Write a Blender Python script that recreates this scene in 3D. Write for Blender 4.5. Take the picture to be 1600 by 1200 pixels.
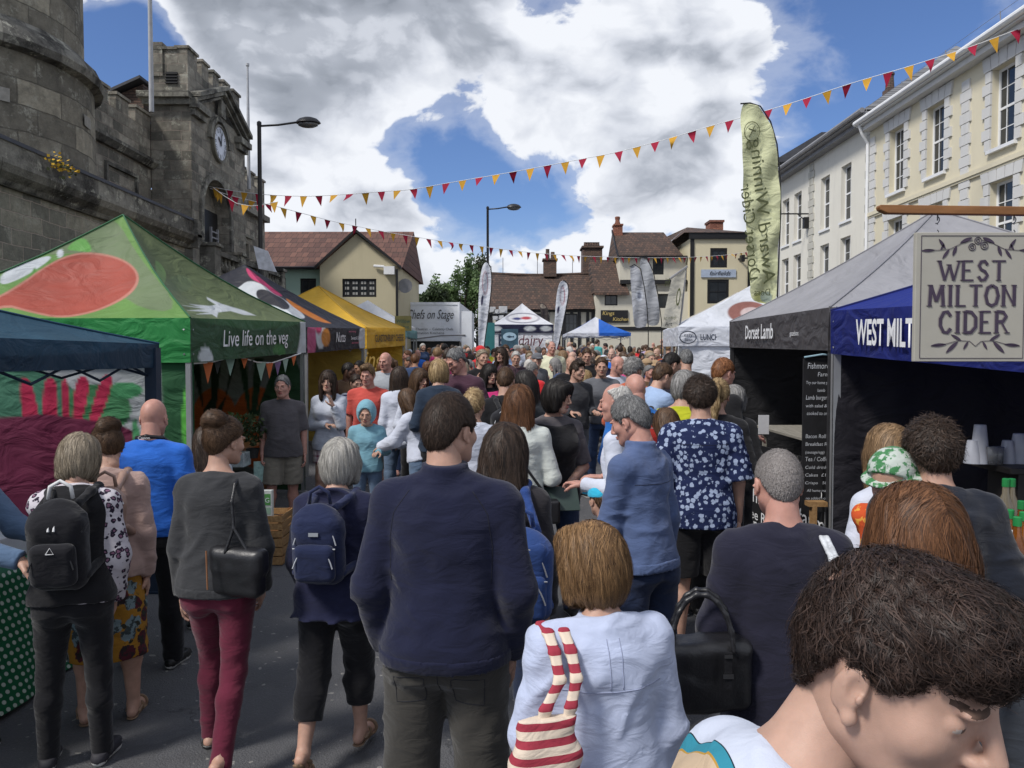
import bpy,math,random
import numpy as np
from mathutils import Vector,Matrix
R=math.radians
sc=bpy.context.scene
for o in list(bpy.data.objects):
 bpy.data.objects.remove(o)
CAMH=1.92;FPX=1200.0;HOR=560.0
cam=bpy.data.cameras.new("camera");camo=bpy.data.objects.new("camera",cam)
sc.collection.objects.link(camo);sc.camera=camo
cam.sensor_width=36;cam.lens=27.0;cam.clip_start=0.05;cam.clip_end=3000
PITCH=math.atan((600-HOR)/FPX)
camo.location=(0,0,CAMH);camo.rotation_euler=(math.pi/2-PITCH,0,0)
sc.view_settings.view_transform='Standard';sc.view_settings.look='None'
sc.view_settings.exposure=0.5;sc.view_settings.gamma=1.0
sc.cycles.max_bounces=6;sc.cycles.transparent_max_bounces=8
SUN_EL,SUN_AZ=R(50),R(232)
def P(px,py,Y):
 """world point at depth Y seen at photo pixel (px,py)"""
 v=Vector(((px-800)/FPX,1.0,-(py-600)/FPX))
 v=Vector((v.x,math.cos(PITCH)*v.y+math.sin(PITCH)*v.z,-math.sin(PITCH)*v.y+math.cos(PITCH)*v.z))
 return Vector((0,0,CAMH))+v*(Y/v.y)
def gz(y):
 return 0.03*max(0.0,y-4.0)
def raydir(px,py):
 d=P(px,py,100.0)-Vector((0,0,CAMH));d.normalize();return d
class NT:
 def __init__(s,tree):s.t=tree;s.n=tree.nodes;s.l=tree.links
 def new(s,ty,**kw):
  n=s.n.new(ty)
  for k,v in kw.items():setattr(n,k,v)
  return n
 def val(s,sock,v):
  if hasattr(v,'is_linked')or isinstance(v,bpy.types.NodeSocket):s.l.new(v,sock)
  elif v is not None:
   if isinstance(v,(tuple,list))and len(v)==3 and sock.type=='RGBA':v=(*v,1)
   sock.default_value=v
 def math(s,op,a,b=None,c=None,clamp=False):
  n=s.new('ShaderNodeMath',operation=op);n.use_clamp=clamp
  s.val(n.inputs[0],a)
  if b is not None:s.val(n.inputs[1],b)
  if c is not None:s.val(n.inputs[2],c)
  return n.outputs[0]
 def vmath(s,op,a,b=None,sc_=None):
  n=s.new('ShaderNodeVectorMath',operation=op);s.val(n.inputs[0],a)
  if b is not None:s.val(n.inputs[1],b)
  if sc_ is not None:s.val(n.inputs[3],sc_)
  return n.outputs[1]if op in('LENGTH','DOT_PRODUCT','DISTANCE')else n.outputs[0]
 def noise(s,vec,scale,detail=4,rough=.55,dist=0.0,dim='3D',out=0):
  n=s.new('ShaderNodeTexNoise',noise_dimensions=dim);s.val(n.inputs['Vector'],vec)
  n.inputs['Scale'].default_value=scale;n.inputs['Detail'].default_value=detail
  n.inputs['Roughness'].default_value=rough;n.inputs['Distortion'].default_value=dist
  return n.outputs[out]
 def ramp(s,fac,stops,interp='LINEAR'):
  n=s.new('ShaderNodeValToRGB');cr=n.color_ramp;cr.interpolation=interp
  while len(cr.elements)<len(stops):cr.elements.new(.5)
  for e,(p,c)in zip(cr.elements,stops):
   e.position=p;e.color=(*c,1)if len(c)==3 else c
  s.val(n.inputs[0],fac);return n.outputs[0]
 def mix(s,fac,a,b,blend='MIX'):
  n=s.new('ShaderNodeMix',data_type='RGBA',blend_type=blend)
  s.val(n.inputs[0],fac);s.val(n.inputs[6],a);s.val(n.inputs[7],b);return n.outputs[2]
 def mapr(s,v,a,b,c=0.0,d=1.0,smooth=False):
  n=s.new('ShaderNodeMapRange');n.interpolation_type='SMOOTHSTEP' if smooth else 'LINEAR'
  for i,x in enumerate((v,a,b,c,d)):s.val(n.inputs[i],x)
  return n.outputs[0]
 def sep(s,v):n=s.new('ShaderNodeSeparateXYZ');s.val(n.inputs[0],v);return n.outputs
 def comb(s,x,y,z):
  n=s.new('ShaderNodeCombineXYZ')
  for i,q in enumerate((x,y,z)):s.val(n.inputs[i],q)
  return n.outputs[0]
world=bpy.data.worlds.new("World");sc.world=world;world.use_nodes=True
def build_world():
 t=NT(world.node_tree);t.n.clear()
 out=t.new('ShaderNodeOutputWorld');bg=t.new('ShaderNodeBackground')
 sky=t.new('ShaderNodeTexSky',sky_type='NISHITA');sky.sun_disc=False
 sky.sun_elevation=SUN_EL;sky.sun_rotation=SUN_AZ;sky.air_density=1.0;sky.dust_density=.6;sky.ozone_density=2.2
 tc=t.new('ShaderNodeTexCoord');d=t.vmath('NORMALIZE',tc.outputs['Generated'])
 x,y,z=t.sep(d)
 pl=t.comb(x,y,t.math('MULTIPLY',z,1.5));pl=t.vmath('ADD',pl,t.vmath('SCALE',t.vmath('SUBTRACT',t.noise(pl,5.0,3,.5,out=1),(.5,.5,.5)),None,.10))
 big=t.noise(pl,4.2,3,.5)
 def bil(v):return t.math('ADD',t.math('MULTIPLY',t.noise(v,9.5,9,.56),.62),t.math('MULTIPLY',t.math('SUBTRACT',1.0,t.math('ABSOLUTE',t.math('SUBTRACT',t.math('MULTIPLY',t.noise(v,17.0,6,.5),2.0),1.0))),.26))
 fine=bil(pl)
 lob=None
 for(px,py,rad,w)in CLOUDS:
  dr=raydir(px,py)
  ds=t.vmath('DISTANCE',d,tuple(dr))
  g=t.mapr(ds,rad*1.25/FPX,rad*.35/FPX,0,w,True)
  lob=g if lob is None else(t.math('ADD',lob,g)if w<0 else t.math('MAXIMUM',lob,g))
 front=t.mapr(y,.45,.75,0,1,True)
 rest=t.math('MULTIPLY',t.math('SUBTRACT',1.0,front),.58)
 lob=t.math('ADD',t.math('MULTIPLY',lob,front),rest)
 f=t.math('ADD',t.math('MULTIPLY',lob,.34),fine)
 f=t.math('ADD',f,t.math('MULTIPLY',big,.62))
 cov=t.math('MAXIMUM',t.mapr(f,.965,1.06,0,1,True),t.math('MULTIPLY',t.mapr(f,.80,1.0,0,1,True),.30))
 thick=t.mapr(f,1.03,1.45,0,1,False)
 up=bil(t.vmath('ADD',pl,(-0.012,0.0,.022)))
 relief=t.mapr(t.math('SUBTRACT',fine,up),-.05,.055,0,1,True)
 b2=t.mapr(t.math('SUBTRACT',t.noise(pl,6.0,3,.5),t.noise(t.vmath('ADD',pl,(-.03,0.0,.06)),6.0,3,.5)),-.13,.13,0,1,True)
 wash=t.math('SUBTRACT',t.math('ADD',t.math('MULTIPLY',thick,.66),.20),t.math('ADD',t.math('MULTIPLY',relief,.13),t.math('MULTIPLY',b2,.42)))
 col=t.ramp(wash,[(0,(.64,.66,.70)),(.25,(.50,.525,.58)),(.5,(.30,.325,.375)),(.95,(.15,.17,.205))])
 skc=t.mix(1.0,sky.outputs[0],(.056,.066,.088),'MULTIPLY')
 hz=t.mapr(z,0.0,.20,.45,0)
 skc=t.mix(hz,skc,(.34,.44,.60))
 col=t.mix(t.mapr(z,0.0,.14,.35,0),col,(.55,.60,.68))
 fin=t.mix(cov,skc,col)
 t.l.new(fin,bg.inputs[0]);bg.inputs[1].default_value=1.0
 t.l.new(bg.outputs[0],out.inputs[0])
CLOUDS=[(500,-80,290,2.2),(330,20,120,1.2),(680,-10,170,1.5),(470,170,170,1.0),(470,310,190,.95),(620,130,180,.95),(860,120,210,1.0),(1050,140,240,1.15),(1200,120,150,1.0),(780,170,120,.9),(960,260,150,.9),(1060,320,140,.85),(580,280,140,.85),
 (670,395,130,.95),(890,400,110,.9),(600,480,160,.9),(960,330,130,.9),(150,-10,110,.9),(1580,40,120,.75),(740,460,160,.75),(1180,280,120,.75),(440,430,150,.8),(1340,190,70,.5),
 (840,310,80,-.8),(720,260,80,-.8),(640,230,50,-.6),(215,110,100,-1.2),(1360,40,190,-.8),(1300,250,60,-.4),(850,8,60,-.5),(720,330,80,-.7),(250,40,50,-.6),(150,100,60,-.8)]
build_world()
sun=bpy.data.lights.new("sun",'SUN');suno=bpy.data.objects.new("sun",sun);sc.collection.objects.link(suno)
sun.energy=2.5;sun.angle=R(11);sun.color=(1.0,.955,.89)
sd=Vector((math.sin(SUN_AZ)*math.cos(SUN_EL),math.cos(SUN_AZ)*math.cos(SUN_EL),math.sin(SUN_EL)))
suno.rotation_euler=sd.to_track_quat('Z','Y').to_euler();suno.location=sd*60
col=sc.collection
def tag(o,label=None,cat=None,group=None,kind=None):
 if label:o['label']=label
 if cat:o['category']=cat
 if group:o['group']=group
 if kind:o['kind']=kind
 return o
def link(name,me,parent=None,loc=None,rz=None):
 o=bpy.data.objects.new(name,me);col.objects.link(o)
 if parent:o.parent=parent
 if loc is not None:o.location=loc
 if rz is not None:o.rotation_euler=(0,0,rz)
 return o
def empty(name,loc=(0,0,0),rz=0,label=None,cat=None,group=None):
 o=bpy.data.objects.new(name,None);col.objects.link(o);o.empty_display_size=.2
 o.location=loc;o.rotation_euler=(0,0,rz);tag(o,label,cat,group);return o
def mesh_np(name,V,Fq,mats=(),mi=None,smooth=True,colors=None):
 """V (n,3); Fq list/array of faces (quads or tris)"""
 me=bpy.data.meshes.new(name)
 V=np.asarray(V,dtype=np.float32);
 if isinstance(Fq,np.ndarray):
  nf,k=Fq.shape
  me.vertices.add(len(V));me.vertices.foreach_set('co',V.ravel())
  me.loops.add(nf*k);me.loops.foreach_set('vertex_index',Fq.astype(np.int32).ravel())
  me.polygons.add(nf);me.polygons.foreach_set('loop_start',np.arange(0,nf*k,k,dtype=np.int32))
  me.polygons.foreach_set('loop_total',np.full(nf,k,dtype=np.int32))
  me.update(calc_edges=True)
 else:
  me.from_pydata([tuple(v)for v in V],[],[tuple(int(i)for i in f)for f in Fq])
 if mi is not None:me.polygons.foreach_set('material_index',np.asarray(mi,dtype=np.int32))
 if smooth:me.polygons.foreach_set('use_smooth',np.ones(len(me.polygons),dtype=bool))
 if colors is not None:
  a=me.color_attributes.new('Col','FLOAT_COLOR','POINT')
  c=np.ones((len(V),4),dtype=np.float32);c[:,:3]=colors
  a.data.foreach_set('color',c.ravel())
 for m in mats:me.materials.append(m)
 me.update()
 return me
class MB:
 """collects solids and builds ONE mesh"""
 def __init__(s):s.v=[];s.f=[];s.m=[];s.cur=0
 def add(s,vs,fs):
  n=len(s.v);s.v+=[tuple(v)for v in vs];s.f+=[tuple(n+i for i in f)for f in fs];s.m+=[s.cur]*len(fs);return s
 def box(s,lo,hi,M=None):
  x0,y0,z0=lo;x1,y1,z1=hi
  vs=[Vector(p)for p in((x0,y0,z0),(x1,y0,z0),(x1,y1,z0),(x0,y1,z0),(x0,y0,z1),(x1,y0,z1),(x1,y1,z1),(x0,y1,z1))]
  if M is not None:vs=[M@v for v in vs]
  return s.add(vs,[(0,3,2,1),(4,5,6,7),(0,1,5,4),(1,2,6,5),(2,3,7,6),(3,0,4,7)])
 def tube(s,pts,r,n=8,cap=True,up=None):
  pts=[Vector(p)for p in pts];rs=r if isinstance(r,(list,tuple))else[r]*len(pts)
  rings=[];
  prev=None
  for i,p in enumerate(pts):
   d=(pts[min(i+1,len(pts)-1)]-pts[max(i-1,0)]).normalized()
   a=prev if prev is not None else(Vector((0,0,1))if abs(d.z)<.9 else Vector((1,0,0)))
   a=(a-d*a.dot(d)).normalized();prev=a;b=d.cross(a)
   rings.append([p+(a*math.cos(2*math.pi*k/n)+b*math.sin(2*math.pi*k/n))*rs[i]for k in range(n)])
  vs=[v for rg in rings for v in rg];fs=[]
  for i in range(len(pts)-1):
   for k in range(n):
    fs.append((i*n+k,i*n+(k+1)%n,(i+1)*n+(k+1)%n,(i+1)*n+k))
  if cap:fs+=[tuple(range(n-1,-1,-1)),tuple(range((len(pts)-1)*n,len(pts)*n))]
  return s.add(vs,fs)
 def lathe(s,prof,n=16,c=(0,0,0),M=None):
  vs=[];
  for(r,z)in prof:
   for k in range(n):
    v=Vector((c[0]+r*math.cos(2*math.pi*k/n),c[1]+r*math.sin(2*math.pi*k/n),c[2]+z));vs.append(M@v if M is not None else v)
  fs=[]
  for i in range(len(prof)-1):
   for k in range(n):fs.append((i*n+k,i*n+(k+1)%n,(i+1)*n+(k+1)%n,(i+1)*n+k))
  fs+=[tuple(range(n-1,-1,-1)),tuple(range((len(prof)-1)*n,len(prof)*n))]
  return s.add(vs,fs)
 def prism(s,poly,origin,u,w,t):
  """polygon [(a,b)] in the plane (origin,u,w) thickened by vector t"""
  o=Vector(origin);u=Vector(u);w=Vector(w);t=Vector(t);n=len(poly)
  vs=[o+u*a+w*b for a,b in poly];vs+=[v+t for v in vs]
  fs=[tuple(range(n)),tuple(range(2*n-1,n-1,-1))]+[(i,i+n,(i+1)%n+n,(i+1)%n)for i in range(n)]
  return s.add(vs,fs)
 def build(s,name,mats,parent=None,smooth=False,bevel=0,loc=None,rz=None,angle=None):
  me=bpy.data.meshes.new(name);me.from_pydata([tuple(v)for v in s.v],[],s.f)
  for m in(mats if isinstance(mats,(list,tuple))else[mats]):me.materials.append(m)
  me.polygons.foreach_set('material_index',s.m)
  if smooth:me.polygons.foreach_set('use_smooth',[True]*len(me.polygons))
  me.update()
  o=link(name,me,parent,loc,rz)
  if bevel:
   b=o.modifiers.new('bevel','BEVEL');b.width=bevel;b.segments=2;b.limit_method='ANGLE';b.angle_limit=R(40)
  if smooth and angle:me.set_sharp_from_angle(angle=R(angle))
  return o
MATS={}
def mat(name,base,rough=.8,spec=.4,var=.12,vscale=6,bump=0.0,bscale=200,metal=0,attr=None,sheen=0,coat=0,trans=0,alpha=1,subs=0,dirt=None):
 key=name
 if key in MATS:return MATS[key]
 m=bpy.data.materials.new(name);m.use_nodes=True;t=NT(m.node_tree);b=t.n['Principled BSDF']
 tc=t.new('ShaderNodeTexCoord');ov=tc.outputs['Object']
 c=None
 if attr:
  a=t.new('ShaderNodeAttribute',attribute_name=attr);c=a.outputs['Color']
 if var:
  n=t.noise(ov,vscale,5,.6)
  f=t.mapr(n,.3,.7,1-var,1+var)
  src=c if c is not None else tuple(base)
  mul=t.vmath('SCALE',src if c is not None else(base[0],base[1],base[2]),None,f)
  t.l.new(mul,b.inputs['Base Color']);cc=mul
 else:
  cc=None
  if c is not None:t.l.new(c,b.inputs['Base Color'])
  else:b.inputs['Base Color'].default_value=(*base,1)
 if dirt:
  dn=t.noise(ov,dirt[1],6,.65);df=t.mapr(dn,.5,.72,0,dirt[2],True)
  mx=t.mix(df,cc if cc is not None else(*base,1),(*dirt[0],1));t.l.new(mx,b.inputs['Base Color'])
 b.inputs['Roughness'].default_value=rough;b.inputs['Specular IOR Level'].default_value=spec
 b.inputs['Metallic'].default_value=metal
 if sheen:b.inputs['Sheen Weight'].default_value=sheen;b.inputs['Sheen Roughness'].default_value=.5
 if coat:b.inputs['Coat Weight'].default_value=coat
 if trans:b.inputs['Transmission Weight'].default_value=trans
 if subs:
  b.inputs['Subsurface Weight'].default_value=subs;b.inputs['Subsurface Radius'].default_value=(.02,.008,.004);b.inputs['Subsurface Scale'].default_value=.35
 if bump:
  bn=t.noise(ov,bscale,3,.6);bp=t.new('ShaderNodeBump');bp.inputs['Strength'].default_value=bump;bp.inputs['Distance'].default_value=.004
  t.l.new(bn,bp.inputs['Height']);t.l.new(bp.outputs[0],b.inputs['Normal'])
 MATS[key]=m;return m
def cloth(name,base,rough=.92,var=.10,folds=.22,sheen=0.15):
 """woven cloth: colour variation, fine weave bump and soft larger folds"""
 if name in MATS:return MATS[name]
 m=bpy.data.materials.new(name);m.use_nodes=True;t=NT(m.node_tree);b=t.n['Principled BSDF']
 tc=t.new('ShaderNodeTexCoord');ov=tc.outputs['Object']
 n=t.noise(ov,9,6,.6);f=t.mapr(n,.3,.7,1-var,1+var)
 t.l.new(t.vmath('SCALE',(base[0],base[1],base[2]),None,f),b.inputs['Base Color'])
 b.inputs['Roughness'].default_value=rough;b.inputs['Specular IOR Level'].default_value=.25
 b.inputs['Sheen Weight'].default_value=sheen
 _clothbump(t,ov,b,folds);MATS[name]=m;return m
def _clothbump(t,ov,b,folds):
 w1=t.noise(ov,350,2,.5)
 mp=t.new('ShaderNodeMapping');mp.inputs['Scale'].default_value=(1,1,2.2);t.l.new(ov,mp.inputs[0])
 w2=t.noise(mp.outputs[0],9,3,.5,.9)
 b1=t.new('ShaderNodeBump');b1.inputs['Strength'].default_value=.25;b1.inputs['Distance'].default_value=.002;t.l.new(w1,b1.inputs['Height'])
 b2=t.new('ShaderNodeBump');b2.inputs['Strength'].default_value=folds;b2.inputs['Distance'].default_value=.05
 t.l.new(w2,b2.inputs['Height']);t.l.new(b1.outputs[0],b2.inputs['Normal']);t.l.new(b2.outputs[0],b.inputs['Normal'])
def A3(v):return np.array(v,dtype=np.float32)
def unit(v):v=A3(v);return v/max(1e-9,float(np.linalg.norm(v)))
def wob(X,Y,Z,f,seed=0.0):
 a=np.sin(f*(X+.6*np.sin(1.3*f*Z*.5+seed)+.3*Y)+seed*1.7)
 b=np.sin(f*1.31*(Y+.5*np.sin(.9*f*X*.6+2+seed))+seed*2.3)
 c=np.sin(f*1.13*(Z+.5*np.sin(1.1*f*Y*.5+4-seed)-.4*X)+seed)
 return(a*b+b*c+c*a)/3
class Fld:
 def __init__(s,lo,hi,res):
  s.lo=A3(lo);s.res=res;s.n=np.ceil((A3(hi)-s.lo)/res).astype(int)+1
  s.ax=[s.lo[i]+res*np.arange(s.n[i],dtype=np.float32)for i in range(3)]
  s.F=np.full(tuple(s.n),.25,dtype=np.float32)
 def box(s,lo,hi):
  a=np.clip(np.floor((A3(lo)-s.lo)/s.res).astype(int),0,s.n-1);b=np.clip(np.ceil((A3(hi)-s.lo)/s.res).astype(int)+1,0,s.n)
  b=np.maximum(b,a+1)
  sl=tuple(slice(a[i],b[i])for i in range(3))
  g=np.meshgrid(*[s.ax[i][sl[i]]for i in range(3)],indexing='ij',copy=False)
  return sl,g
 def comb(s,sl,d,k,sub=False):
  F=s.F[sl]
  if sub:d=-d;h=np.maximum(k-np.abs(F-d),0)/max(k,1e-6);s.F[sl]=np.maximum(F,d)+h*h*k*.25
  else:h=np.maximum(k-np.abs(F-d),0)/max(k,1e-6);s.F[sl]=np.minimum(F,d)-h*h*k*.25
 def cone(s,a,b,r1,r2,k=.02,flat=False,flata=False,sub=False,sq=None):
  a=A3(a);b=A3(b);m=max(r1,r2)+k+3*s.res
  sl,(X,Y,Z)=s.box(np.minimum(a,b)-m,np.maximum(a,b)+m)
  ab=b-a;L2=float(ab@ab)+1e-9
  px,py,pz=X-a[0],Y-a[1],Z-a[2]
  t=(px*ab[0]+py*ab[1]+pz*ab[2])/L2;tc=np.clip(t,0,1)
  qx,qy,qz=px-tc*ab[0],py-tc*ab[1],pz-tc*ab[2]
  if sq:qx,qy,qz=qx*sq[0],qy*sq[1],qz*sq[2]
  d=np.sqrt(qx*qx+qy*qy+qz*qz)-(r1+(r2-r1)*tc)
  L=math.sqrt(L2)
  if flat:d=np.maximum(d,(t-1)*L)
  if flata:d=np.maximum(d,-t*L)
  s.comb(sl,d,k,sub);return s
 def ell(s,c,r,k=.02,M=None,sub=False,flatz=None):
  c=A3(c);m=float(max(r))+k+3*s.res
  sl,(X,Y,Z)=s.box(c-m,c+m)
  px,py,pz=X-c[0],Y-c[1],Z-c[2]
  if M is not None:px,py,pz=[px*M[0][i]+py*M[1][i]+pz*M[2][i]for i in range(3)]
  q=np.sqrt((px/r[0])**2+(py/r[1])**2+(pz/r[2])**2)
  g=np.sqrt((px/r[0]**2)**2+(py/r[1]**2)**2+(pz/r[2]**2)**2)+1e-6
  d=q*(q-1)/g
  s.comb(sl,d,k,sub);return s
 def rbox(s,c,h,r,k=.01,M=None,sub=False):
  c=A3(c);m=float(np.linalg.norm(h))+k+3*s.res
  sl,(X,Y,Z)=s.box(c-m,c+m);px,py,pz=X-c[0],Y-c[1],Z-c[2]
  if M is not None:px,py,pz=[px*M[0][i]+py*M[1][i]+pz*M[2][i]for i in range(3)]
  qx,qy,qz=np.abs(px)-h[0]+r,np.abs(py)-h[1]+r,np.abs(pz)-h[2]+r
  d=np.sqrt(np.maximum(qx,0)**2+np.maximum(qy,0)**2+np.maximum(qz,0)**2)+np.minimum(np.maximum(np.maximum(qx,qy),qz),0)-r
  s.comb(sl,d,k,sub);return s
 def loft(s,o,U,Rt,prof,off=0.0,k=.02,ex=2.3,scale_off=0,sub=False):
  """prof rows (s, rx, ry, yo) along U from o; ellipse-like sections"""
  o=A3(o);U=unit(U);Rt=unit(Rt);Fw=np.cross(U,Rt)
  prof=np.array(prof,dtype=np.float32);ss=np.linspace(prof[0,0],prof[-1,0],48)
  def sm(c):
   v=np.interp(ss,prof[:,0],c)
   for _ in range(3):v[1:-1]=(v[:-2]+2*v[1:-1]+v[2:])/4
   return v
  rx,ry,yo=sm(prof[:,1])+off,sm(prof[:,2])+off,sm(prof[:,3])
  m=float(max(rx.max(),ry.max()))+abs(yo).max()+k+3*s.res
  e0,e1=o+U*ss[0],o+U*ss[-1]
  sl,(X,Y,Z)=s.box(np.minimum(e0,e1)-m,np.maximum(e0,e1)+m)
  px,py,pz=X-o[0],Y-o[1],Z-o[2]
  t=px*U[0]+py*U[1]+pz*U[2];x=px*Rt[0]+py*Rt[1]+pz*Rt[2];y=px*Fw[0]+py*Fw[1]+pz*Fw[2]
  RX=np.interp(t,ss,rx).astype(np.float32);RY=np.interp(t,ss,ry).astype(np.float32);y=y-np.interp(t,ss,yo)
  q=(np.abs(x/RX)**ex+np.abs(y/RY)**ex)**(1/ex)
  d=(q-1)*np.minimum(RX,RY)
  d=np.maximum(d,np.maximum(t-ss[-1]-off,ss[0]-off-t))
  s.comb(sl,d,k,sub);return s
 def cut(s,p,n):
  """remove everything on the side n points to"""
  p=A3(p);n=unit(n)
  X,Y,Z=np.meshgrid(*s.ax,indexing='ij',sparse=True)
  s.F=np.maximum(s.F,(X-p[0])*n[0]+(Y-p[1])*n[1]+(Z-p[2])*n[2]);return s
 def folds(s,amp,f=38,seed=0.0,zfun=None):
  X,Y,Z=np.meshgrid(*s.ax,indexing='ij',sparse=True)
  q=np.clip(wob(X,Y,Z,9.5,seed+1)*2.2+.15,0,1)
  ph=f*.55*(Z+.55*X*np.sin(seed*2+5*Z)+.35*np.sin(6*X+seed)*.3+.4*Y)+2.2*wob(X,Y,Z,7,seed)
  n=-(1-np.abs(np.sin(ph)))**1.6*2.0*q+.25*np.sin(ph*2.3+seed)*q
  n2=wob(X,Y,Z,13,seed)*1.5
  w=1 if zfun is None else zfun(X,Y,Z)
  s.F=s.F+(n*amp+n2*amp*.8)*w;return s
 def noise(s,amp,f,seed=0):
  X,Y,Z=np.meshgrid(*s.ax,indexing='ij',sparse=True);s.F=s.F+amp*wob(X,Y,Z,f,seed);return s
 def nets(s):
  F=s.F;F[0]=F[-1]=.1;F[:,0]=F[:,-1]=.1;F[:,:,0]=F[:,:,-1]=.1
  S=F<0;n=s.n;cx=n-1
  P_,C_,Q_,SG=[],[],[],[]
  def cid(i,j,k):return(i*cx[1]+j)*cx[2]+k
  for a in range(3):
   b,c=(a+1)%3,(a+2)%3
   s0=[slice(None)]*3;s1=[slice(None)]*3;s0[a]=slice(0,-1);s1[a]=slice(1,None)
   s0,s1=tuple(s0),tuple(s1)
   idx=np.array(np.nonzero(S[s0]!=S[s1]));
   if idx.shape[1]==0:continue
   i0=tuple(idx);i1=list(idx.copy());i1[a]=i1[a]+1;i1=tuple(i1)
   f0,f1=F[i0],F[i1];t=f0/(f0-f1)
   p=idx.T.astype(np.float32);p[:,a]+=t
   quad=[]
   for(db,dc)in((-1,-1),(0,-1),(0,0),(-1,0)):
    q=idx.copy();q[b]+=db;q[c]+=dc;quad.append(cid(q[0],q[1],q[2]));P_.append(p);C_.append(quad[-1])
   qd=np.stack(quad,1);fl=~(f0<0);qd[fl]=qd[fl][:,::-1];Q_.append(qd)
  if not Q_:return np.zeros((0,3),np.float32),np.zeros((0,4),np.int32)
  Pc=np.concatenate(P_);Cc=np.concatenate(C_);Q=np.concatenate(Q_)
  u,inv=np.unique(Cc,return_inverse=True);cnt=np.bincount(inv)
  V=np.stack([np.bincount(inv,Pc[:,i])/cnt for i in range(3)],1)*s.res+s.lo
  return V.astype(np.float32),np.searchsorted(u,Q).astype(np.int32)
 def sample(s,Pt):
  g=(Pt-s.lo)/s.res;g=np.clip(g,0,s.n-1.001);i=g.astype(int);f=g-i;out=0
  for dx in(0,1):
   for dy in(0,1):
    for dz in(0,1):
     w=(f[:,0]if dx else 1-f[:,0])*(f[:,1]if dy else 1-f[:,1])*(f[:,2]if dz else 1-f[:,2])
     out=out+w*s.F[i[:,0]+dx,i[:,1]+dy,i[:,2]+dz]
  return out
 def grad(s,Pt):
  e=s.res*.9;g=np.stack([s.sample(Pt+A3([e if j==i else 0 for j in range(3)]))-s.sample(Pt-A3([e if j==i else 0 for j in range(3)]))for i in range(3)],1)
  return g/(np.linalg.norm(g,axis=1,keepdims=True)+1e-9)
def build_head(fem=False,res=.004,child=False):
 f=Fld((-.11,-.13,-.17),(.11,.15,.14),res)
 j=.9 if fem else 1.0
 f.ell((0,-.012,.022),(.073,.092,.094),.01)
 f.ell((0,.028,-.045),(.058*j,.058,.072),.04)
 f.cone((0,.068,-.100),(0,.05,-.085),.016*j,.028*j,.03)
 for sx in(-1,1):
  f.cone((sx*.048*j,-.005,-.055),(sx*.02,.062,-.098),.017,.014,.03)
  f.ell((sx*.044,.056,-.028),(.020,.018,.018),.025)
  f.ell((sx*.026,.084,.017),(.021,.011,.008),.014)
  f.ell((sx*.034,.092,-.003),(.0150,.0125,.0090),.010,sub=True)
  f.ell((sx*.0325,.0705,-.003),(.0135,.0135,.0125),.003)
  f.ell((sx*.077,-.008,-.008),(.008,.0165,.028),.006,M=np.array([[1,0,0],[0,.97,.22],[0,-.22,.97]]))
  f.ell((sx*.0855,.000,-.003),(.0065,.0085,.0165),.003,sub=True);f.ell((sx*.0835,.006,-.010),(.004,.004,.006),.003)
  f.ell((sx*.078,-.000,-.036),(.007,.008,.010),.006)
  f.ell((sx*.0105,.094,-.040),(.0085,.0125,.0075),.008)
 f.cone((0,.087,.010),(0,.111,-.033),.0088,.0095,.010);f.cone((0,.106,-.037),(0,.090,-.044),.006,.006,.006)
 f.ell((0,.090,-.062),(.024,.010,.005),.006)
 f.ell((0,.088,-.071),(.021,.011,.006),.005)
 f.ell((0,.098,-.0662),(.024,.006,.0016),.003,sub=True)
 f.cone((0,-.025,-.06),(0,-.042,-.125),.052,.044*j,.03)
 V,Q=f.nets()
 c=V[Q].mean(1);x,y,z=np.abs(c[:,0]),c[:,1],c[:,2]
 mi=np.zeros(len(Q),int)
 mi[(((x/.023)**2+((z+.0665)/.0115)**2)<1)&(y>.084)]=1
 eye=(((x-.0325)/.0115)**2+((z+.0045)/.0034)**2)<1
 mi[eye&(y>.064)]=3
 mi[((((x-.0325)/.0055)**2+((z+.0045)/.0036)**2)<1)&(y>.064)]=4
 if res>.005:mi[mi==3]=0;mi[((((x-.0325)/.010)**2+((z+.003)/.0042)**2)<1)&(y>.064)]=4
 br=(np.abs(z-(.0205+.10*np.maximum(0,.012-np.abs(x-.034))*0-.0))<.0030)&(x>.016)&(x<.045)&(y>.066)
 if res<.005:mi[br]=2
 return V,Q,mi
HEADS={}
def head_mesh(fem,lo=False):
 k=(fem,lo)
 if k not in HEADS:HEADS[k]=build_head(fem,.0060 if lo else.0038)
 return HEADS[k]
def build_hand(curl=.45,res=.0032,spread=1.0):
 f=Fld((-.09,-.06,-.24),(.07,.13,.04),res)
 f.cone((0,0,.03),(0,0,-.01),.024,.022,.01,sq=(1,1.25,1))
 f.rbox((0,.002,-.052),(.040,.0135,.048),.013,.012)
 f.ell((-.026,.010,-.036),(.018,.014,.03),.012)
 ln=[.068,.078,.072,.056];xs=[-.030,-.010,.010,.029];rr=[.0088,.009,.0086,.0075]
 for i in range(4):
  p=A3((xs[i],.0,-.094+(.006 if i==3 else 0)));a=curl*(.55+.08*i)
  dirx=(xs[i])*.9*spread
  for sgi,frac in enumerate((.45,.30,.25)):
   d=unit((dirx,math.sin(a),-math.cos(a)));q=p+d*ln[i]*frac
   f.cone(p,q,rr[i]*(1-.08*sgi),rr[i]*(.94-.09*sgi),.004)
   p=q;a+=curl*(1.0+.12*i)
 t0=A3((-.034,.006,-.028));t1=A3((-.060,.020,-.058));t2=A3((-.064,.032+.02*curl,-.086));t3=A3((-.056,.040+.03*curl,-.108))
 f.cone(t0,t1,.015,.0115,.008);f.cone(t1,t2,.0115,.0100,.004);f.cone(t2,t3,.0100,.0078,.004)
 return f.nets()
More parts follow.
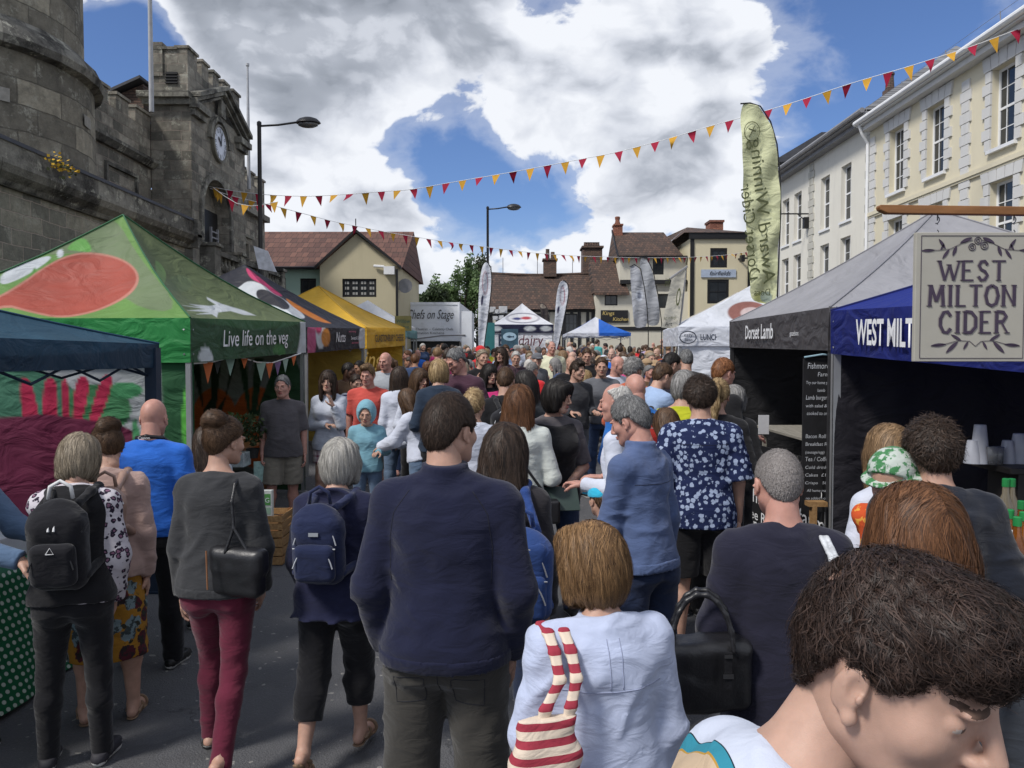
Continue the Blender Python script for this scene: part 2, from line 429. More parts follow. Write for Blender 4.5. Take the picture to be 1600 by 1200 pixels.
HANDS={}
def hand_mesh(kind,lo=False):
 k=(kind,lo)
 if k not in HANDS:HANDS[k]=build_hand({'relax':.42,'grip':1.15,'flat':.16}[kind],.0055 if lo else.0034)
 return HANDS[k]
def rotm(ax,a):
 return np.array(Matrix.Rotation(a,3,ax),dtype=np.float32)
def frame(z_to,y_hint):
 """rotation whose columns map canonical x,y,z ; canonical -Z -> z_to, +Y -> close to y_hint"""
 Z=-unit(z_to);Yv=A3(y_hint);Yv=unit(Yv-Z*float(Yv@Z));X=np.cross(Yv,Z)
 return np.stack([X,Yv,Z],1)
def hair_field(style,res=.006):
 lo,hi=(-.17,-.2,-.18),(.17,.15,.2)
 if style in('long','pony','longw'):lo=(-.19,-.22,-.45)
 f=Fld(lo,hi,res)
 th={'buzz':.003,'short':.013,'side':.018,'curly':.026,'thin':.006,'bob':.02,'long':.02,'longw':.024,'bun':.012,'pony':.012,'boy':.013}[style]
 ts=.35 if style in('short','side')else.55 if style=='boy' else 1;f.ell((0,-.012,.022),(.074+th*ts,.092+th*(ts+1)/2,.094+th),.01)
 if style in('short','side','buzz','thin','curly','boy'):
  f.ell((0,-.033,-.008),(.057+th*.3,.064+th*.4,.086),.03)
  if style=='side':f.ell((.01,.05,.10),(.05,.045,.03),.03)
  if style=='boy':f.ell((.0,.05,.085),(.066,.055,.042),.03);f.ell((0,.082,.06),(.056,.026,.026),.03)
  X,Y,Z=np.meshgrid(*f.ax,indexing='ij',sparse=True)
  hl=np.where(Y>.03,.018+(.012+(Y-.03)*1.05)*np.clip((.068-np.abs(X))/.022,0,1)+.004*np.sin(X*160),np.where(Y>.010,.0,np.where(Y>-.032,.020,.020+(Y+.032)*1.6)))
  hl=np.maximum(hl,(-.062 if style=='boy' else-.085)+.006*np.sin(X*120)+.8*np.maximum(0,np.abs(X)-.035))+.004*wob(X,Y,Z,130,2)
  if style=='boy':hl=np.where(Y>.05,.046-(Y-.05)*.05,np.where(Y>.015,.012+(Y-.015)*.5,np.where(Y>-.035,.020,hl)))+.006*wob(X,Y,Z,90,5)
  if style=='thin':hl=np.where(Y>.0,.045+Y*.9,hl)
  F=np.maximum(f.F,(hl-Z)*.8)
  if style=='thin':
   q=np.sqrt((X/.058)**2+((Y-.01)/.085)**2+((Z-.10)/.05)**2)-1;F=np.maximum(F,-q*.05)
  f.F=F.astype(np.float32)
 elif style in('bun','pony'):
  f.ell((0,-.04,-.01),(.068,.062,.08),.03)
  X,Y,Z=np.meshgrid(*f.ax,indexing='ij',sparse=True)
  hl=np.where(Y>.03,.03+(Y-.03)*1.0+.003*np.sin(X*150),np.where(Y>-.03,.0+(Y+.03)*.5,.0+(Y+.03)*1.5));hl=np.maximum(hl,-.085)
  f.F=np.maximum(f.F,(hl-Z)*.8).astype(np.float32)
  if style=='bun':
   f.ell((.0,-.075,.105),(.060,.055,.048),.02);f.ell((.03,-.085,.10),(.035,.03,.03),.015);f.ell((-.03,-.09,.085),(.03,.03,.03),.015)
  else:
   f.ell((0,-.115,.04),(.03,.03,.03),.01);f.cone((0,-.13,.03),(0,-.15,-.10),.032,.03,.02);f.cone((0,-.15,-.10),(.0,-.13,-.24),.03,.012,.02)
 else:
  if style=='bob':
   f.ell((0,-.028,-.035),(.094,.094,.105),.03)
   f.ell((0,.07,.075),(.062,.035,.04),.02)
   zb=-.118
  else:
   w=1.0 if style=='long' else 1.15
   f.ell((0,-.03,-.03),(.092*w,.092,.11),.03)
   f.loft((0,-.055,0),(0,.06,1),(1,0,0),[(-.36,.05*w,.02,-.02),(-.25,.085*w,.035,-.015),(-.12,.10*w,.06,0),(-.02,.09,.075,.01)],0,.03)
   zb=-.42
  for sx in(-1,1):f.cone((sx*.075,.03,.0),(sx*.074,.03,zb+.03 if style=='bob' else-.20),.024,.020,.02)
  f.ell((0,.125,-.045),(.060,.085,.085),.012,sub=True)
  f.ell((0,.10,-.09),(.052,.085,.09),.012,sub=True)
  f.cut((0,0,zb),(0,0.12,-1))
  f.ell((0,.02,-.16),(.055,.07,.07),.01,sub=True)
 f.noise({'curly':.0065,'boy':.0100,'bun':.0045,'short':.0028,'side':.0045}.get(style,.0018),62 if style in('curly','bun','boy')else 60,len(style))
 if style in('bob','long','longw','pony'):
  X,Y,Z=np.meshgrid(*f.ax,indexing='ij',sparse=True)
  ang=np.arctan2(X,-Y+.02);f.F=(f.F+.0028*np.sin(ang*17+6*np.sin(Z*9))+.0014*np.sin(ang*41+5*Z*7)).astype(np.float32)
 return f
def strands(f,V,N,n,style,width,rng):
 """ribbons that follow the hair volume; returns verts, quads, tone"""
 L={'buzz':.008,'short':.035,'side':.05,'curly':.035,'thin':.025,'bob':.17,'long':.30,'longw':.30,'bun':.07,'pony':.12,'boy':.055}[style]
 steps=7 if L>.04 else 4
 ix=rng.integers(0,len(V),n);p=V[ix].copy()+rng.normal(0,.002,(n,3))
 if style in('bob','long','longw'):
  top=rng.random(n)<.55;j=rng.integers(0,len(V),n);hiV=V[V[:,2]>.06]
  p[top]=hiV[rng.integers(0,len(hiV),n)][top]
 Ls=L*rng.uniform(.6,1.15,n)
 lift=np.abs(rng.normal(0,{'buzz':.0006,'short':.0020,'side':.0034,'curly':.0042,'boy':.0022}.get(style,.0022),n))+.0006
 out=[];cw=np.array([0,-.05,.115])
 cl=lambda s_,f_:wob(p[:,0],p[:,1],p[:,2],f_,s_)*3
 ph=7*cl(1.3,42)+rng.normal(0,.35,n);jit=np.stack([cl(.3,48),cl(2.1,44),cl(4.4,52)*.6],1)*{'short':.45,'side':.55,'curly':.8,'boy':.50,'bun':.5}.get(style,.10)+.45*rng.normal(0,{'buzz':.3,'short':.30,'side':.4,'curly':.5,'boy':.22,'bun':.5}.get(style,.2),(n,3))
 nrm=[];tc_=cl(3.7,70)
 for sI in range(steps):
  g=f.grad(p)
  d=p-cw
  if style in('short','buzz','thin','curly'):fl=d*np.array([1,1,.6])+np.array([0,.0,-.05])
  elif style in('side','boy'):fl=d*np.array([.8,1,.6])+np.array([.03,.05,-.03])
  elif style in('bun','pony'):fl=(np.array([0,-.10,.09]if style=='bun' else[0,-.12,.04])-p);
  else:
   part=np.sign(p[:,:1]-.01)*np.array([[1,0,0]])
   topw=np.clip((p[:,2:3]-.05)/.05,0,1);fl=part*topw*.7+np.array([0,.05,-1.0])*(1-topw*.75)+np.array([0,-.25,0])*topw
  if style=='pony':fl=np.where(p[:,1:2]<-.1,np.array([0,0,-1.0]),fl)
  if style=='bun':fl=np.where((np.linalg.norm(p-np.array([0,-.08,.10]),axis=1)<.07)[:,None],np.cross(p-np.array([0,-.08,.10]),[0.3,.2,1]),fl)
  fl=fl/(np.linalg.norm(fl,axis=1,keepdims=True)+1e-6)
  cr=.9 if style=='curly' else.55 if style=='boy' else.16 if style=='longw' else.07
  fl=fl+jit+cr*np.stack([np.sin(ph+sI*1.5),np.cos(ph*1.7+sI*1.3),.4*np.sin(ph+sI)],1)
  fl=fl-g*np.sum(fl*g,1,keepdims=True);fl=fl/(np.linalg.norm(fl,axis=1,keepdims=True)+1e-6)
  frac=sI/(steps-1)
  h=lift*(.4+1.6*frac)*(1.0 if style!='curly' else 1.15)
  pr=p+g*h[:,None];out.append((pr.copy(),np.cross(fl,g),frac));nrm.append(g)
  p=p+fl*(Ls/(steps-1))[:,None]
  dd=f.sample(p);p=p-f.grad(p)*dd[:,None]*.9
 W=width*rng.uniform(.6,1.3,n)
 P2=np.zeros((n,steps,2,3),np.float32)
 for k,(c,sv,fr)in enumerate(out):
  w=W*(1-.75*fr**2)*.5
  P2[:,k,0]=c-sv*w[:,None];P2[:,k,1]=c+sv*w[:,None]
 base=(np.arange(n)*steps*2)[:,None]
 k=np.arange(steps-1)*2
 Q=np.stack([base+k,base+k+1,base+k+3,base+k+2],2).reshape(-1,4)
 tone=np.repeat(np.clip(.48+tc_*.30+rng.normal(0,.13,n),0,1),steps*2)
 return P2.reshape(-1,3),Q,tone
HAIR={}
def hair_mesh(style,q,width=None,seed=1):
 """q: 0 far, 1 middle, 2 near, 3 close-up. Returns V,Q,tone"""
 key=(style,q)
 if key in HAIR:return HAIR[key]
 f=hair_field(style,(.011,.0075,.0055,.0045)[q]);V,Q=f.nets();rng=np.random.default_rng(hash(style)%100 if False else len(style)*7+q)
 tone=np.full(len(V),.38)+(.02 if style in('buzz','short','thin')else.12)*np.sin(np.arctan2(V[:,0],V[:,1])*19+V[:,2]*20)
 n=(0,1500,10000,34000)[q]
 if style in('long','longw'):n=int(n*1.5)
 if n:
  V2,Q2,t2=strands(f,V,None,n,style,(.006,.0050,.0026,.0014)[q],rng)
  tone=np.concatenate([tone,t2]);Q=np.concatenate([Q,Q2+len(V)]);V=np.concatenate([V,V2])
 HAIR[key]=(V.astype(np.float32),Q.astype(np.int32),tone);return HAIR[key]
def hair_mat(name,dark,light,rough=.42):
 if name in MATS:return MATS[name]
 m=bpy.data.materials.new(name);m.use_nodes=True;t=NT(m.node_tree);b=t.n['Principled BSDF']
 a=t.new('ShaderNodeAttribute',attribute_name='tone');tc=t.new('ShaderNodeTexCoord')
 f=t.math('ADD',a.outputs['Fac'],t.math('MULTIPLY',t.math('SUBTRACT',t.noise(tc.outputs['Object'],26,3),.5),.5))
 c=t.ramp(f,[(.1,dark),(.5,tuple((d+l)/2 for d,l in zip(dark,light))),(.95,light)])
 t.l.new(c,b.inputs['Base Color']);b.inputs['Roughness'].default_value=rough;b.inputs['Specular IOR Level'].default_value=.28
 MATS[name]=m;return m
HC={'black':((.006,.005,.005),(.03,.025,.022)),'dark':((.012,.008,.006),(.075,.048,.034)),'boybrown':((.010,.006,.005),(.065,.040,.031)),'brown':((.03,.016,.009),(.13,.075,.042)),
 'auburn':((.04,.017,.008),(.20,.09,.04)),'grey':((.10,.098,.095),(.36,.35,.34)),'white':((.34,.33,.31),(.66,.65,.62)),'blonde':((.15,.09,.04),(.52,.38,.20)),'ash':((.12,.095,.065),(.42,.35,.26)),'sandy':((.10,.06,.03),(.30,.19,.10)),
 'ginger':((.10,.035,.012),(.32,.14,.06)),'palegrey':((.22,.21,.19),(.52,.50,.46)),'blondebrown':((.05,.025,.012),(.36,.21,.095)),'salt':((.05,.05,.05),(.30,.30,.30)),'stubble':((.20,.18,.17),(.27,.25,.24))}
def HM(c):return hair_mat('hair_'+c,*HC[c],rough=.65 if c in('white','grey','palegrey','salt','stubble')else.52)
SKIN={}
def skin_mats(tone='a'):
 if tone in SKIN:return SKIN[tone]
 b={'a':(.42,.25,.185),'b':(.47,.30,.235),'c':(.34,.18,.115),'d':(.11,.055,.035),'r':(.45,.235,.185),'y':(.44,.275,.21)}[tone];kb=.22 if tone=='y' else.6
 s=mat('skin_'+tone,b,.52,.4,.13,22,.12,600,subs=.12)
 l=mat('lips_'+tone,(b[0]*.8,b[1]*.5,b[2]*.55),.45,.4,.05);br=mat('brow_'+tone,(b[0]*kb,b[1]*kb,b[2]*kb),.8,.2,.3,60)
 SKIN[tone]=[s,l,br,mat('eye_white',(.40,.34,.30),.4,.4,0),mat('iris',(.05,.04,.035),.3,.5,0)];return SKIN[tone]
ARMS={'down':((.16,-.04,-1),(.04,.22,-1)),'bent':((.28,-.10,-1),(-.35,1,.05)),'phone':((.22,.35,-.85),(-.35,.55,.9)),'cross':((.20,.12,-1),(-1,.55,.12)),'cross2':((.20,.12,-1),(-1,.62,-.12)),'pocket':((.38,-.20,-1),(-.22,.42,-1)),
 'chin':((.08,.40,-1),(-.30,.28,1)),'reach':((.12,.75,-.7),(-.05,1,-.12)),'hold':((.15,.15,-1),(-.25,1,.35)),'back':((.22,-.25,-1),(.0,-.05,-1)),'clasp':((.26,.02,-1),(-.62,.75,-.35)),'low':((.20,.05,-1),(-.15,.45,-1)),
 'fwd':((.1,.3,-1),(-.02,.8,-.55))}
LEGS={'stand':(((.06,.02,-1),(.03,-.04,-1)),((.06,0,-1),(.03,-.02,-1))),'step':(((.02,.30,-1),(.02,-.02,-1)),((.02,-.16,-1),(.02,-.50,-1))),'stepl':(((.02,-.16,-1),(.02,-.50,-1)),((.02,.30,-1),(.02,-.02,-1))),
 'shift':(((.10,.05,-1),(.06,-.05,-1)),((.02,-.02,-1),(.0,-.02,-1)))}
def foot_prims(f,A,T,D,g,sc_):
 A,T,D=A3(A),A3(T),A3(D)
 heel=A-T*.035*sc_+D*.042*sc_;ball=A+T*.115*sc_+D*.050*sc_;toe=A+T*.165*sc_+D*.053*sc_
 f.cone(A,heel,.030*sc_+g,.029*sc_+g,.02);f.cone(heel,ball,.029*sc_+g,.030*sc_+g,.015);f.cone(ball,toe,.031*sc_+g,.021*sc_+g,.015)
 f.cone(A+D*.01,ball,.028*sc_+g,.024*sc_+g,.03)
 return heel,toe
def seams(ff,lines,S,Fw,parent,sm=None):
 for ln in lines:
  ln=np.array(ln,float);L=np.concatenate([[0],np.cumsum(np.hypot(*np.diff(ln,axis=0).T))]);tt=np.linspace(0,L[-1],22);pts=[]
  for t in tt:
   s,x=np.interp(t,L,ln[:,0]),np.interp(t,L,ln[:,1]);o=S(s,x)-Fw*.34;d=np.linspace(0,.34,120);q=o+d[:,None]*Fw;F=ff.sample(q);hit=np.nonzero(F<0)[0]
   if len(hit)and hit[0]>0:k=hit[0];f=F[k-1]/(F[k-1]-F[k]);pts.append(Vector(o+Fw*(d[k-1]+(d[k]-d[k-1])*f-.0004)))
  if len(pts)>3:m=MB();m.tube(pts,.0013,5);m.build('seam',sm or mat('seam_thread',(.010,.011,.018),.8),parent,True)
def person(sp):
 """build one person; returns the root mesh object named person"""
 g=lambda k,d=None:sp.get(k,d)
 h=sp['h'];q=g('q',1);b=g('b',1.0);bel=g('bel',0);fem=g('fem',False);rng=random.Random(sp.get('seed',3))
 res=(.022,.0135,.0095,.008)[q];sd=float(g('seed',3))*1.3
 hs=g('hs',1.0)*(h/1.75)**.35
 U=unit((g('side',0),math.tan(g('lean',0.03)),1));Rt=unit(np.cross((0,1,0),U));
 Rt=unit((math.cos(g('twist',0)),math.sin(g('twist',0)),0));Rt=unit(Rt-U*float(Rt@U));Fw=np.cross(U,Rt)
 legs=LEGS[g('legs','stand')]if isinstance(g('legs','stand'),str)else g('legs')
 J={}
 for si,sx in enumerate((1,-1)):
  th,sh=[unit((v[0]*sx,v[1],v[2]))for v in legs[si]]
  hip=A3((sx*.052*h*(b*.5+.5),0,-.02*h));kn=hip+th*.235*h;an=kn+sh*.225*h
  T=unit((sx*.16+.0,1.0,0));D=A3((0,0,-1))
  if legs[si][1][1]<-.3:
   a=.75;T=unit((sx*.05,math.cos(a),-math.sin(a)));D=unit((0,-math.sin(a),-math.cos(a)))
  low=min((an+D*.075*hs)[2],(an+T*.14*hs+D*.07*hs)[2])
  J[sx]=[hip,kn,an,T,D,low]
 dz=-min(J[1][5],J[-1][5])
 for sx in(1,-1):
  for i in range(3):J[sx][i]=J[sx][i]+A3((0,0,dz))
 Pv=A3((0,0,dz))
 S=lambda s,x=0,y=0:Pv+U*(s*h)+Rt*(x*h)+Fw*(y*h)
 shx=(.085 if fem else.098)*(b*.75+.25)
 sh_s=g('sh_s',.262)
 arms={}
 for sx,key in((1,'R'),(-1,'L')):
  a=g(key,'down');a=ARMS[a]if isinstance(a,str)else a
  M=np.stack([Rt,Fw,U],1)
  u,fo=[M@unit((v[0]*sx,v[1],v[2]))for v in a]
  s0=S(sh_s,sx*shx,-.003);e=s0+u*.168*h;w=e+fo*.145*h
  arms[sx]=(s0,e,w,fo)
 bw=b*(.93 if fem else 1.0)
 hipw=.098 if fem else.092
 prof=[(-.06,hipw*.92*b,.066*b,0),(-.005,hipw*b,.071*b+bel*.3*.05,0),(.06,.086*bw,.062*b+bel*.03,bel*.018),(.12,(.074 if fem else.083)*bw+bel*.01,.057*b+bel*.025,bel*.018),(.19,.088*bw,.064*b+bel*.008,.004+(.006 if fem else 0)),(.235,.094*bw,.060*b,-.002),(.265,.078*bw,.050*b,-.006),(.300,.034,.034,-.006)]
 prof=[(s*h,x*h,y*h,o*h)for s,x,y,o in prof]
 yaw,pitch,roll=[R(v)for v in g('look',(0,0,0))]
 HMx=np.array((Matrix.Rotation(-yaw,3,'Z')@Matrix.Rotation(-pitch,3,'X')@Matrix.Rotation(roll,3,'Y')),dtype=np.float32)
 neck=S(.315,0,-.005)
 nk=g('neckf',.012)
 Hc=neck+U*(.042*h+.053*hs)+A3((0,.02*hs,0))+HMx@A3((0,.02,.02))*hs+Fw*nk
 hsc=hs*(.96 if fem else 1.0)
 toph=Hc[2]+.118*hsc
 lo=A3((-.62,-.62,-.02));hi=A3((.62,.62,toph+.1))
 ext=np.array([J[s][i]for s in(1,-1)for i in range(3)]+[v for s in(1,-1)for v in arms[s][:3]]+[Hc,Pv]);pad=.26
 lo=ext.min(0)-pad;hi=ext.max(0)+pad;lo[2]=-.05
 def ring(f,c,n,r,t,k=.01):
  pass
 f=Fld(lo,hi,res)
 sl_=(g('top')or{}).get('sleeve',1.0);bl_=(g('bot')or{}).get('len',1.0)if(g('bot')or{}).get('kind','trousers')!='skirt' else 0
 ta_=.007 if sl_>.9 else 0;tl_=.008 if bl_>.9 else 0
 f.loft(Pv,U,Rt,prof,-.012)
 f.cone(S(.27,0,-.01),Hc+HMx@A3((0,-.035,-.05))*hs,.040*h*(.85 if fem else 1)*g('nk_',1),.031*h*(.82 if fem else 1.0)*g('nk_',1),.03)
 for sx in(1,-1):
  f.cone(S(.298,sx*.016,-.010),arms[sx][0],.024*h,.025*h,.04)
  s0,e,w,fo=arms[sx]
  f.cone(s0,e,.0245*h*b**.5-.005,.0225*h*b**.5-ta_,.02);f.cone(e,w,.0225*h*b**.5-ta_,.0150*h,.015)
  hip,kn,an,T,D,_=J[sx];mid=kn+(an-kn)*.3+A3((0,-.010*h,0))
  f.cone(hip,kn,.050*h*b**.7-.008,.031*h*b**.5-tl_,.03);f.cone(kn,mid,.029*h-tl_,.0325*h-tl_,.03);f.cone(mid,an,.0315*h-tl_,.0195*h,.03)
  foot_prims(f,an,T,D,-.004,hs)
  if q>=1 and fem is False and False:pass
 if fem:
  for sx in(1,-1):f.ell(S(.20,sx*.045,.052),(.040*h,.038*h,.038*h),.04)
 V,Q=f.nets();mi=np.zeros(len(Q),int)
 Vs,Qs,Ms=[V],[Q],[mi];n=len(V)
 hv,hq,hm=head_mesh(fem,q<2)
 hv=(hv*hsc)@HMx.T+Hc;Vs.append(hv);Qs.append(hq+n);Ms.append(hm);n+=len(hv)
 for sx in(1,-1):
  s0,e,w,fo=arms[sx];kind=g('hand'+('R' if sx==1 else 'L'),g('hand','relax'))
  if q==0:kind='relax'
  v,qq=hand_mesh(kind,q<2);v=v*A3((sx,1,1))*(h/1.78)*(.92 if fem else 1.02)
  a=g(('R' if sx==1 else 'L'),'down');hint=g('palm'+('R' if sx==1 else 'L'))
  if hint is None:hint=-sx*Rt if abs(fo[2])>.8 else(A3((0,0,-1))if a!='chin' else-Fw)
  M=frame(fo,hint)
  if sx*float((M@A3((-sx,0,0)))[1])<-9:pass
  v=v@M.T+w;Vs.append(v);
  Qs.append((qq if sx==1 else qq[:,::-1])+n);Ms.append(np.zeros(len(qq),int));n+=len(v)
 Vb,Qb,Mb=np.concatenate(Vs),np.concatenate(Qs),np.concatenate(Ms)
 sk=skin_mats(g('skin','a'))
 root=link('person',mesh_np('person_body',Vb,Qb,sk,Mb));root['category']='person'
 kids={}
 if g('hair')and g('hair')!='bald':
  st=g('hair');q2=g('hq',3 if q==3 else(2 if q==2 else(1 if q==1 else 0)))
  hV,hQ,tone=hair_mesh(st,q2)
  k=hsc*g('hairs',1.0);V2=(hV*k)@HMx.T+Hc
  me=mesh_np('hair',V2,hQ,[HM(g('hc','brown'))])
  at=me.attributes.new('tone','FLOAT','POINT');at.data.foreach_set('value',tone.astype(np.float32))
  kids['hair']=link('hair',me,root)
 tp=g('top');bt0=g('bot')
 if tp:
  off=tp.get('off',.014);hem=tp.get('hem',-.02);sl=tp.get('sleeve',1.0);ff=Fld(lo,hi,res)
  fl=tp.get('flare',.006);ta=tp.get('wide',0.0)
  p2=[list(r)for r in prof]
  for r in p2:
   s=r[0]/h
   ex=off+(fl if s<.1 else 0)+ta*(1 if s<.2 else.4)
   r[1]+=ex;r[2]+=ex
   if tp.get('box')and s<.2:r[1]=max(r[1],(.088*b)*h+off);r[2]=max(r[2],(.062*b)*h+off)
  if bt0 and bt0.get('kind','trousers')!='skirt' and hem<-.025:
   for r in p2:
    if r[0]<.03*h:r[1]=max(r[1],.103*h*b**.7+bt0.get('off',.01)+.007);r[2]=max(r[2],.074*h*b+bt0.get('off',.01)+.006)
  if hem<-.06:p2=[[hem*h-.01,p2[0][1]+tp.get('skirtx',.01),p2[0][2]+tp.get('skirty',.02),p2[0][3]]]+p2
  else:p2[0][0]=min(p2[0][0],hem*h-.03)
  ff.loft(Pv,U,Rt,p2,0.0,.02)
  if fem:
   for sx in(1,-1):ff.ell(S(.195,sx*.043,.050),(.044*h,.042*h,.04*h),.06)
  for sx in(1,-1):
   ff.cone(S(.298,sx*.016,-.010),arms[sx][0],.024*h+off*.8,.026*h+off,.045)
  ff.cut(S(hem,0,0),-U+Fw*tp.get('hemtilt',0));Ft_=ff.F.copy()if tp.get('band')else None
  for sx in(1,-1):
   s0,e,w,fo=arms[sx];sb=tp.get('bag',1.0)
   if sl<=0:ff.cone(s0-Rt*sx*.02,s0,.026*h+off,.024*h+off,.02);continue
   if sl<=.5:
    ee=s0+(e-s0)*(sl/.5)*.95;ff.cone(s0,ee,.025*h*b**.5+off,.025*h*b**.5+off*1.6*sb,.03,flat=True)
   else:
    t_=(sl-.5)/.5;ww=e+(w-e)*t_
    ff.cone(s0,e,.0245*h*b**.5+off*.9,.0225*h*b**.5+off*1.0*sb,.035)
    ff.cone(e,ww,.0225*h*b**.5+off*1.0*sb,.0158*h+off*.85*sb,.022,flat=True)
  nb=tp.get('neck',.313)
  ff.cut(S(nb,0,0),U+Fw*tp.get('ntilt',.35))
  ff.folds(tp.get('fold',.0032)*(1 if q else.5),42,sd)
  cl=tp.get('collar')
  if cl:
   t0=S(.292,0,-.003);r0=.036*h*(.9 if fem else 1)+.014
   ff.cone(t0,t0+(U*.9-Fw*.08)*cl*h,r0+.006,r0,.012,flat=True)
  if tp.get('hood'):
   ff.ell(S(.285,0,-.058),(.072*h,.030*h,.042*h),.02);ff.ell(S(.300,0,-.075),(.05*h,.022*h,.022*h),.02,sub=True)
  if tp.get('hoodup'):
   ff.ell(Hc+HMx@A3((0,-.02,.01)),(.108*hs,.125*hs,.14*hs),.02);ff.ell(Hc+HMx@A3((0,.115,-.02)),(.072*hs,.11*hs,.10*hs),.015,sub=True)
  V,Q=ff.nets()
  kids['top']=link(tp.get('name','jumper'),mesh_np('garment',V,Q,[tp['mat']]),root)
  if tp.get('band'):
   fb=Fld(lo,hi,res);fb.F=Ft_-.0045;fb.cut(S(hem+.026),U);fb.cut(S(hem-.003),-U)
   ang=np.arctan2(*np.meshgrid(fb.ax[0]-Pv[0],fb.ax[1]-Pv[1],indexing='ij'));fb.F=(fb.F+.0012*np.sin(ang*70)[:,:,None]).astype(np.float32)
   V,Q=fb.nets();link('hem_band',mesh_np('hem_band',V,Q,[tp['bandmat']if tp.get('bandmat')else tp['mat']]),kids['top'])
  seams(ff,tp.get('seams',()),S,Fw,kids['top'],tp.get('sm'))
 vs=g('vest')
 if vs:
  ff=Fld(lo,hi,res);off=(tp or{}).get('off',.012)+.014
  p2=[[r[0],r[1]+off,r[2]+off,r[3]]for r in prof];ff.loft(Pv,U,Rt,p2,0,.02)
  if fem:
   for sx in(1,-1):ff.ell(S(.195,sx*.043,.056),(.046*h,.044*h,.042*h),.06)
  for sx in(1,-1):ff.cone(S(.295,sx*.02,-.008),arms[sx][0]-Rt*sx*.035,.030*h+off*.5,.027*h+off*.8,.04)
  ff.cut(S(vs.get('hem',-.03)),-U);ff.cut(S(.30),U+Fw*.5);ff.folds(.004,60,sd)
  V,Q=ff.nets();kids['vest']=link(vs.get('name','body_warmer'),mesh_np('garment',V,Q,[vs['mat']]),root)
 bt=g('bot')
 if bt:
  off=bt.get('off',.010);kd=bt.get('kind','trousers');ff=Fld(lo,hi,res)
  hm_=((tp or{}).get('hem',-.02)-.02)*h;ot=max(.002,min(off,(tp or{}).get('off',.014)-.007));p2=[[r[0],r[1]+(ot if r[0]>hm_ else off),r[2]+(ot if r[0]>hm_ else off*.9),r[3]]for r in prof if r[0]<.15*h]
  if kd=='skirt':
   L=bt.get('len',.30)
   p2=[[-L*h,(.098+bt.get('flare',.0))*h*b,(.082+bt.get('flare',.0))*h*b,0],[-.12*h,.103*h*b+off,.085*h*b+off,0]]+p2
   ff.loft(Pv,U if L<.2 else(0,0,1),Rt,p2,0,.02);ff.cut(Pv+A3((0,0,-L*h)),(0,0,-1))
   ff.cut(S(.09),U)
  else:
   ff.loft(Pv,U,Rt,p2,0,.02);ff.cut(S(bt.get('waist',.07)),U)
   if not fem:pass
   for sx in(1,-1):
    ff.ell(Pv+A3((sx*.045*h,-.035*h,-.045*h)),(.050*h*b,.038*h*b,.052*h),.04)
   for sx in(1,-1):
    hip,kn,an,T,D,_=J[sx];ln=bt.get('len',1.0)
    a1=bt.get('kr',.033)*h+off;a2=bt.get('ar',.027)*h+off*.8
    if ln<.6:
     ff.cone(hip,hip+(kn-hip)*(ln/.5),.053*h*b**.7+off,.040*h+off*1.6,.02,flat=True)
    else:
     t_=(ln-.5)/.5;ff.cone(hip,kn,.053*h*b**.7+off,a1,.02)
     mid=kn+(an-kn)*.3+A3((0,-.008*h,0));en=kn+(an-kn)*min(1.0,t_)+A3((0,0,-.02*h if t_>=1 else 0))
     ff.cone(kn,mid,a1,a1*.98,.03);ff.cone(mid,en,a1*.98,a2,.03,flat=True)
  fz=J[1][1][2]
  ff.folds(bt.get('fold',.003)*(1 if q else.5),50,sd+2)
  V,Q=ff.nets();kids['bottom']=link(bt.get('name',kd),mesh_np('garment',V,Q,[bt['mat']]),root)
  seams(ff,bt.get('seams',()),S,Fw,kids['bottom'])
 if g('hat'):
  ff=Fld(Hc-.24,Hc+.24,.014);W_=lambda v:Hc+(HMx@A3(v))*hs
  ff.ell(W_((0,-.01,.035)),(.096*hs,.112*hs,.100*hs),.01,HMx.T);ff.cut(W_((0,0,.02)),-(HMx@A3((0,.1,1))))
  if g('hat')=='cap':ff.rbox(W_((0,.13,.025)),(.06*hs,.055*hs,.012),.01,.01,HMx.T)
  else:ff.ell(W_((0,0,.025)),(.15*hs,.16*hs,.020),.012,HMx.T)
  V,Q=ff.nets();kids['hat']=link(g('hat'),mesh_np('hat',V,Q,[tp['mat']]),root)
 if g('shoe')is not None and q>=1:
  for sx in(1,-1):
   hip,kn,an,T,D,_=J[sx];a,t=an,an+T*.2*hs
   ff=Fld(np.minimum(an,t)-.12,np.maximum(an,t)+.12,.0075)
   heel,toe=foot_prims(ff,an,T,D,.006,hs)
   ff.cut(an+D*.079*hs,D);tk=g('shoek','trainer')
   ff.cut(an+D*(.012 if tk=='trainer' else.03),-D-T*(.0 if tk=='trainer' else.35))
   if tk=='sandal':
    keep=ff.F.copy();X,Y,Z=np.meshgrid(*ff.ax,indexing='ij',sparse=True)
    tt=(X-an[0])*T[0]+(Y-an[1])*T[1]+(Z-an[2])*T[2];dd=(X-an[0])*D[0]+(Y-an[1])*D[1]+(Z-an[2])*D[2]
    m=np.minimum(np.minimum(.066*hs-dd,np.abs(tt-.125*hs)-.012),np.minimum(np.abs(tt-.05*hs)-.008,np.abs(dd-.035)-.007+np.maximum(0,tt-.03)))
    ff.F=np.maximum(ff.F-.002,m).astype(np.float32)
   V,Q=ff.nets();c=V[Q].mean(1);dq=(c-an)@D;smi=(dq>.054*hs).astype(int)if tk=='trainer' else np.zeros(len(Q),int)
   link('shoe' if tk!='sandal' else 'sandal',mesh_np('shoe',V,Q,[g('shoe'),g('sole',mat('rubber_sole_white',(.6,.6,.58),.6))],smi),root)
 sp['_J']=dict(S=S,arms=arms,Hc=Hc,HM=HMx,U=U,Rt=Rt,Fw=Fw,legs=J,hs=hsc,top=toph,root=root)
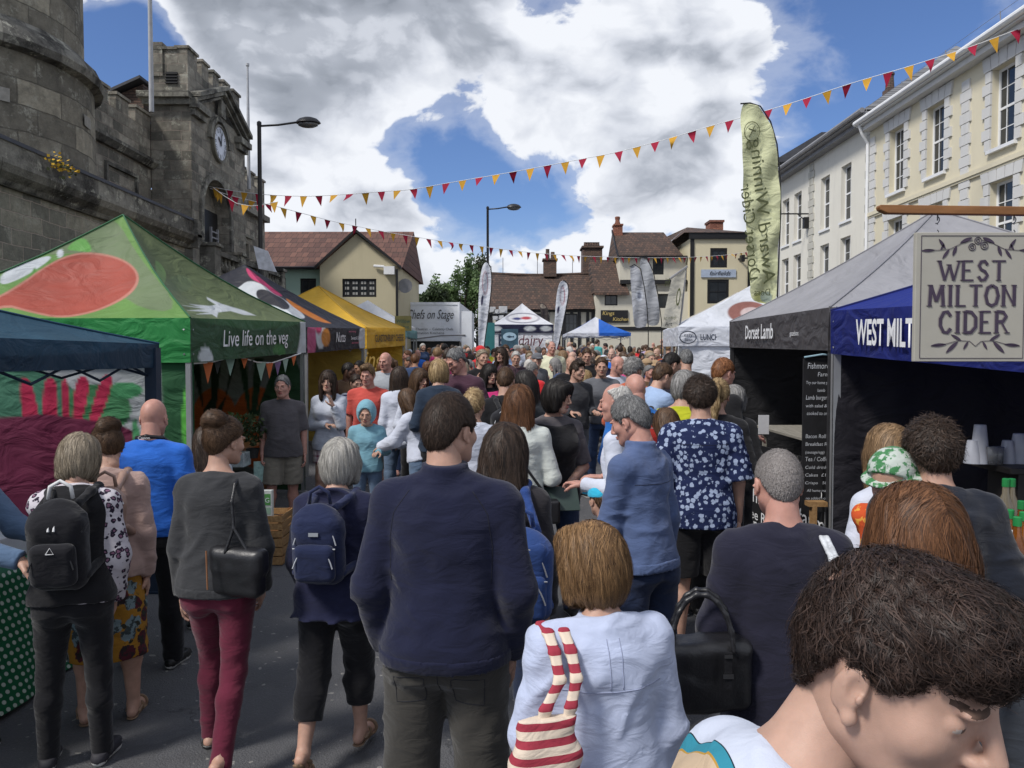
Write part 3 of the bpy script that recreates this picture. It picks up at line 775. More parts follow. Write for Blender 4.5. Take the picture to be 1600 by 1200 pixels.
 root.location=sp.get('loc',(0,0,0));root.rotation_euler=(0,0,R(sp.get('rz',0)))
 if sp.get('label'):root['label']=sp['label']
 if sp.get('group'):root['group']=sp['group']
 return root,kids
def place(sp,px,topy,d,face=0):
 """stand the person at depth d with the head at pixel column px; height follows from the head's row"""
 z=P(px,topy,d).z;g0=gz(d)
 sp['h']=sp.get('h')or(z-g0);sp['rz']=face;sp['loc']=(P(px,topy,d).x,d,g0)
 return sp
def asphalt():
 m=bpy.data.materials.new('asphalt');m.use_nodes=True;t=NT(m.node_tree);b=t.n['Principled BSDF']
 tc=t.new('ShaderNodeTexCoord');ov=tc.outputs['Object']
 big=t.noise(ov,.45,5,.6);mid=t.noise(ov,3.5,5,.65);fine=t.noise(ov,130,3,.7)
 v=t.new('ShaderNodeTexVoronoi');v.inputs['Scale'].default_value=95;t.l.new(ov,v.inputs['Vector'])
 c=t.ramp(big,[(.3,(.065,.066,.072)),(.6,(.090,.091,.097)),(.75,(.11,.11,.114))])
 c=t.mix(t.mapr(mid,.5,.68,0,.45,True),c,(.052,.052,.056))
 c=t.mix(t.mapr(v.outputs['Distance'],.10,.32,.55,0),c,(.16,.16,.165))
 sp=t.noise(ov,23,1,.3);c=t.mix(t.mapr(sp,.72,.76,0,.7),c,(.30,.29,.27));v3=t.new('ShaderNodeTexVoronoi',feature='DISTANCE_TO_EDGE');v3.inputs['Scale'].default_value=.55;t.l.new(t.vmath('ADD',ov,t.vmath('SCALE',t.noise(ov,2.5,4,.7,out=1),None,.5)),v3.inputs['Vector']);c=t.mix(t.math('MULTIPLY',t.mapr(v3.outputs['Distance'],.006,.0,0,.8),t.mapr(big,.45,.55,0,1)),c,(.02,.02,.022));c=t.mix(t.mapr(t.noise(ov,1.1,3,.5,1.5),.60,.66,0,.5,True),c,(.045,.045,.048))
 t.l.new(c,b.inputs['Base Color']);b.inputs['Roughness'].default_value=.82
 bp=t.new('ShaderNodeBump');bp.inputs['Strength'].default_value=.55;bp.inputs['Distance'].default_value=.012
 t.l.new(t.math('ADD',fine,t.math('MULTIPLY',v.outputs['Distance'],.8)),bp.inputs['Height']);t.l.new(bp.outputs[0],b.inputs['Normal'])
 return m
def ground():
 ys=[-30,-5,0,2,4,6,10,16,24,34,46,60,80,120,200,400,900];xs=[-900,-200,-60,-30,-12,0,12,30,60,200,900]
 def z(y):return gz(y)if y<60 else gz(60)-(y-60)*.02
 V=[(x,y,z(y))for y in ys for x in xs];n=len(xs)
 F=[(j*n+i,j*n+i+1,(j+1)*n+i+1,(j+1)*n+i)for j in range(len(ys)-1)for i in range(n-1)]
 o=link('ground',mesh_np('ground',V,F,[asphalt()],smooth=False));o['kind']='structure'
 pv=mat('paving',(.16,.155,.15),.85,.3,.2,1.5,.5,40)
 m=MB()
 for y0,y1 in((4,16),(16,46)):
  m.add([(7.6,y0,gz(y0)+.12),(12.4,y0,gz(y0)+.12),(12.4,y1,gz(y1)+.12),(7.6,y1,gz(y1)+.12),(7.6,y0,gz(y0)-.05),(7.6,y1,gz(y1)-.05)],[(0,1,2,3),(4,0,3,5)])
 m.add([(7.6,-5,.12),(12.4,-5,.12),(12.4,4,.12),(7.6,4,.12),(7.6,-5,-.05),(7.6,4,-.05)],[(0,1,2,3),(4,0,3,5)])
 m.build('pavement',pv)['kind']='structure'
ground()
def wallvec(t,ov):
 x,y,z=t.sep(ov);return t.comb(t.math('ADD',x,y),z,0.0)
def stone_mat(name,c1,c2,mort,w=.62,h=.29,dark=.6,rnd=0,moss=.35,wear=1.0):
 m=bpy.data.materials.new(name);m.use_nodes=True;t=NT(m.node_tree);b=t.n['Principled BSDF']
 tc=t.new('ShaderNodeTexCoord');ov=tc.outputs['Object']
 v=wallvec(t,ov)if not rnd else t.comb(t.math('MULTIPLY',t.math('ARCTAN2',t.sep(ov)[1],t.sep(ov)[0]),rnd),t.sep(ov)[2],0.0)
 wv=t.vmath('ADD',v,t.vmath('SCALE',t.noise(v,1.7,3,.6,out=1),None,.09));
 br=t.new('ShaderNodeTexBrick');t.l.new(wv,br.inputs['Vector']);br.inputs['Scale'].default_value=1
 br.inputs['Brick Width'].default_value=w;br.inputs['Row Height'].default_value=h;br.inputs['Mortar Size'].default_value=.011;br.inputs['Mortar Smooth'].default_value=.35
 br.offset=.43;br.inputs['Color1'].default_value=(0,0,0,1);br.inputs['Color2'].default_value=(1,1,1,1);br.inputs['Mortar'].default_value=(.5,.5,.5,1)
 c=t.ramp(br.outputs['Color'],[(0,c1),(.5,tuple((a+q)/2 for a,q in zip(c1,c2))),(1,c2)])
 n1=t.noise(ov,1.4,8,.72);n2=t.noise(ov,6,6,.7);n3=t.noise(ov,30,4,.7)
 c=t.mix(t.mapr(n2,.35,.7,0,.55),c,tuple(x*.45 for x in c1))
 c=t.mix(t.mapr(n1,.44,.66,0,dark,True),c,(.028,.027,.026))
 c=t.mix(t.math('MULTIPLY',t.mapr(t.noise(ov,2.6,6,.75),.54,.64,0,moss*2.4,True),t.mapr(n3,.4,.6,.3,1)),c,(.36,.355,.30))
 c=t.mix(t.mapr(br.outputs['Fac'],0,1,0,.55),c,mort)
 t.l.new(c,b.inputs['Base Color']);b.inputs['Roughness'].default_value=.93;b.inputs['Specular IOR Level'].default_value=.2
 hh=t.math('SUBTRACT',t.math('ADD',t.math('MULTIPLY',n2,.5),t.math('MULTIPLY',n3,.35)),t.math('MULTIPLY',br.outputs['Fac'],.7*wear))
 bp=t.new('ShaderNodeBump');bp.inputs['Strength'].default_value=1.0;bp.inputs['Distance'].default_value=.05
 t.l.new(hh,bp.inputs['Height']);t.l.new(bp.outputs[0],b.inputs['Normal']);return m
STONE=stone_mat('greensand_ashlar',(.19,.19,.16),(.40,.38,.30),(.50,.42,.36),.48,.245,.30)
STONED=stone_mat('sooty_ashlar',(.15,.145,.125),(.40,.37,.31),(.34,.28,.24),.5,.26,.42,0,.6)
STONER=stone_mat('tower_ashlar',(.16,.15,.125),(.38,.35,.275),(.08,.075,.065),.80,.44,.38,2.4)
TRIM=stone_mat('weathered_moulding',(.15,.145,.13),(.30,.29,.25),(.12,.115,.10),1.3,1.5,.92,0,.6,.3)
def render_mat(name,base,dirt=.25):
 m=bpy.data.materials.new(name);m.use_nodes=True;t=NT(m.node_tree);b=t.n['Principled BSDF']
 tc=t.new('ShaderNodeTexCoord');ov=tc.outputs['Object'];x,y,z=t.sep(ov)
 st=t.noise(t.comb(t.math('MULTIPLY',t.math('ADD',x,y),2.2),t.math('MULTIPLY',z,.25),0.0),1.2,5,.65)
 n=t.noise(ov,.8,5,.6)
 c=t.mix(t.mapr(st,.5,.75,0,dirt,True),base,tuple(v*.55 for v in base))
 c=t.mix(t.mapr(n,.4,.7,0,.25),c,tuple(v*.8 for v in base))
 t.l.new(c,b.inputs['Base Color']);b.inputs['Roughness'].default_value=.88;b.inputs['Specular IOR Level'].default_value=.2
 bp=t.new('ShaderNodeBump');bp.inputs['Strength'].default_value=.3;bp.inputs['Distance'].default_value=.01
 t.l.new(t.noise(ov,35,4,.6),bp.inputs['Height']);t.l.new(bp.outputs[0],b.inputs['Normal']);return m
def tile_mat(name,c1,c2,axis='x',w=.2,h=.16,moss=.3):
 m=bpy.data.materials.new(name);m.use_nodes=True;t=NT(m.node_tree);b=t.n['Principled BSDF']
 tc=t.new('ShaderNodeTexCoord');ov=tc.outputs['Object'];x,y,z=t.sep(ov)
 v=t.comb(x if axis=='x' else y,z,0.0);v=t.vmath('ADD',v,t.vmath('SCALE',t.noise(v,3,2,.5,out=1),None,.03))
 br=t.new('ShaderNodeTexBrick');t.l.new(v,br.inputs['Vector']);br.inputs['Scale'].default_value=1
 br.inputs['Brick Width'].default_value=w;br.inputs['Row Height'].default_value=h;br.inputs['Mortar Size'].default_value=.012;br.inputs['Mortar Smooth'].default_value=.6
 br.inputs['Color1'].default_value=(0,0,0,1);br.inputs['Color2'].default_value=(1,1,1,1);br.inputs['Mortar'].default_value=(.5,.5,.5,1)
 c=t.ramp(br.outputs['Color'],[(0,c1),(.55,tuple((a+q)/2 for a,q in zip(c1,c2))),(1,c2)])
 c=t.mix(t.mapr(t.noise(ov,1.3,6,.7),.5,.7,0,moss,True),c,(.04,.036,.028))
 c=t.mix(t.mapr(t.noise(ov,9,4,.7),.6,.75,0,.35,True),c,(.16,.12,.085))
 c=t.mix(t.mapr(br.outputs['Fac'],0,1,0,.85),c,(.012,.010,.009))
 t.l.new(c,b.inputs['Base Color']);b.inputs['Roughness'].default_value=.9
 saw=t.math('FRACT',t.math('DIVIDE',z,h));bp=t.new('ShaderNodeBump');bp.inputs['Strength'].default_value=1;bp.inputs['Distance'].default_value=.05
 t.l.new(t.math('ADD',t.math('MULTIPLY',t.math('SUBTRACT',1.0,saw),.8),t.math('MULTIPLY',br.outputs['Color'],.25)),bp.inputs['Height']);t.l.new(bp.outputs[0],b.inputs['Normal'])
 return m
BRICK=tile_mat('chimney_brick',(.16,.055,.035),(.26,.10,.06),'x',.22,.075,.3)
DBRICK=tile_mat('sooty_brick',(.06,.04,.032),(.12,.07,.05),'x',.22,.075,.4)
GLASS=mat('window_glass',(.022,.026,.03),.07,.6,.3,2)
WHITEP=mat('white_paint',(.72,.73,.74),.5,.4,.04,3)
BLACKP=mat('black_paint',(.012,.012,.013),.45,.4,.1,3)
LEAD=mat('lead_sheet',(.045,.047,.055),.55,.4,.3,3,.4,20)
SLATE=tile_mat('slate',(.13,.135,.145),(.20,.205,.215),'y',.3,.2,.15)
ZINC=mat('grey_gutter',(.22,.22,.23),.5,.4,.15,4)
def wall(m,o,u,L,H,openings=(),t=.0,z0=0.0,rev=.14,nrm=None):
 """wall rectangle from o along u, openings [(a0,z0,a1,z1)] with reveals going inwards (-nrm)"""
 o=Vector(o);u=Vector(u).normalized();n=Vector(nrm).normalized();zz=Vector((0,0,1))
 xs=sorted({0,L,*[a for q in openings for a in(q[0],q[2])]});zs=sorted({z0,H,*[a for q in openings for a in(q[1],q[3])]})
 P_=lambda a,z,d=0:o+u*a+zz*z-n*d
 flip=u.cross(zz).dot(n)<0
 for i in range(len(xs)-1):
  for j in range(len(zs)-1):
   cx,cz=(xs[i]+xs[i+1])/2,(zs[j]+zs[j+1])/2
   if any(q[0]<cx<q[2]and q[1]<cz<q[3]for q in openings):continue
   vs=[P_(xs[i],zs[j]),P_(xs[i+1],zs[j]),P_(xs[i+1],zs[j+1]),P_(xs[i],zs[j+1])]
   m.add(vs,[(3,2,1,0)if flip else(0,1,2,3)])
 for a0,b0,a1,b1 in openings:
  f=[P_(a0,b0),P_(a1,b0),P_(a1,b1),P_(a0,b1)];bk=[P_(a0,b0,rev),P_(a1,b0,rev),P_(a1,b1,rev),P_(a0,b1,rev)]
  m.add(f+bk,[(0,1,5,4),(1,2,6,5),(2,3,7,6),(3,0,4,7)])
def window(parent,o,u,n,w,h,cols=2,rows=4,fr=.05,frame=None,glass=None,bar=.022,meeting=True,depth=.06,sill=None,name='window'):
 """o: lower corner of the opening at frame depth"""
 o=Vector(o);u=Vector(u).normalized();n=Vector(n).normalized();zz=Vector((0,0,1));m=MB()
 M=Matrix(((u.x,-n.x,zz.x,o.x),(u.y,-n.y,zz.y,o.y),(u.z,-n.z,zz.z,o.z),(0,0,0,1)))
 m.box((0,0,0),(fr,depth,h),M);m.box((w-fr,0,0),(w,depth,h),M);m.box((fr,0,0),(w-fr,depth,fr),M);m.box((fr,0,h-fr),(w-fr,depth,h),M)
 if meeting:m.box((fr,.004,h/2-.03),(w-fr,depth,h/2+.03),M)
 for i in range(1,cols):m.box((w*i/cols-bar/2,.012,fr),(w*i/cols+bar/2,depth-.01,h-fr),M)
 for j in range(1,rows):
  if meeting and abs(j/rows-.5)<.05:continue
  m.box((fr,.015,h*j/rows-bar/2),(w-fr,depth-.012,h*j/rows+bar/2),M)
 f=m.build(name,frame or WHITEP,parent)
 g=MB();g.box((fr*.5,depth*.45,fr*.5),(w-fr*.5,depth*.6,h-fr*.5),M);g.build('pane',glass or GLASS,f)
 if sill:
  s=MB();s.box((-.08,-sill-.10,-.09),(w+.08,.05,-.004),M);s.build('sill',frame or WHITEP,f)
 return f
def text_on(parent,s,o,u,v,size,mt,shear=0,width=None,mirror=False,name='lettering',depth=.004,bold=0,warp=None,align='LEFT'):
 """lettering lying in the plane (u,v) with its lower left corner at o"""
 cu=bpy.data.curves.new('txt','FONT');cu.body=s;cu.size=size;cu.shear=shear;cu.offset=bold;cu.resolution_u=3;cu.align_x=align
 ob=bpy.data.objects.new('txt',cu);col.objects.link(ob);dg=bpy.context.evaluated_depsgraph_get();dg.update()
 me=bpy.data.meshes.new_from_object(ob.evaluated_get(dg));bpy.data.objects.remove(ob)
 V=np.array([p.co for p in me.vertices]);
 if len(V)==0:return None
 if width:V[:,0]*=width/max(1e-6,(V[:,0].max()-min(0,V[:,0].min())))
 if mirror:V[:,0]=V[:,0].max()-V[:,0]
 o=Vector(o);u=Vector(u).normalized();v=Vector(v).normalized()
 for p,q in zip(me.vertices,V):
  p.co=warp(q[0],q[1])if warp else o+u*q[0]+v*q[1]
 me.materials.clear();me.materials.append(mt)
 ob=link(name,me,parent);return ob
STROKES={'W':([[(0,1),(.28,0)],[(.28,0),(.5,.8)],[(.5,.8),(.74,0)],[(.74,0),(1,1)]],[(0,1),(1,1),(.5,.8)],1.05),'E':([[(.1,0),(.1,1)],[(.1,1),(.85,1)],[(.1,.52),(.65,.52)],[(.1,0),(.9,0)]],[(.1,0),(.1,1)],.68),
 'S':([[(.85,.80),(.6,1),(.3,.97),(.12,.76),(.3,.56),(.62,.46),(.85,.26),(.62,.03),(.3,.0),(.08,.2)]],[],.62),'T':([[(.5,0),(.5,1)],[(0,1),(1,1)]],[(.5,0)],.72),
 'M':([[(.1,0),(.16,1)],[(.16,1),(.5,.22)],[(.5,.22),(.84,1)],[(.84,1),(.92,0)]],[(.1,0),(.92,0),(.14,1),(.86,1)],.95),'I':([[(.5,0),(.5,1)]],[(.5,0),(.5,1)],.34),
 'L':([[(.15,0),(.15,1)],[(.15,0),(.9,0)]],[(.15,1),(.15,0)],.62),'O':([[(.5,1),(.2,.88),(.06,.5),(.2,.12),(.5,0),(.8,.12),(.94,.5),(.8,.88),(.5,1)]],[],.82),
 'N':([[(.12,0),(.12,1)],[(.12,1),(.86,0)],[(.86,0),(.86,1)]],[(.12,0),(.12,1),(.86,1)],.82),'C':([[(.9,.78),(.65,1),(.35,.96),(.1,.66),(.1,.34),(.35,.04),(.65,0),(.92,.2)]],[],.72),
 'D':([[(.12,0),(.12,1)],[(.12,1),(.55,.98),(.88,.72),(.88,.28),(.55,.02),(.12,0)]],[(.12,0),(.12,1)],.78),'R':([[(.12,0),(.12,1)],[(.12,1),(.6,.98),(.82,.78),(.6,.54),(.12,.52)],[(.45,.52),(.92,0)]],[(.12,0),(.12,1),(.92,0)],.76)}
def polyline(m,pts,w,o,u,v,t,taper=False):
 o,u,v,t=Vector(o),Vector(u),Vector(v),Vector(t)
 n=len(pts);L,Rr=[],[]
 for i,(a,b)in enumerate(pts):
  p0=pts[max(0,i-1)];p1=pts[min(n-1,i+1)];d=Vector((p1[0]-p0[0],p1[1]-p0[1])).normalized();nn=Vector((-d.y,d.x));ww=w*(.5 if not taper else.5*math.sin(math.pi*(i+.35)/(n-.3)))
  L.append(o+u*(a+nn.x*ww)+v*(b+nn.y*ww));Rr.append(o+u*(a-nn.x*ww)+v*(b-nn.y*ww))
 vs=L+Rr+[q+t for q in L]+[q+t for q in Rr];fs=[]
 for i in range(n-1):fs+=[(i,i+1,n+i+1,n+i),(2*n+i,3*n+i,3*n+i+1,2*n+i+1),(i,2*n+i,2*n+i+1,i+1),(n+i,n+i+1,3*n+i+1,3*n+i)]
 m.add(vs,fs)
def serif_word(m,word,x,y,h,w_total,o,u,v,t,thick=.13,jit=.0):
 tw=sum(STROKES[c][2]+.16 for c in word)-.16;k=w_total/tw;cx=x
 for i,c in enumerate(word):
  st,se,wd=STROKES[c];W=wd*k;kk=0
  def T(p):return(cx+p[0]*W,y+p[1]*h)
  for s in st:
   vert=abs(s[0][0]-s[-1][0])<.35 or len(s)>4
   polyline(m,[T(p)for p in s],h*thick*(1.0 if vert and not(c in 'WMN' and kk in(1,3)and c=='W')else.55),o,u,v,Vector(t)*(1+.12*kk));kk+=1
  for p in se:q=T(p);polyline(m,[(q[0]-h*.11,q[1]),(q[0]+h*.11,q[1])],h*.05,o,u,v,Vector(t)*1.7)
  cx+=W+.16*k
def georgian():
 CREAM=render_mat('cream_render',(.64,.59,.45),.14);QU=render_mat('white_quoins',(.58,.58,.57),.25)
 hx=12.0;root=empty('town_house',(hx,18,0),0,'tall cream rendered house with white quoins round its sash windows, nearest on the right','house','georgian houses on the right')
 cy=lambda y:y-18
 ops=[];Y0,Y1=6.0,26.0
 colsY=[24.15,21.95,18.95,15.4,12.2,9.0]
 for c in colsY:
  ops+=[(c-.47-Y0,7.12,c+.47-Y0,9.1),(c-.47-Y0,4.25,c+.47-Y0,6.3),(c-.5-Y0,1.5,c+.5-Y0,3.4)]
 m=MB();wall(m,(0,cy(Y0),0),(0,1,0),Y1-Y0,9.65,ops,rev=.30,nrm=(-1,0,0))
 m.add([(0,cy(Y1),0),(9,cy(Y1),0),(9,cy(Y1),9.65),(0,cy(Y1),9.65),(0,cy(Y0),0),(9,cy(Y0),0),(9,cy(Y0),9.65),(0,cy(Y0),9.65),(9,cy(Y0),0),(9,cy(Y1),0)],[(0,1,2,3),(4,7,6,5),(5,6,2,1)])
 m.build('wall',CREAM,root)
 for c in colsY:
  for zb,zt,hw in((7.12,9.1,.47),(4.25,6.3,.47),(1.5,3.4,.5)):
   w=window(root,(.16,cy(c-hw),zb),(0,1,0),(-1,0,0),2*hw,zt-zb,3,4,.07,sill=.16)
   q=MB();n=7;hh=(zt-zb)/n
   for k in range(n):
    e=.34 if k%2 else.22
    for s in(-1,1):
     a,b_=sorted((cy(c)+s*(hw+.002),cy(c)+s*(hw+e)));q.box((-.05,a,zb+k*hh+.012),(.03,b_,zb+(k+1)*hh-.012))
   for k in range(5):
    a0=-hw-.3+k*(2*hw+.6)/5;a1=a0+(2*hw+.6)/5-.02;top=zt+.36+(.07 if k==2 else 0)
    q.prism([(a0,0),(a1,0),(a1+(k-1.6)*.035,top-zt),(a0+(k-2.4)*.035,top-zt)],(-.055,cy(c),zt+.01),(0,1,0),(0,0,1),(.08,0,0))
   q.build('quoin_surround',QU,root)
 for yy in(25.75,20.5,10.6):
  q=MB()
  for k in range(30):
   z=1.0+k*.285
   if z>9.2:continue
   e=.24 if k%2 else.17;q.box((-.045,cy(yy)-e,z),(.03,cy(yy)+e,z+.265))
  q.build('quoin_strip',QU,root)
 s=MB();s.box((-.09,cy(Y0),6.66),(.02,cy(Y1),6.78));s.box((-.06,cy(Y0),6.60),(.02,cy(Y1),6.657));s.build('string_course',CREAM,root)
 g=MB();g.box((-.42,cy(Y0),9.66),(.3,cy(Y1)+.1,9.72));g.box((-.30,cy(Y0),9.50),(.02,cy(Y1),9.655))
 g.build('cornice',QU,root)
 g=MB();g.tube([(-.46,cy(Y0),9.79),(-.46,cy(Y1)+.12,9.79)],.085,10);g.tube([(-.42,cy(25.9),9.7),(-.3,cy(25.92),9.4),(-.10,cy(25.95),9.1),(-.10,cy(25.95),.2)],.05,8)
 g.build('gutter',WHITEP,root)
 r=MB();r.add([(-.4,cy(Y0),9.8),(-.4,cy(Y1)+.1,9.8),(5,cy(Y1)+.1,11.9),(5,cy(Y0),11.9),(9.3,cy(Y0),9.8),(9.3,cy(Y1)+.1,9.8)],[(0,3,2,1),(3,4,5,2),(1,2,5)]);r.build('roof',SLATE,root)
 w=MB()
 for k in range(9):
  y=7+k*2.3;w.tube([(-.4,cy(y),9.8),(-.42,cy(y),10.15)],.012,5)
 w.tube([(-.42,cy(7),10.12),(-.42,cy(25.5),10.12)],.006,4);w.build('bird_wire',ZINC,root)
 DQ=render_mat('dirty_quoins',(.48,.47,.42),.9);WH=render_mat('offwhite_render',(.68,.66,.59),.32);hx=12.3;YC=30
 root=empty('town_house',(hx,YC,0),0,'off-white rendered house beyond the cream one, tall sashes and dirty corner quoins','house','georgian houses on the right');cy=lambda y:y-YC
 Y0,Y1=26.3,35.4;cw=[28.5,30.4,33.3,34.75];ops=[]
 for c in cw:ops+=[(c-.43-Y0,7.0,c+.43-Y0,9.05),(c-.43-Y0,4.2,c+.43-Y0,6.4),(c-.45-Y0,1.7,c+.45-Y0,3.5)]
 m=MB();wall(m,(0,cy(Y0),0),(0,1,0),Y1-Y0,10.1,ops,rev=.28,nrm=(-1,0,0))
 m.add([(0,cy(Y0),0),(8,cy(Y0),0),(8,cy(Y0),10.1),(0,cy(Y0),10.1),(0,cy(Y1),0),(8,cy(Y1),0),(8,cy(Y1),10.1),(0,cy(Y1),10.1)],[(0,3,2,1),(4,5,6,7),(1,2,6,5)])
 m.build('wall',WH,root)
 for c in cw:
  for zb,zt in((7.0,9.05),(4.2,6.4),(1.7,3.5)):window(root,(.16,cy(c-.43),zb),(0,1,0),(-1,0,0),.86,zt-zb,2,4,.06,sill=.12)
 for yy in(26.62,31.75):
  q=MB()
  for k in range(31):e=.30 if k%2 else.20;q.box((-.04,cy(yy)-e,.9+k*.29),(.03,cy(yy)+e,.9+k*.29+.27))
  q.build('quoin_strip',DQ,root)
 g=MB();g.box((-.55,cy(Y0)-.3,10.1),(8.3,cy(Y1)+.2,10.2));g.box((-.35,cy(Y0)-.12,9.95),(.02,cy(Y1),10.097));g.tube([(-.6,cy(Y0)-.35,10.22),(-.6,cy(Y1)+.2,10.22)],.09,8);g.build('eaves',ZINC,root)
 r=MB();r.add([(-.55,cy(Y0)-.3,10.25),(-.55,cy(Y1)+.2,10.25),(4,cy(Y1)-1.7,13.4),(4,cy(28.6),13.4),(4.2,cy(Y0)-.3,10.25),(8.4,cy(Y0)-.3,10.25),(8.4,cy(Y1)+.2,10.25)],[(0,3,2,1),(0,4,5,3),(3,5,6,2),(1,2,6)]);rf=r.build('roof',SLATE,root)
 c=MB();c.box((3.8,cy(33.3),13.0),(4.2,cy(33.8),13.5));c.lathe([(.17,13.5),(.19,13.52),(.15,14.1),(.19,14.12),(.19,14.2)],10,(4.0,cy(33.55),0));c.build('chimney',DBRICK,rf)
 l=MB();l.tube([(-.0,cy(32.0),7.9),(-1.5,cy(32.0),7.9)],.03,6);l.tube([(-.0,cy(32.0),7.5),(-.5,cy(32.0),7.9)],.02,6);l.box((-.24,cy(31.9),7.3),(-.02,cy(32.1),7.75));l.build('bracket_arm',BLACKP,root)
 root=empty('town_house',(12.6,38,0),0,'grey house with a dark slate roof glimpsed behind the off-white house','house','georgian houses on the right')
 m=MB();m.box((0,-2.4,0),(8,-1.2,10.9));m.build('wall',render_mat('grey_render',(.42,.42,.43),.4),root)
 m=MB();m.box((-.4,-2.6,10.9),(8.2,-1.0,11.1));m.add([(-.4,-2.6,11.1),(8.2,-2.6,11.1),(8.2,-1.0,11.1),(-.4,-1.0,11.1),(1.6,-2.4,12.3),(6.4,-2.4,12.3),(6.4,-1.1,12.3),(1.6,-1.1,12.3)],[(0,1,5,4),(1,2,6,5),(2,3,7,6),(3,0,4,7),(4,5,6,7)]);m.build('roof',LEAD,root)
georgian()
def bracket_lamp():
 m=empty('wall_lamp',(11.9,22.9,0),0,'black lantern on a scrolled iron bracket fixed to the cream house','wall lamp')
 b=MB();b.tube([(0,0,4.9),(-1.6,0,4.9)],.03,6)
 b.tube([(-.05,0,4.9),(-.1,0,5.25),(-.35,0,5.38),(-.55,0,5.22),(-.5,0,5.02),(-.35,0,5.0),(-.28,0,5.12),(-.36,0,5.2)],.02,6);b.build('bracket',BLACKP,m)
 l=MB();l.lathe([(.05,4.85),(.2,4.8),(.17,4.76),(.12,4.35),(.05,4.3)],6,(-1.55,0,0));l.build('lantern',BLACKP,m)
bracket_lamp()
def crenel(m,x0,x1,y0,y1,zb,zt,step=.95,gap=.42,axis='y',drop=.42):
 """parapet with merlons along an axis"""
 a0,a1=(y0,y1)if axis=='y' else(x0,x1)
 n=max(1,round((a1-a0)/step));st=(a1-a0)/n
 B=lambda p,q,z0,z1,e=0:m.box((x0-e,p,z0)if axis=='y' else(p,y0-e,z0),(x1+e,q,z1)if axis=='y' else(q,y1+e,z1))
 B(a0,a1,zb,zt-drop)
 for k in range(n):
  p=a0+k*st+gap/2*st;q=a0+(k+1)*st-gap/2*st
  if k==0:p=a0
  if k==n-1:q=a1
  B(p,q,zt-drop,zt-.07);
  m.box((x0-.05,p-.03,zt-.07)if axis=='y' else(p-.03,y0-.05,zt-.07),(x1+.05,q+.03,zt)if axis=='y' else(q+.03,y1+.05,zt))
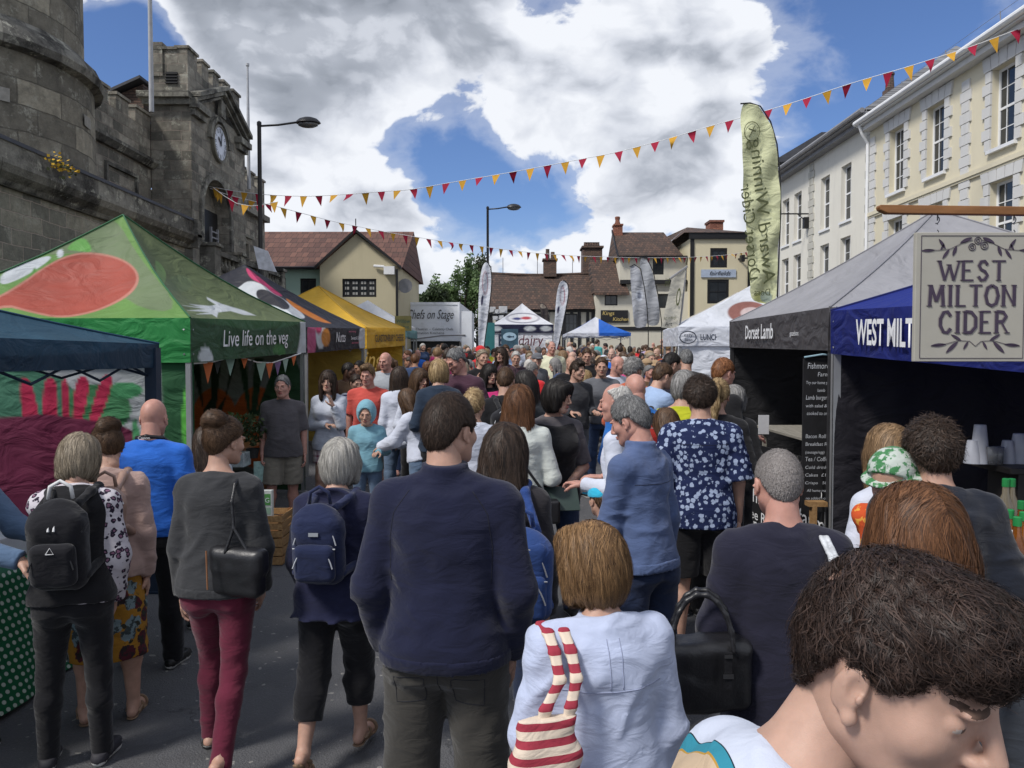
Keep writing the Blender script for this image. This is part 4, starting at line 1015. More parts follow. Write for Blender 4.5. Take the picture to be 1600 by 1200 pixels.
def town_hall():
 root=empty('town_hall',(-8.6,22.8,0),0,'old sooty stone town hall with battlements and a pedimented clock tower','town hall')
 cy=lambda y:y-22.8;cx=lambda x:x+8.6
 m=MB();m.box((cx(-15),cy(11),0),(cx(-9.7),cy(20.8),7.2));crenel(m,cx(-10.0),cx(-9.7),cy(11),cy(20.8),7.25,8.45,1.0,.36)
 m.build('wall',STONED,root)
 t=MB();t.prism([(0,0),(.10,0),(.22,.12),(.22,.2),(0,.25)],(cx(-9.7),cy(11),7.0),(1,0,0),(0,0,1),(0,9.8,0))
 for y in(13.1,16.2,19.2):t.box((cx(-9.7),cy(y)-.75,5.75),(cx(-9.62),cy(y)+.75,5.83));t.box((cx(-9.7),cy(y)-.75,6.55),(cx(-9.62),cy(y)+.75,6.63));t.box((cx(-9.7),cy(y)-.78,5.75),(cx(-9.63),cy(y)-.7,6.63));t.box((cx(-9.7),cy(y)+.7,5.75),(cx(-9.63),cy(y)+.78,6.63))
 t.build('string_course',TRIM,root)
 x0,x1,y0,y1=cx(-9.68),cx(-8.6),cy(20.8),cy(24.95)
 m=MB();m.box((x0,y0,0),(x1-.4,y1,9.0));a0,a1,zt=21.45,23.5,6.95
 wall(m,(x1,y0,0),(0,1,0),a0-20.8,9.0,[],nrm=(1,0,0));wall(m,(x1,cy(a1),0),(0,1,0),24.95-a1,9.0,[],nrm=(1,0,0))
 m.add([(x1,cy(a0),0),(x1,cy(a1),0),(x1,cy(a1),4.1),(x1,cy(a0),4.1)],[(0,1,2,3)])
 n=14;R_=(a1-a0)/2;cc=(a0+a1)/2;arc=[(cc-R_*math.cos(math.pi*k/n),zt-.9+R_*math.sin(math.pi*k/n)*1.0)for k in range(n+1)]
 for k in range(n):
  p,q=arc[k],arc[k+1];m.add([(x1,cy(p[0]),p[1]),(x1,cy(q[0]),q[1]),(x1,cy(q[0]),9.0),(x1,cy(p[0]),9.0)],[(0,1,2,3)]);m.add([(x1,cy(p[0]),p[1]),(x1,cy(q[0]),q[1]),(x1-.4,cy(q[0]),q[1]),(x1-.4,cy(p[0]),p[1])],[(3,2,1,0)])
 m.add([(x1,cy(a0),4.1),(x1-.4,cy(a0),4.1),(x1-.4,cy(a0),zt-.9),(x1,cy(a0),zt-.9)],[(0,1,2,3)]);m.add([(x1,cy(a1),4.1),(x1-.4,cy(a1),4.1),(x1-.4,cy(a1),zt-.9),(x1,cy(a1),zt-.9)],[(3,2,1,0)])
 m.add([(x1,y0,0),(x1-.4,y0,0),(x1-.4,y0,9),(x1,y0,9),(x1,y1,0),(x1-.4,y1,0),(x1-.4,y1,9),(x1,y1,9)],[(0,3,2,1),(4,5,6,7),(2,3,7,6)])
 m.build('clock_tower',STONED,root)
 tr=MB()
 for k in range(n):
  p,q=arc[k],arc[k+1];P2=lambda v,e:(v[0]+(v[0]-cc)/R_*e,v[1]+(v[1]-(zt-.9))/R_*e)
  a,b,c_,d=p,q,P2(q,.2),P2(p,.2);tr.prism([(cy(a[0]),a[1]),(cy(b[0]),b[1]),(cy(c_[0]),c_[1]),(cy(d[0]),d[1])],(x1,0,0),(0,1,0),(0,0,1),(.07,0,0))
 for yy in(a0-.2,a1):tr.box((x1,cy(yy),4.3),(x1+.07,cy(yy)+.2,zt-.9))
 tr.build('archivolt',TRIM,root);tr=MB()
 for s,sy in((-1,20.75),(1,24.85)):
  A=Vector((x1,cy(sy),8.92));Bp=Vector((x1,cy(22.8),9.78));
  for off,th,pr in((0,.12,.30),(-.13,.10,.20),(-.25,.07,.10)):
   e=Vector((0,0,off));d=(Bp-A);tr.add([A+e,Bp+e,Bp+e+Vector((0,0,th)),A+e+Vector((0,0,th)),A+e+Vector((pr,0,0)),Bp+e+Vector((pr,0,0)),Bp+e+Vector((pr,0,th)),A+e+Vector((pr,0,th))],[(0,1,2,3),(4,7,6,5),(0,4,5,1),(3,2,6,7),(0,3,7,4),(1,5,6,2)])
 for sy in(20.9,24.25):tr.box((x1,cy(sy)-.2,8.62),(x1+.22,cy(sy)+.75,8.80));tr.box((x1,cy(sy)-.12,8.45),(x1+.12,cy(sy)+.68,8.617))
 tr.box((x0-.25,y0-.28,8.84),(x1+.05,y0-.002,9.0));tr.box((x0-.15,y0-.16,8.68),(x1+.03,y0-.002,8.838))
 tr.box((x1,cy(22.9)-.16,9.0),(x1+.10,cy(22.9)+.16,9.55))
 tr.build('pediment',TRIM,root);tr=MB()
 for k in range(16):
  a,b=math.pi*k/16,math.pi*(k+1)/16;r0,r1=.62,.76;c0=(cy(22.65),8.18)
  tr.prism([(c0[0]-r0*math.cos(a),c0[1]+r0*math.sin(a)),(c0[0]-r0*math.cos(b),c0[1]+r0*math.sin(b)),(c0[0]-r1*math.cos(b),c0[1]+r1*math.sin(b)),(c0[0]-r1*math.cos(a),c0[1]+r1*math.sin(a))],(x1,0,0),(0,1,0),(0,0,1),(.12,0,0))
 tr.build('hood_mould',TRIM,root)
 d=MB();d.box((x1-.37,cy(a0)+.01,4.1),(x1-.35,cy(a1)-.01,6.28));dp=d.build('niche_door',BLACKP,root)
 d=MB()
 for yy in(22.5,23.0):d.box((x1-.2,cy(yy)-.03,4.12),(x1-.14,cy(yy)+.03,5.75))
 for k in range(9):d.box((x1-.19,cy(22.53),4.25+k*.17),(x1-.15,cy(22.97),4.29+k*.17))
 tag(d.build('ladder',ZINC,None,loc=(-8.6,22.8,0)),'grey ladder standing in the dark arch below the clock','ladder')
 m=MB();m.box((x0,y0+.12,9.0),(x1-.12,y1-.1,9.5))
 crenel(m,x1-.42,x1-.12,y0+.12,y1-.1,9.5,10.32,.82,.40,drop=.46);crenel(m,x0,x1-.42,y0+.12,y0+.42,9.5,10.28,1.0,.3,'x',drop=.22)
 m.box((x0,y0+.08,9.5),(x0+.3,y0+.5,10.40));m.box((x0+.15,y1-.5,9.5),(x1-.43,y1-.1,10.2));m.build('battlement',STONED,root)
 l=MB();l.box((x0+.38,y0+.10,9.30),(x0+.68,y0+.135,9.62))
 for k in range(4):l.box((x0+.36,y0+.07,9.31+k*.08),(x0+.70,y0+.115,9.34+k*.08))
 l.build('louvre',BLACKP,root)
 c=MB();Mx=Matrix(((0,0,1,x1),(1,0,0,cy(22.65)),(0,1,0,8.18),(0,0,0,1)))
 c.lathe([(.54,0.0),(.54,.10),(.49,.12),(.47,.07)],40,M=Mx);ck=c.build('clock',mat('clock_rim',(.16,.15,.12),.6),root)
 f=MB();f.lathe([(.47,.06),(.47,.085)],40,M=Mx);f.build('dial',mat('clock_dial',(.62,.64,.70),.4),ck)
 h=MB()
 import math as _m
 RN=['XII','I','II','III','IIII','V','VI','VII','VIII','IX','X','XI']
 for k in range(12):
  a=math.pi/2-k*math.pi/6;s=RN[k];w=.045
  for i,ch in enumerate(s):
   off=(i-(len(s)-1)/2)*w
   for(p,q,tw)in({'I':[((0,-1),(0,1),.009)],'V':[((-.5,1),(0,-1),.008),((.5,1),(0,-1),.006)],'X':[((-.6,1),(.6,-1),.008),((.6,1),(-.6,-1),.006)]}[ch]):
    pts=[]
    for(uu,vv)in(p,q):
     r_=.37+vv*.06;t_=off+uu*.018;pts.append((r_*math.cos(a)+t_*math.sin(a),r_*math.sin(a)-t_*math.cos(a)))
    dd=Vector((pts[1][0]-pts[0][0],pts[1][1]-pts[0][1])).normalized();nn=Vector((-dd.y,dd.x))*tw
    h.add([Mx@Vector((pts[0][0]+nn.x,pts[0][1]+nn.y,.09)),Mx@Vector((pts[0][0]-nn.x,pts[0][1]-nn.y,.09)),Mx@Vector((pts[1][0]-nn.x,pts[1][1]-nn.y,.09)),Mx@Vector((pts[1][0]+nn.x,pts[1][1]+nn.y,.09))],[(0,1,2,3)])
 for k in range(60):
  a=k*math.pi/30;h.box((.448,-.004,.088),(.462,.004,.092),Mx@Matrix.Rotation(a,4,'Z'))
 h.build('numerals',BLACKP,ck)
 h=MB()
 for ang,L,w in((R(88),.30,.022),(R(60),.44,.014)):h.prism([(-.06,-w),(L*.8,-w*1.4),(L,0),(L*.8,w*1.4),(-.06,w)],(0,0,0),(1,0,0),(0,1,0),(0,0,.01));
 hh=MB();
 for ang,L,w,zz in((R(140),.25,.026,.10),(R(80),.37,.018,.112)):
  MM=Mx@Matrix.Translation((0,0,zz))@Matrix.Rotation(ang,4,'Z');vs=[(-.07,-w),(L*.75,-w*1.3),(L,0),(L*.75,w*1.3),(-.07,w)]
  hh.add([MM@Vector((a,b,0))for a,b in vs]+[MM@Vector((a,b,.01))for a,b in vs],[(4,3,2,1,0),(5,6,7,8,9)]+[(i,(i+1)%5,(i+1)%5+5,i+5)for i in range(5)])
 hh.build('clock_hands',BLACKP,ck)
 m=MB();wo=[(25.6-24.95,4.6,27.0-24.95,5.9)]
 wall(m,(cx(-9.2),cy(24.95),0),(0,1,0),3.8,7.3,wo,rev=.2,nrm=(1,0,0));m.add([(cx(-9.2),cy(28.75),0),(cx(-15),cy(28.75),0),(cx(-15),cy(28.75),7.3),(cx(-9.2),cy(28.75),7.3)],[(0,1,2,3)])
 m.box((cx(-15),cy(24.9),7.3),(cx(-9.2),cy(28.75),7.35));crenel(m,cx(-9.5),cx(-9.2),cy(24.95),cy(28.75),7.35,8.5,.95,.36);m.build('wing',STONED,root)
 window(root,(cx(-9.36),cy(25.6),4.6),(0,1,0),(1,0,0),1.4,1.3,4,2,.06,meeting=False)
 t=MB();t.box((cx(-9.19),cy(24.96),6.95),(cx(-9.0),cy(28.75),7.15));t.box((cx(-9.198),cy(25.3),6.1),(cx(-9.12),cy(27.3),6.2));t.build('string_course',TRIM,root)
 m=MB();m.box((cx(-8.59),cy(18.6),0),(cx(-7.25),cy(24.6),3.75));m.box((cx(-8.59),cy(18.5),3.75),(cx(-7.12),cy(24.7),3.95));m.box((cx(-8.59),cy(18.55),3.4),(cx(-7.17),cy(24.65),3.52))
 m.build('porch',STONE,root)
 m=MB()
 for y in(18.7,20.5,22.4,24.1):m.box((cx(-7.55),cy(y),3.95),(cx(-7.2),cy(y)+.4,4.65));m.box((cx(-7.6),cy(y)-.05,4.65),(cx(-7.15),cy(y)+.45,4.73))
 for y,L in((19.1,1.4),(20.9,1.5),(22.8,1.3)):
  m.box((cx(-7.48),cy(y),3.95),(cx(-7.27),cy(y)+L,4.07));m.box((cx(-7.5),cy(y),4.47),(cx(-7.25),cy(y)+L,4.59))
  for k in range(5):m.lathe([(.04,4.07),(.085,4.15),(.085,4.25),(.04,4.37),(.05,4.47)],8,(cx(-7.37),cy(y)+L*(k+.5)/5,0))
 m.build('balustrade',TRIM,root)
 m=MB();m.box((cx(-12.4),cy(21.5),7.2),(cx(-10.3),cy(24),8.6));m.add([(cx(-12.4),cy(21.5),8.6),(cx(-10.2),cy(21.5),8.6),(cx(-10.2),cy(21.5),9.5),(cx(-12.4),cy(24),8.6),(cx(-10.2),cy(24),8.6),(cx(-10.2),cy(24),9.5)],[(0,1,2),(3,5,4),(1,4,5,2)]);m.build('lean_to',DBRICK,root)
 m=MB();m.add([(cx(-12.7),cy(21.3),8.5),(cx(-10.2),cy(21.3),9.6),(cx(-10.2),cy(24),9.6),(cx(-12.7),cy(24),8.5),(cx(-12.7),cy(21.3),8.58),(cx(-10.2),cy(21.3),9.68),(cx(-10.2),cy(24),9.68),(cx(-12.7),cy(24),8.58)],[(3,2,1,0),(4,5,6,7),(0,1,5,4),(1,2,6,5),(3,0,4,7)]);m.build('lean_to_roof',LEAD,root)
 m=MB();m.box((cx(-9.69),cy(9),0),(cx(-7.5),cy(17.7),4.55));m.build('low_wing',STONE,root)
 m=MB();prof=[(0,0),(.07,.0),(.12,.08),(.24,.16),(.30,.26),(.30,.32),(.2,.36),(.2,.62),(0,.66)]
 m.prism(prof,(cx(-7.5),cy(9),4.45),(1,0,0),(0,0,1),(0,8.95,0));m.prism([(-b,c)for b,c in prof],(cx(-9.6),cy(17.7),4.45),(0,-1,0),(0,0,1),(2.4,0,0));m.build('cornice',TRIM,root)
 m=MB();m.add([(cx(-7.28),cy(9),5.12),(cx(-7.28),cy(17.95),5.12),(cx(-9.69),cy(17.95),5.75),(cx(-9.69),cy(9),5.75),(cx(-7.28),cy(9),5.06),(cx(-7.28),cy(17.95),5.06),(cx(-9.69),cy(17.95),5.0)],[(0,1,2,3),(4,5,1,0),(5,6,2,1)]);m.build('lead_roof',LEAD,root)
 p=MB();
 rr=random.Random(4)
 for k in range(90):
  y=12.35+rr.gauss(0,.2);z=4.98+rr.gauss(0,.06);x=-7.22+rr.random()*.1;s=.018+rr.random()*.02;a=Vector((rr.gauss(0,1),rr.gauss(0,1),rr.gauss(0,1))).normalized()*s;b_=a.orthogonal().normalized()*s
  p.cur=0 if rr.random()<.45 else 1;c0=Vector((x,y,z));p.add([c0+a,c0+b_,c0-a,c0-b_],[(0,1,2,3)])
 o=p.build('wallflower',[mat('yellow_petal',(.55,.33,.02),.7),mat('wall_leaf',(.07,.08,.03),.8)]);tag(o,'yellow flowered weed rooted in the mossy stone cornice','wall plant')
town_hall()
def church_tower():
 c=(-10.36,14.0);root=empty('stone_tower',(*c,0),0,'massive rounded stone tower rising out of the frame at top left','tower')
 def ring(r,n=10):return[(r*math.cos(math.pi*2*k/n+.31),r*math.sin(math.pi*2*k/n+.31))for k in range(n)]
 def stack(name,prof,mt):
  n=28;m=MB();m.lathe([(r,z)for r,z in prof],n);return m.build(name,mt,root,True,angle=35)
 stack('lower_stage',[(2.52,0),(2.52,5.3),(2.50,7.0)],STONER)
 stack('ledge',[(2.50,6.98),(2.66,7.02),(2.70,7.14),(2.62,7.3),(2.45,7.46),(2.32,7.6)],TRIM)
 stack('upper_stage',[(2.34,7.58),(2.33,12.5),(2.3,16)],STONER)
 m=MB();
 for a,z,w,h in((-.42,8.62,.30,.20),(-.75,9.5,.25,.18),(.16,6.2,.3,.2),(-.6,6.1,.28,.22)):
  r=2.345 if z>7.5 else 2.525;m.add([(r*math.cos(a+s*w/r/2),r*math.sin(a+s*w/r/2),z+v*h)for s,v in((-1,0),(1,0),(1,1),(-1,1))],[(0,1,2,3)])
 m.build('repair_stones',mat('pale_repair_stone',(.27,.26,.235),.9,.2,.25,8,.5,60),root)
church_tower()
def flagpole(x,y,z0,z1,lab):
 m=MB();m.lathe([(.06,z0),(.055,z0+2),(.035,z1),(.06,z1+.02),(.06,z1+.1),(.01,z1+.14)],10);o=m.build('flagpole',mat('grey_pole',(.38,.39,.41),.4),None,True,loc=(x,y,0),angle=40);tag(o,lab,'flagpole')
v=P(237,180,19.5);flagpole(v.x,19.5,8.1,14.5,'tall white flagpole rising above the battlemented wall left of the clock tower')
v=P(389,300,26);flagpole(v.x,26,7.6,P(389,104,26).z,'thin grey flagpole on the wing right of the clock tower')
def gable_house():
 Y=30.0;g0=.5;root=empty('cottage',(-5.5,Y,g0),0,'cream gabled cottage with black leaded window, red tiled roof and pale green left part','house')
 X=lambda px:(px-800)/1200*Y+5.5;Z=lambda py:P(800,py,Y).z-g0
 CR=render_mat('cottage_cream',(.50,.45,.31),.2);GR=render_mat('cottage_green',(.36,.50,.42),.2)
 TL=tile_mat('orange_pantiles',(.085,.040,.032),(.155,.075,.055),'x',.24,.26,.3)
 xa,xb,xl=X(507),X(626),X(413);zp,ze=Z(367),Z(453)
 xm=X(563);ze=Z(418);w0,w1,wz0,wz1=X(541),X(593),Z(466),Z(438)
 m=MB();wall(m,(xa,-.6,0),(1,0,0),xb-xa,ze,[(w0-xa,wz0,w1-xa,wz1)],rev=.12,nrm=(0,-1,0));m.add([(xa,-.6,ze),(xb,-.6,ze),(xm,-.6,zp-.05)],[(0,1,2)]);m.add([(xb,-.6,0),(xb,6,0),(xb,6,ze),(xb,-.6,ze),(xa,-.6,0),(xa,0,0),(xa,0,ze),(xa,-.6,ze)],[(0,1,2,3),(4,7,6,5)]);m.build('gable_wall',CR,root)
 m=MB();d0,d1,dz1=X(437+35),X(496),Z(434)
 wall(m,(xl-1,0,0),(1,0,0),xa-xl+1,ze,[(X(470)-xl+1,Z(470),X(495)-xl+1,Z(435)),(X(430)-xl+1,Z(475),X(448)-xl+1,Z(434))],rev=.15,nrm=(0,-1,0));m.build('wall',GR,root)
 for a,b,c,d in((470,495,470,435),(430,448,475,434)):window(root,(X(a),.1,Z(c)),(1,0,0),(0,-1,0),X(b)-X(a),Z(d)-Z(c),2,2,.07,BLACKP,meeting=False)
 window(root,(w0,-.54,wz0),(1,0,0),(0,-1,0),w1-w0,wz1-wz0,4,1,.09,BLACKP,bar=.08,meeting=False)
 m=MB()
 for i in range(4):
  for j in range(3):
   for k in range(2):
    x=w0+(w1-w0)*(i+.28+k*.34)/4;z=wz0+(wz1-wz0)*(j+.6)/3.3;m.box((x-.035,-.53,z-.05),(x+.045,-.522,z+.06))
 m.build('leaded_lights',mat('curtain_lace',(.30,.30,.29),.8),root)
 yb=3.3;zr=P(800,362,Y+yb).z-g0;m=MB()
 m.add([(xl-1,-.25,ze-.02),(xb+.12,-.25,ze-.02),(xb+.12,yb,zr),(xl-1,yb,zr),(xl-1,yb*2+.3,ze),(xb+.12,yb*2+.3,ze)],[(0,1,2,3),(3,2,5,4),(1,5,2)])
 m.add([(xa-.1,-.75,ze-.1),(xm,-.75,zp),(xm,yb,zp),(xa-.1,0,ze-.1),(xb+.1,-.75,ze-.1),(xb+.1,0,ze-.1)],[(0,1,2,3),(1,4,5,2)]);rf=m.build('roof',TL,root)
 m=MB()
 for a,b in(((xa-.16,ze-.16),(xm,zp)),((xb+.16,ze-.16),(xm,zp))):
  m.prism([(a[0],a[1]),(b[0],b[1]),(b[0],b[1]+.12),(a[0],a[1]+.12)],(0,-.80,0),(1,0,0),(0,0,1),(0,.06,0))
 m.build('bargeboard',BLACKP,root)
 m=MB();m.tube([(xb-.02,-.75,ze-.15),(xb-.02,-.7,0)],.05,6);m.tube([(xl,-.3,ze-.05),(xa,-.3,ze-.05)],.06,6);m.build('gutter',BLACKP,root)
 m=MB();m.box((xb-.5,-.85,ze-.35),(xb-.1,-.62,ze-.05));m.tube([(xb-.9,-.7,ze-.02),(xb-.5,-.75,ze-.05)],.05,6);m.build('alarm_box',WHITEP,root)
 m=MB();m.lathe([(.02,0),(.2,.06),(.28,.14)],12,M=Matrix.Translation((xb+.25,-.3,ze-.75))@Matrix.Rotation(R(90),4,'X'));m.tube([(xb,-.3,ze-.8),(xb+.25,-.35,ze-.75)],.03,5);m.build('satellite_dish',ZINC,root)
 m=MB();m.tube([(xm,-.7,zp),(xm,-.7,zp+.5)],.02,5);m.build('finial',BLACKP,root)
gable_house()
def low_tiled():
 Y=45.0;g0=gz(Y);X=lambda px,y=Y:(px-800)/1200*y;Z=lambda py:P(800,py,Y).z-g0
 root=empty('timber_house',(0,Y,g0),0,'long low timber-framed house with a sagging brown tiled roof at the end of the street','house','old buildings closing the street')
 OT=tile_mat('old_clay_tiles',(.045,.030,.024),(.105,.060,.042),'x',.17,.14,.5)
 x0,x1=X(764),X(928);ze,zr=Z(481),P(800,428,Y+2.8).z-g0;PL=render_mat('lime_plaster',(.58,.55,.46),.3)
 m=MB();m.box((x0+.15,0,0),(x1,5.6,ze));m.build('wall',PL,root)
 t=MB()
 for px in(767,800,822,850,872,880,893,905,918,926):t.box((X(px)-.09,-.05,0),(X(px)+.09,.02,ze))
 for z in(ze-.25,ze-1.55,.9):t.box((x0+.15,-.06,z),(x1,.02,z+.2))
 t.build('timber_frame',BLACKP,root)
 for px,w in((775,22),(828,18),(882,20)):window(root,(X(px),-.10,ze-1.5),(1,0,0),(0,-1,0),w/1200*Y,1.15,3,2,.07,BLACKP,meeting=False)
 r=MB();n=16;vs=[]
 for i in range(n+1):
  f=i/n;sag=-.10*math.sin(math.pi*f)+.04*math.sin(f*17);x=x0+(x1-x0)*f;vs+=[(x,-.45,ze-.08+sag*.4),(x,2.8,zr+sag),(x,6.1,ze)]
 fs=[];
 for i in range(n):fs+=[(i*3,i*3+3,i*3+4,i*3+1),(i*3+1,i*3+4,i*3+5,i*3+2)]
 vs+=[(x0,-.45,ze-.2),(x1,-.45,ze-.2)]
 r.add(vs,fs+[(0,1,2),(n*3,n*3+2,n*3+1)]);rf=r.build('roof',OT,root)
 rd=MB();rd.tube([(x0+(x1-x0)*i/8,2.8,zr+.03-.10*math.sin(math.pi*i/8))for i in range(9)],.09,8);rd.build('ridge_tiles',OT,rf)
 c=MB();a,b=X(852),X(873);c.box((a,2.4,zr-.2),(b,3.3,zr+.8));c.box((a-.07,2.33,zr+.8),(b+.07,3.37,zr+.9));c.lathe([(.14,0),(.11,.6),(.14,.62)],8,(a+.25,2.8,zr+.9));c.lathe([(.14,0),(.12,.45)],8,(b-.22,2.8,zr+.9));c.build('chimney',DBRICK,rf)
 m=MB()
 for px in(785,842,900):m.tube([(X(px),2.8,zr),(X(px),2.8,zr+1.0)],.02,4)
 m.build('aerial',ZINC,rf)
 root=empty('restaurant_building',(0,Y,g0),0,'white plastered building with a black restaurant signboard and a steep brown tiled roof','building','old buildings closing the street')
 x0,x1,x2=X(929),X(985),X(972);ze,zr=Z(456),P(800,406,Y+2.2).z-g0;y0=-.4
 m=MB();w=[(X(943)-x0,Z(478),X(963)-x0,Z(457.5))];wall(m,(x0,y0,0),(1,0,0),X(1072)-x0,ze-.02,w+[(X(1025)-x0,Z(482),X(1045)-x0,Z(460))],rev=.1,nrm=(0,-1,0));m.add([(x0,y0,0),(x0,5,0),(x0,5,ze),(x0,2.2,zr),(x0,y0,ze)],[(0,4,3,2,1)]);m.build('wall',PL,root)
 window(root,(X(943),y0+.04,Z(478)),(1,0,0),(0,-1,0),20/1200*Y,Z(457.5)-Z(478),2,1,.07,BLACKP,meeting=False)
 window(root,(X(1025),y0+.04,Z(482)),(1,0,0),(0,-1,0),20/1200*Y,Z(460)-Z(482),2,1,.07,BLACKP,meeting=False)
 r=MB();r.add([(x0-.1,y0-.3,ze-.1),(X(980),y0-.3,ze-.1),(X(968),2.2,zr),(x0-.1,2.2,zr),(x0-.1,5,ze),(X(980),5,ze),(x0-.1,y0-.3,ze-.25),(X(980),y0-.3,ze-.25)],[(0,1,2,3),(3,2,5,4),(1,5,2),(6,7,1,0),(0,3,4)]);rf=r.build('roof',OT,root)
 c=MB();a,b=X(919),X(951);c.box((a,3.4,zr-2),(b,4.9,Z(374)+0));c.box((a-.08,3.3,Z(374)),(b+.08,5,Z(374)+.12))
 for k in range(6):c.lathe([(.13,0),(.09,.28),(.11,.32)],8,(a+.2+k*(b-a-.4)/5,4.1,Z(374)+.12))
 c.build('chimney',DBRICK,rf)
 s=MB();s.box((X(937),y0-.08,Z(504.5)),(X(979),y0-.02,Z(485.5)));sb=s.build('signboard',BLACKP,root)
 text_on(sb,'Kings',(X(939),y0-.10,Z(493)),(1,0,0),(0,0,1),.32,mat('gold_lettering',(.55,.42,.15),.5),shear=.15)
 text_on(sb,'Kitchen',(X(955),y0-.10,Z(502)),(1,0,0),(0,0,1),.30,mat('gold_lettering',(.55,.42,.15),.5),shear=.15)
 m=MB();m.box((x0,y0-.05,Z(517)),(X(1072),y0-.01,Z(511)));m.build('fascia',BLACKP,root)
 root=empty('tall_house',(0,Y,g0),0,'tall gabled house with black trim and a brick chimney on its left gable','house','old buildings closing the street')
 x0,x1=X(968),X(1071);ze,zr=Z(402),P(800,363,Y+2.4).z-g0;zb=Z(437)
 m=MB();wall(m,(x0,0,0),(1,0,0),x1-x0,ze,[(X(1019)-x0,Z(429),X(1036)-x0,Z(404))],rev=.1,nrm=(0,-1,0));m.add([(x0,0,0),(x0,5,0),(x0,5,ze),(x0,2.4,zr),(x0,0,ze)],[(0,4,3,2,1)]);m.build('wall',PL,root)
 window(root,(X(1019),.04,Z(429)),(1,0,0),(0,-1,0),17/1200*Y,Z(404)-Z(429),2,2,.07,BLACKP,meeting=False)
 t=MB();t.box((x0,-.3,Z(444)),(x1,.02,Z(438)));t.box((x0,-.35,ze-.06),(x1,.0,ze+.05));t.build('band',BLACKP,root)
 r=MB();xr=X(1048);r.add([(x0-.15,-.4,ze+.05),(X(1064),-.4,ze+.05),(xr,2.4,zr),(x0-.15,2.4,zr),(x0-.15,5.2,ze),(X(1064),5.2,ze)],[(0,1,2,3),(3,2,5,4),(1,5,2),(0,3,4)]);rf=r.build('roof',OT,root)
 t=MB();t.prism([(-.4,ze-.1),(2.4,zr),(2.4,zr+.16),(-.4,ze+.08)],(x0-.2,0,0),(0,1,0),(0,0,1),(.06,0,0));t.build('bargeboard',BLACKP,root)
 c=MB();c.box((X(966),2.0,zr-.7),(X(979.5),2.8,zr+.35));c.box((X(965),1.95,zr+.35),(X(980.5),2.85,zr+.45));c.lathe([(.2,0),(.17,.1),(.13,.25),(.17,.45),(.13,.5)],10,(X(972.5),2.4,zr+.45));c.build('chimney',BRICK,rf)
 root=empty('corner_shop',(0,Y,g0),0,'cream three-storey corner building with black framed windows and a hipped tiled roof','building','old buildings closing the street')
 CR=render_mat('corner_cream',(.60,.54,.38),.15);x0,x1=X(1072),X(1164);zt=Z(376);y0=-.9
 ws=[(1102,1128,421,391),(1098,1131,476,439)]
 m=MB();wall(m,(x0,y0,0),(1,0,0),x1-x0,zt,[(X(a)-x0,Z(c),X(b)-x0,Z(d))for a,b,c,d in ws]+[(X(1078)-x0,.9,X(1150)-x0,Z(512))],rev=.12,nrm=(0,-1,0));m.add([(x0,y0,0),(x0,5,0),(x0,5,zt),(x0,y0,zt),(x1,y0,0),(x1,5,0),(x1,5,zt),(x1,y0,zt)],[(0,3,2,1),(4,5,6,7)]);m.build('wall',CR,root)
 for a,b,c,d in ws:window(root,(X(a),y0+.03,Z(c)),(1,0,0),(0,-1,0),X(b)-X(a),Z(d)-Z(c),2,2,.14,BLACKP)
 window(root,(X(1078),y0+.05,.9),(1,0,0),(0,-1,0),X(1150)-X(1078),Z(512)-.9,4,1,.1,BLACKP,meeting=False)
 t=MB();t.box((x0-.1,y0-.14,zt-.05),(x1+.15,y0+.02,zt+.28));t.box((x0-.02,y0-.06,0),(x0+.2,y0+.01,zt-.06));t.box((x1-.18,y0-.06,0),(x1+.03,y0+.01,zt-.06));t.box((x0+.21,y0-.05,Z(504)),(x1-.19,y0+.01,Z(497)));t.build('black_trim',BLACKP,root)
 s=MB();s.box((X(1088),y0-.07,Z(436)),(X(1141),y0-.02,Z(424)));sb=s.build('signboard',mat('pale_blue_board',(.36,.42,.52),.5),root)
 text_on(sb,'fairfields',(X(1100),y0-.09,Z(433)),(1,0,0),(0,0,1),.36,BLACKP,shear=.35)
 r=MB();zz=zt+.3;px_,pz=X(1085),Z(345);r.add([(x0-.4,y0-.2,zz),(x1+.1,y0-.2,zz),(x1+.1,5,zz),(x0-.4,5,zz),(px_,2.2,pz),(X(1100),2.2,pz-.05)],[(0,1,5,4),(1,2,5),(2,3,4,5),(3,0,4)])
 r.add([(X(1040),3.2,Z(368)),(X(1044),3.2,Z(362)),(px_,2.3,pz),(X(1044),1.5,Z(380))],[(0,3,2,1)]);rf=r.build('roof',OT,root)
 c=MB();c.box((X(1118),1.5,zt),(X(1139),2.6,Z(340)));c.box((X(1116.5),1.44,Z(340)),(X(1140.5),2.66,Z(336.5)));c.build('chimney',BRICK,rf)
 l=MB();l.tube([(X(1145),y0,Z(408)),(X(1158),y0-.7,Z(408)),(X(1156),y0-.9,Z(413))],.05,6);l.box((X(1142),y0-1.0,Z(415)),(X(1147),y0-.6,Z(405)));l.build('wall_lamp',BLACKP,root)
 root=empty('side_building',(0,Y,g0),0,'dark fronted building squeezed between the corner building and the street flag','building','old buildings closing the street')
 m=MB();m.box((X(1168),.5,0),(X(1240),5,Z(424)));m.build('wall',render_mat('grey_brown',(.10,.10,.11),.3),root)
 window(root,(X(1170),.44,Z(455)),(1,0,0),(0,-1,0),1.2,1.1,3,1,.06,meeting=False)
low_tiled()
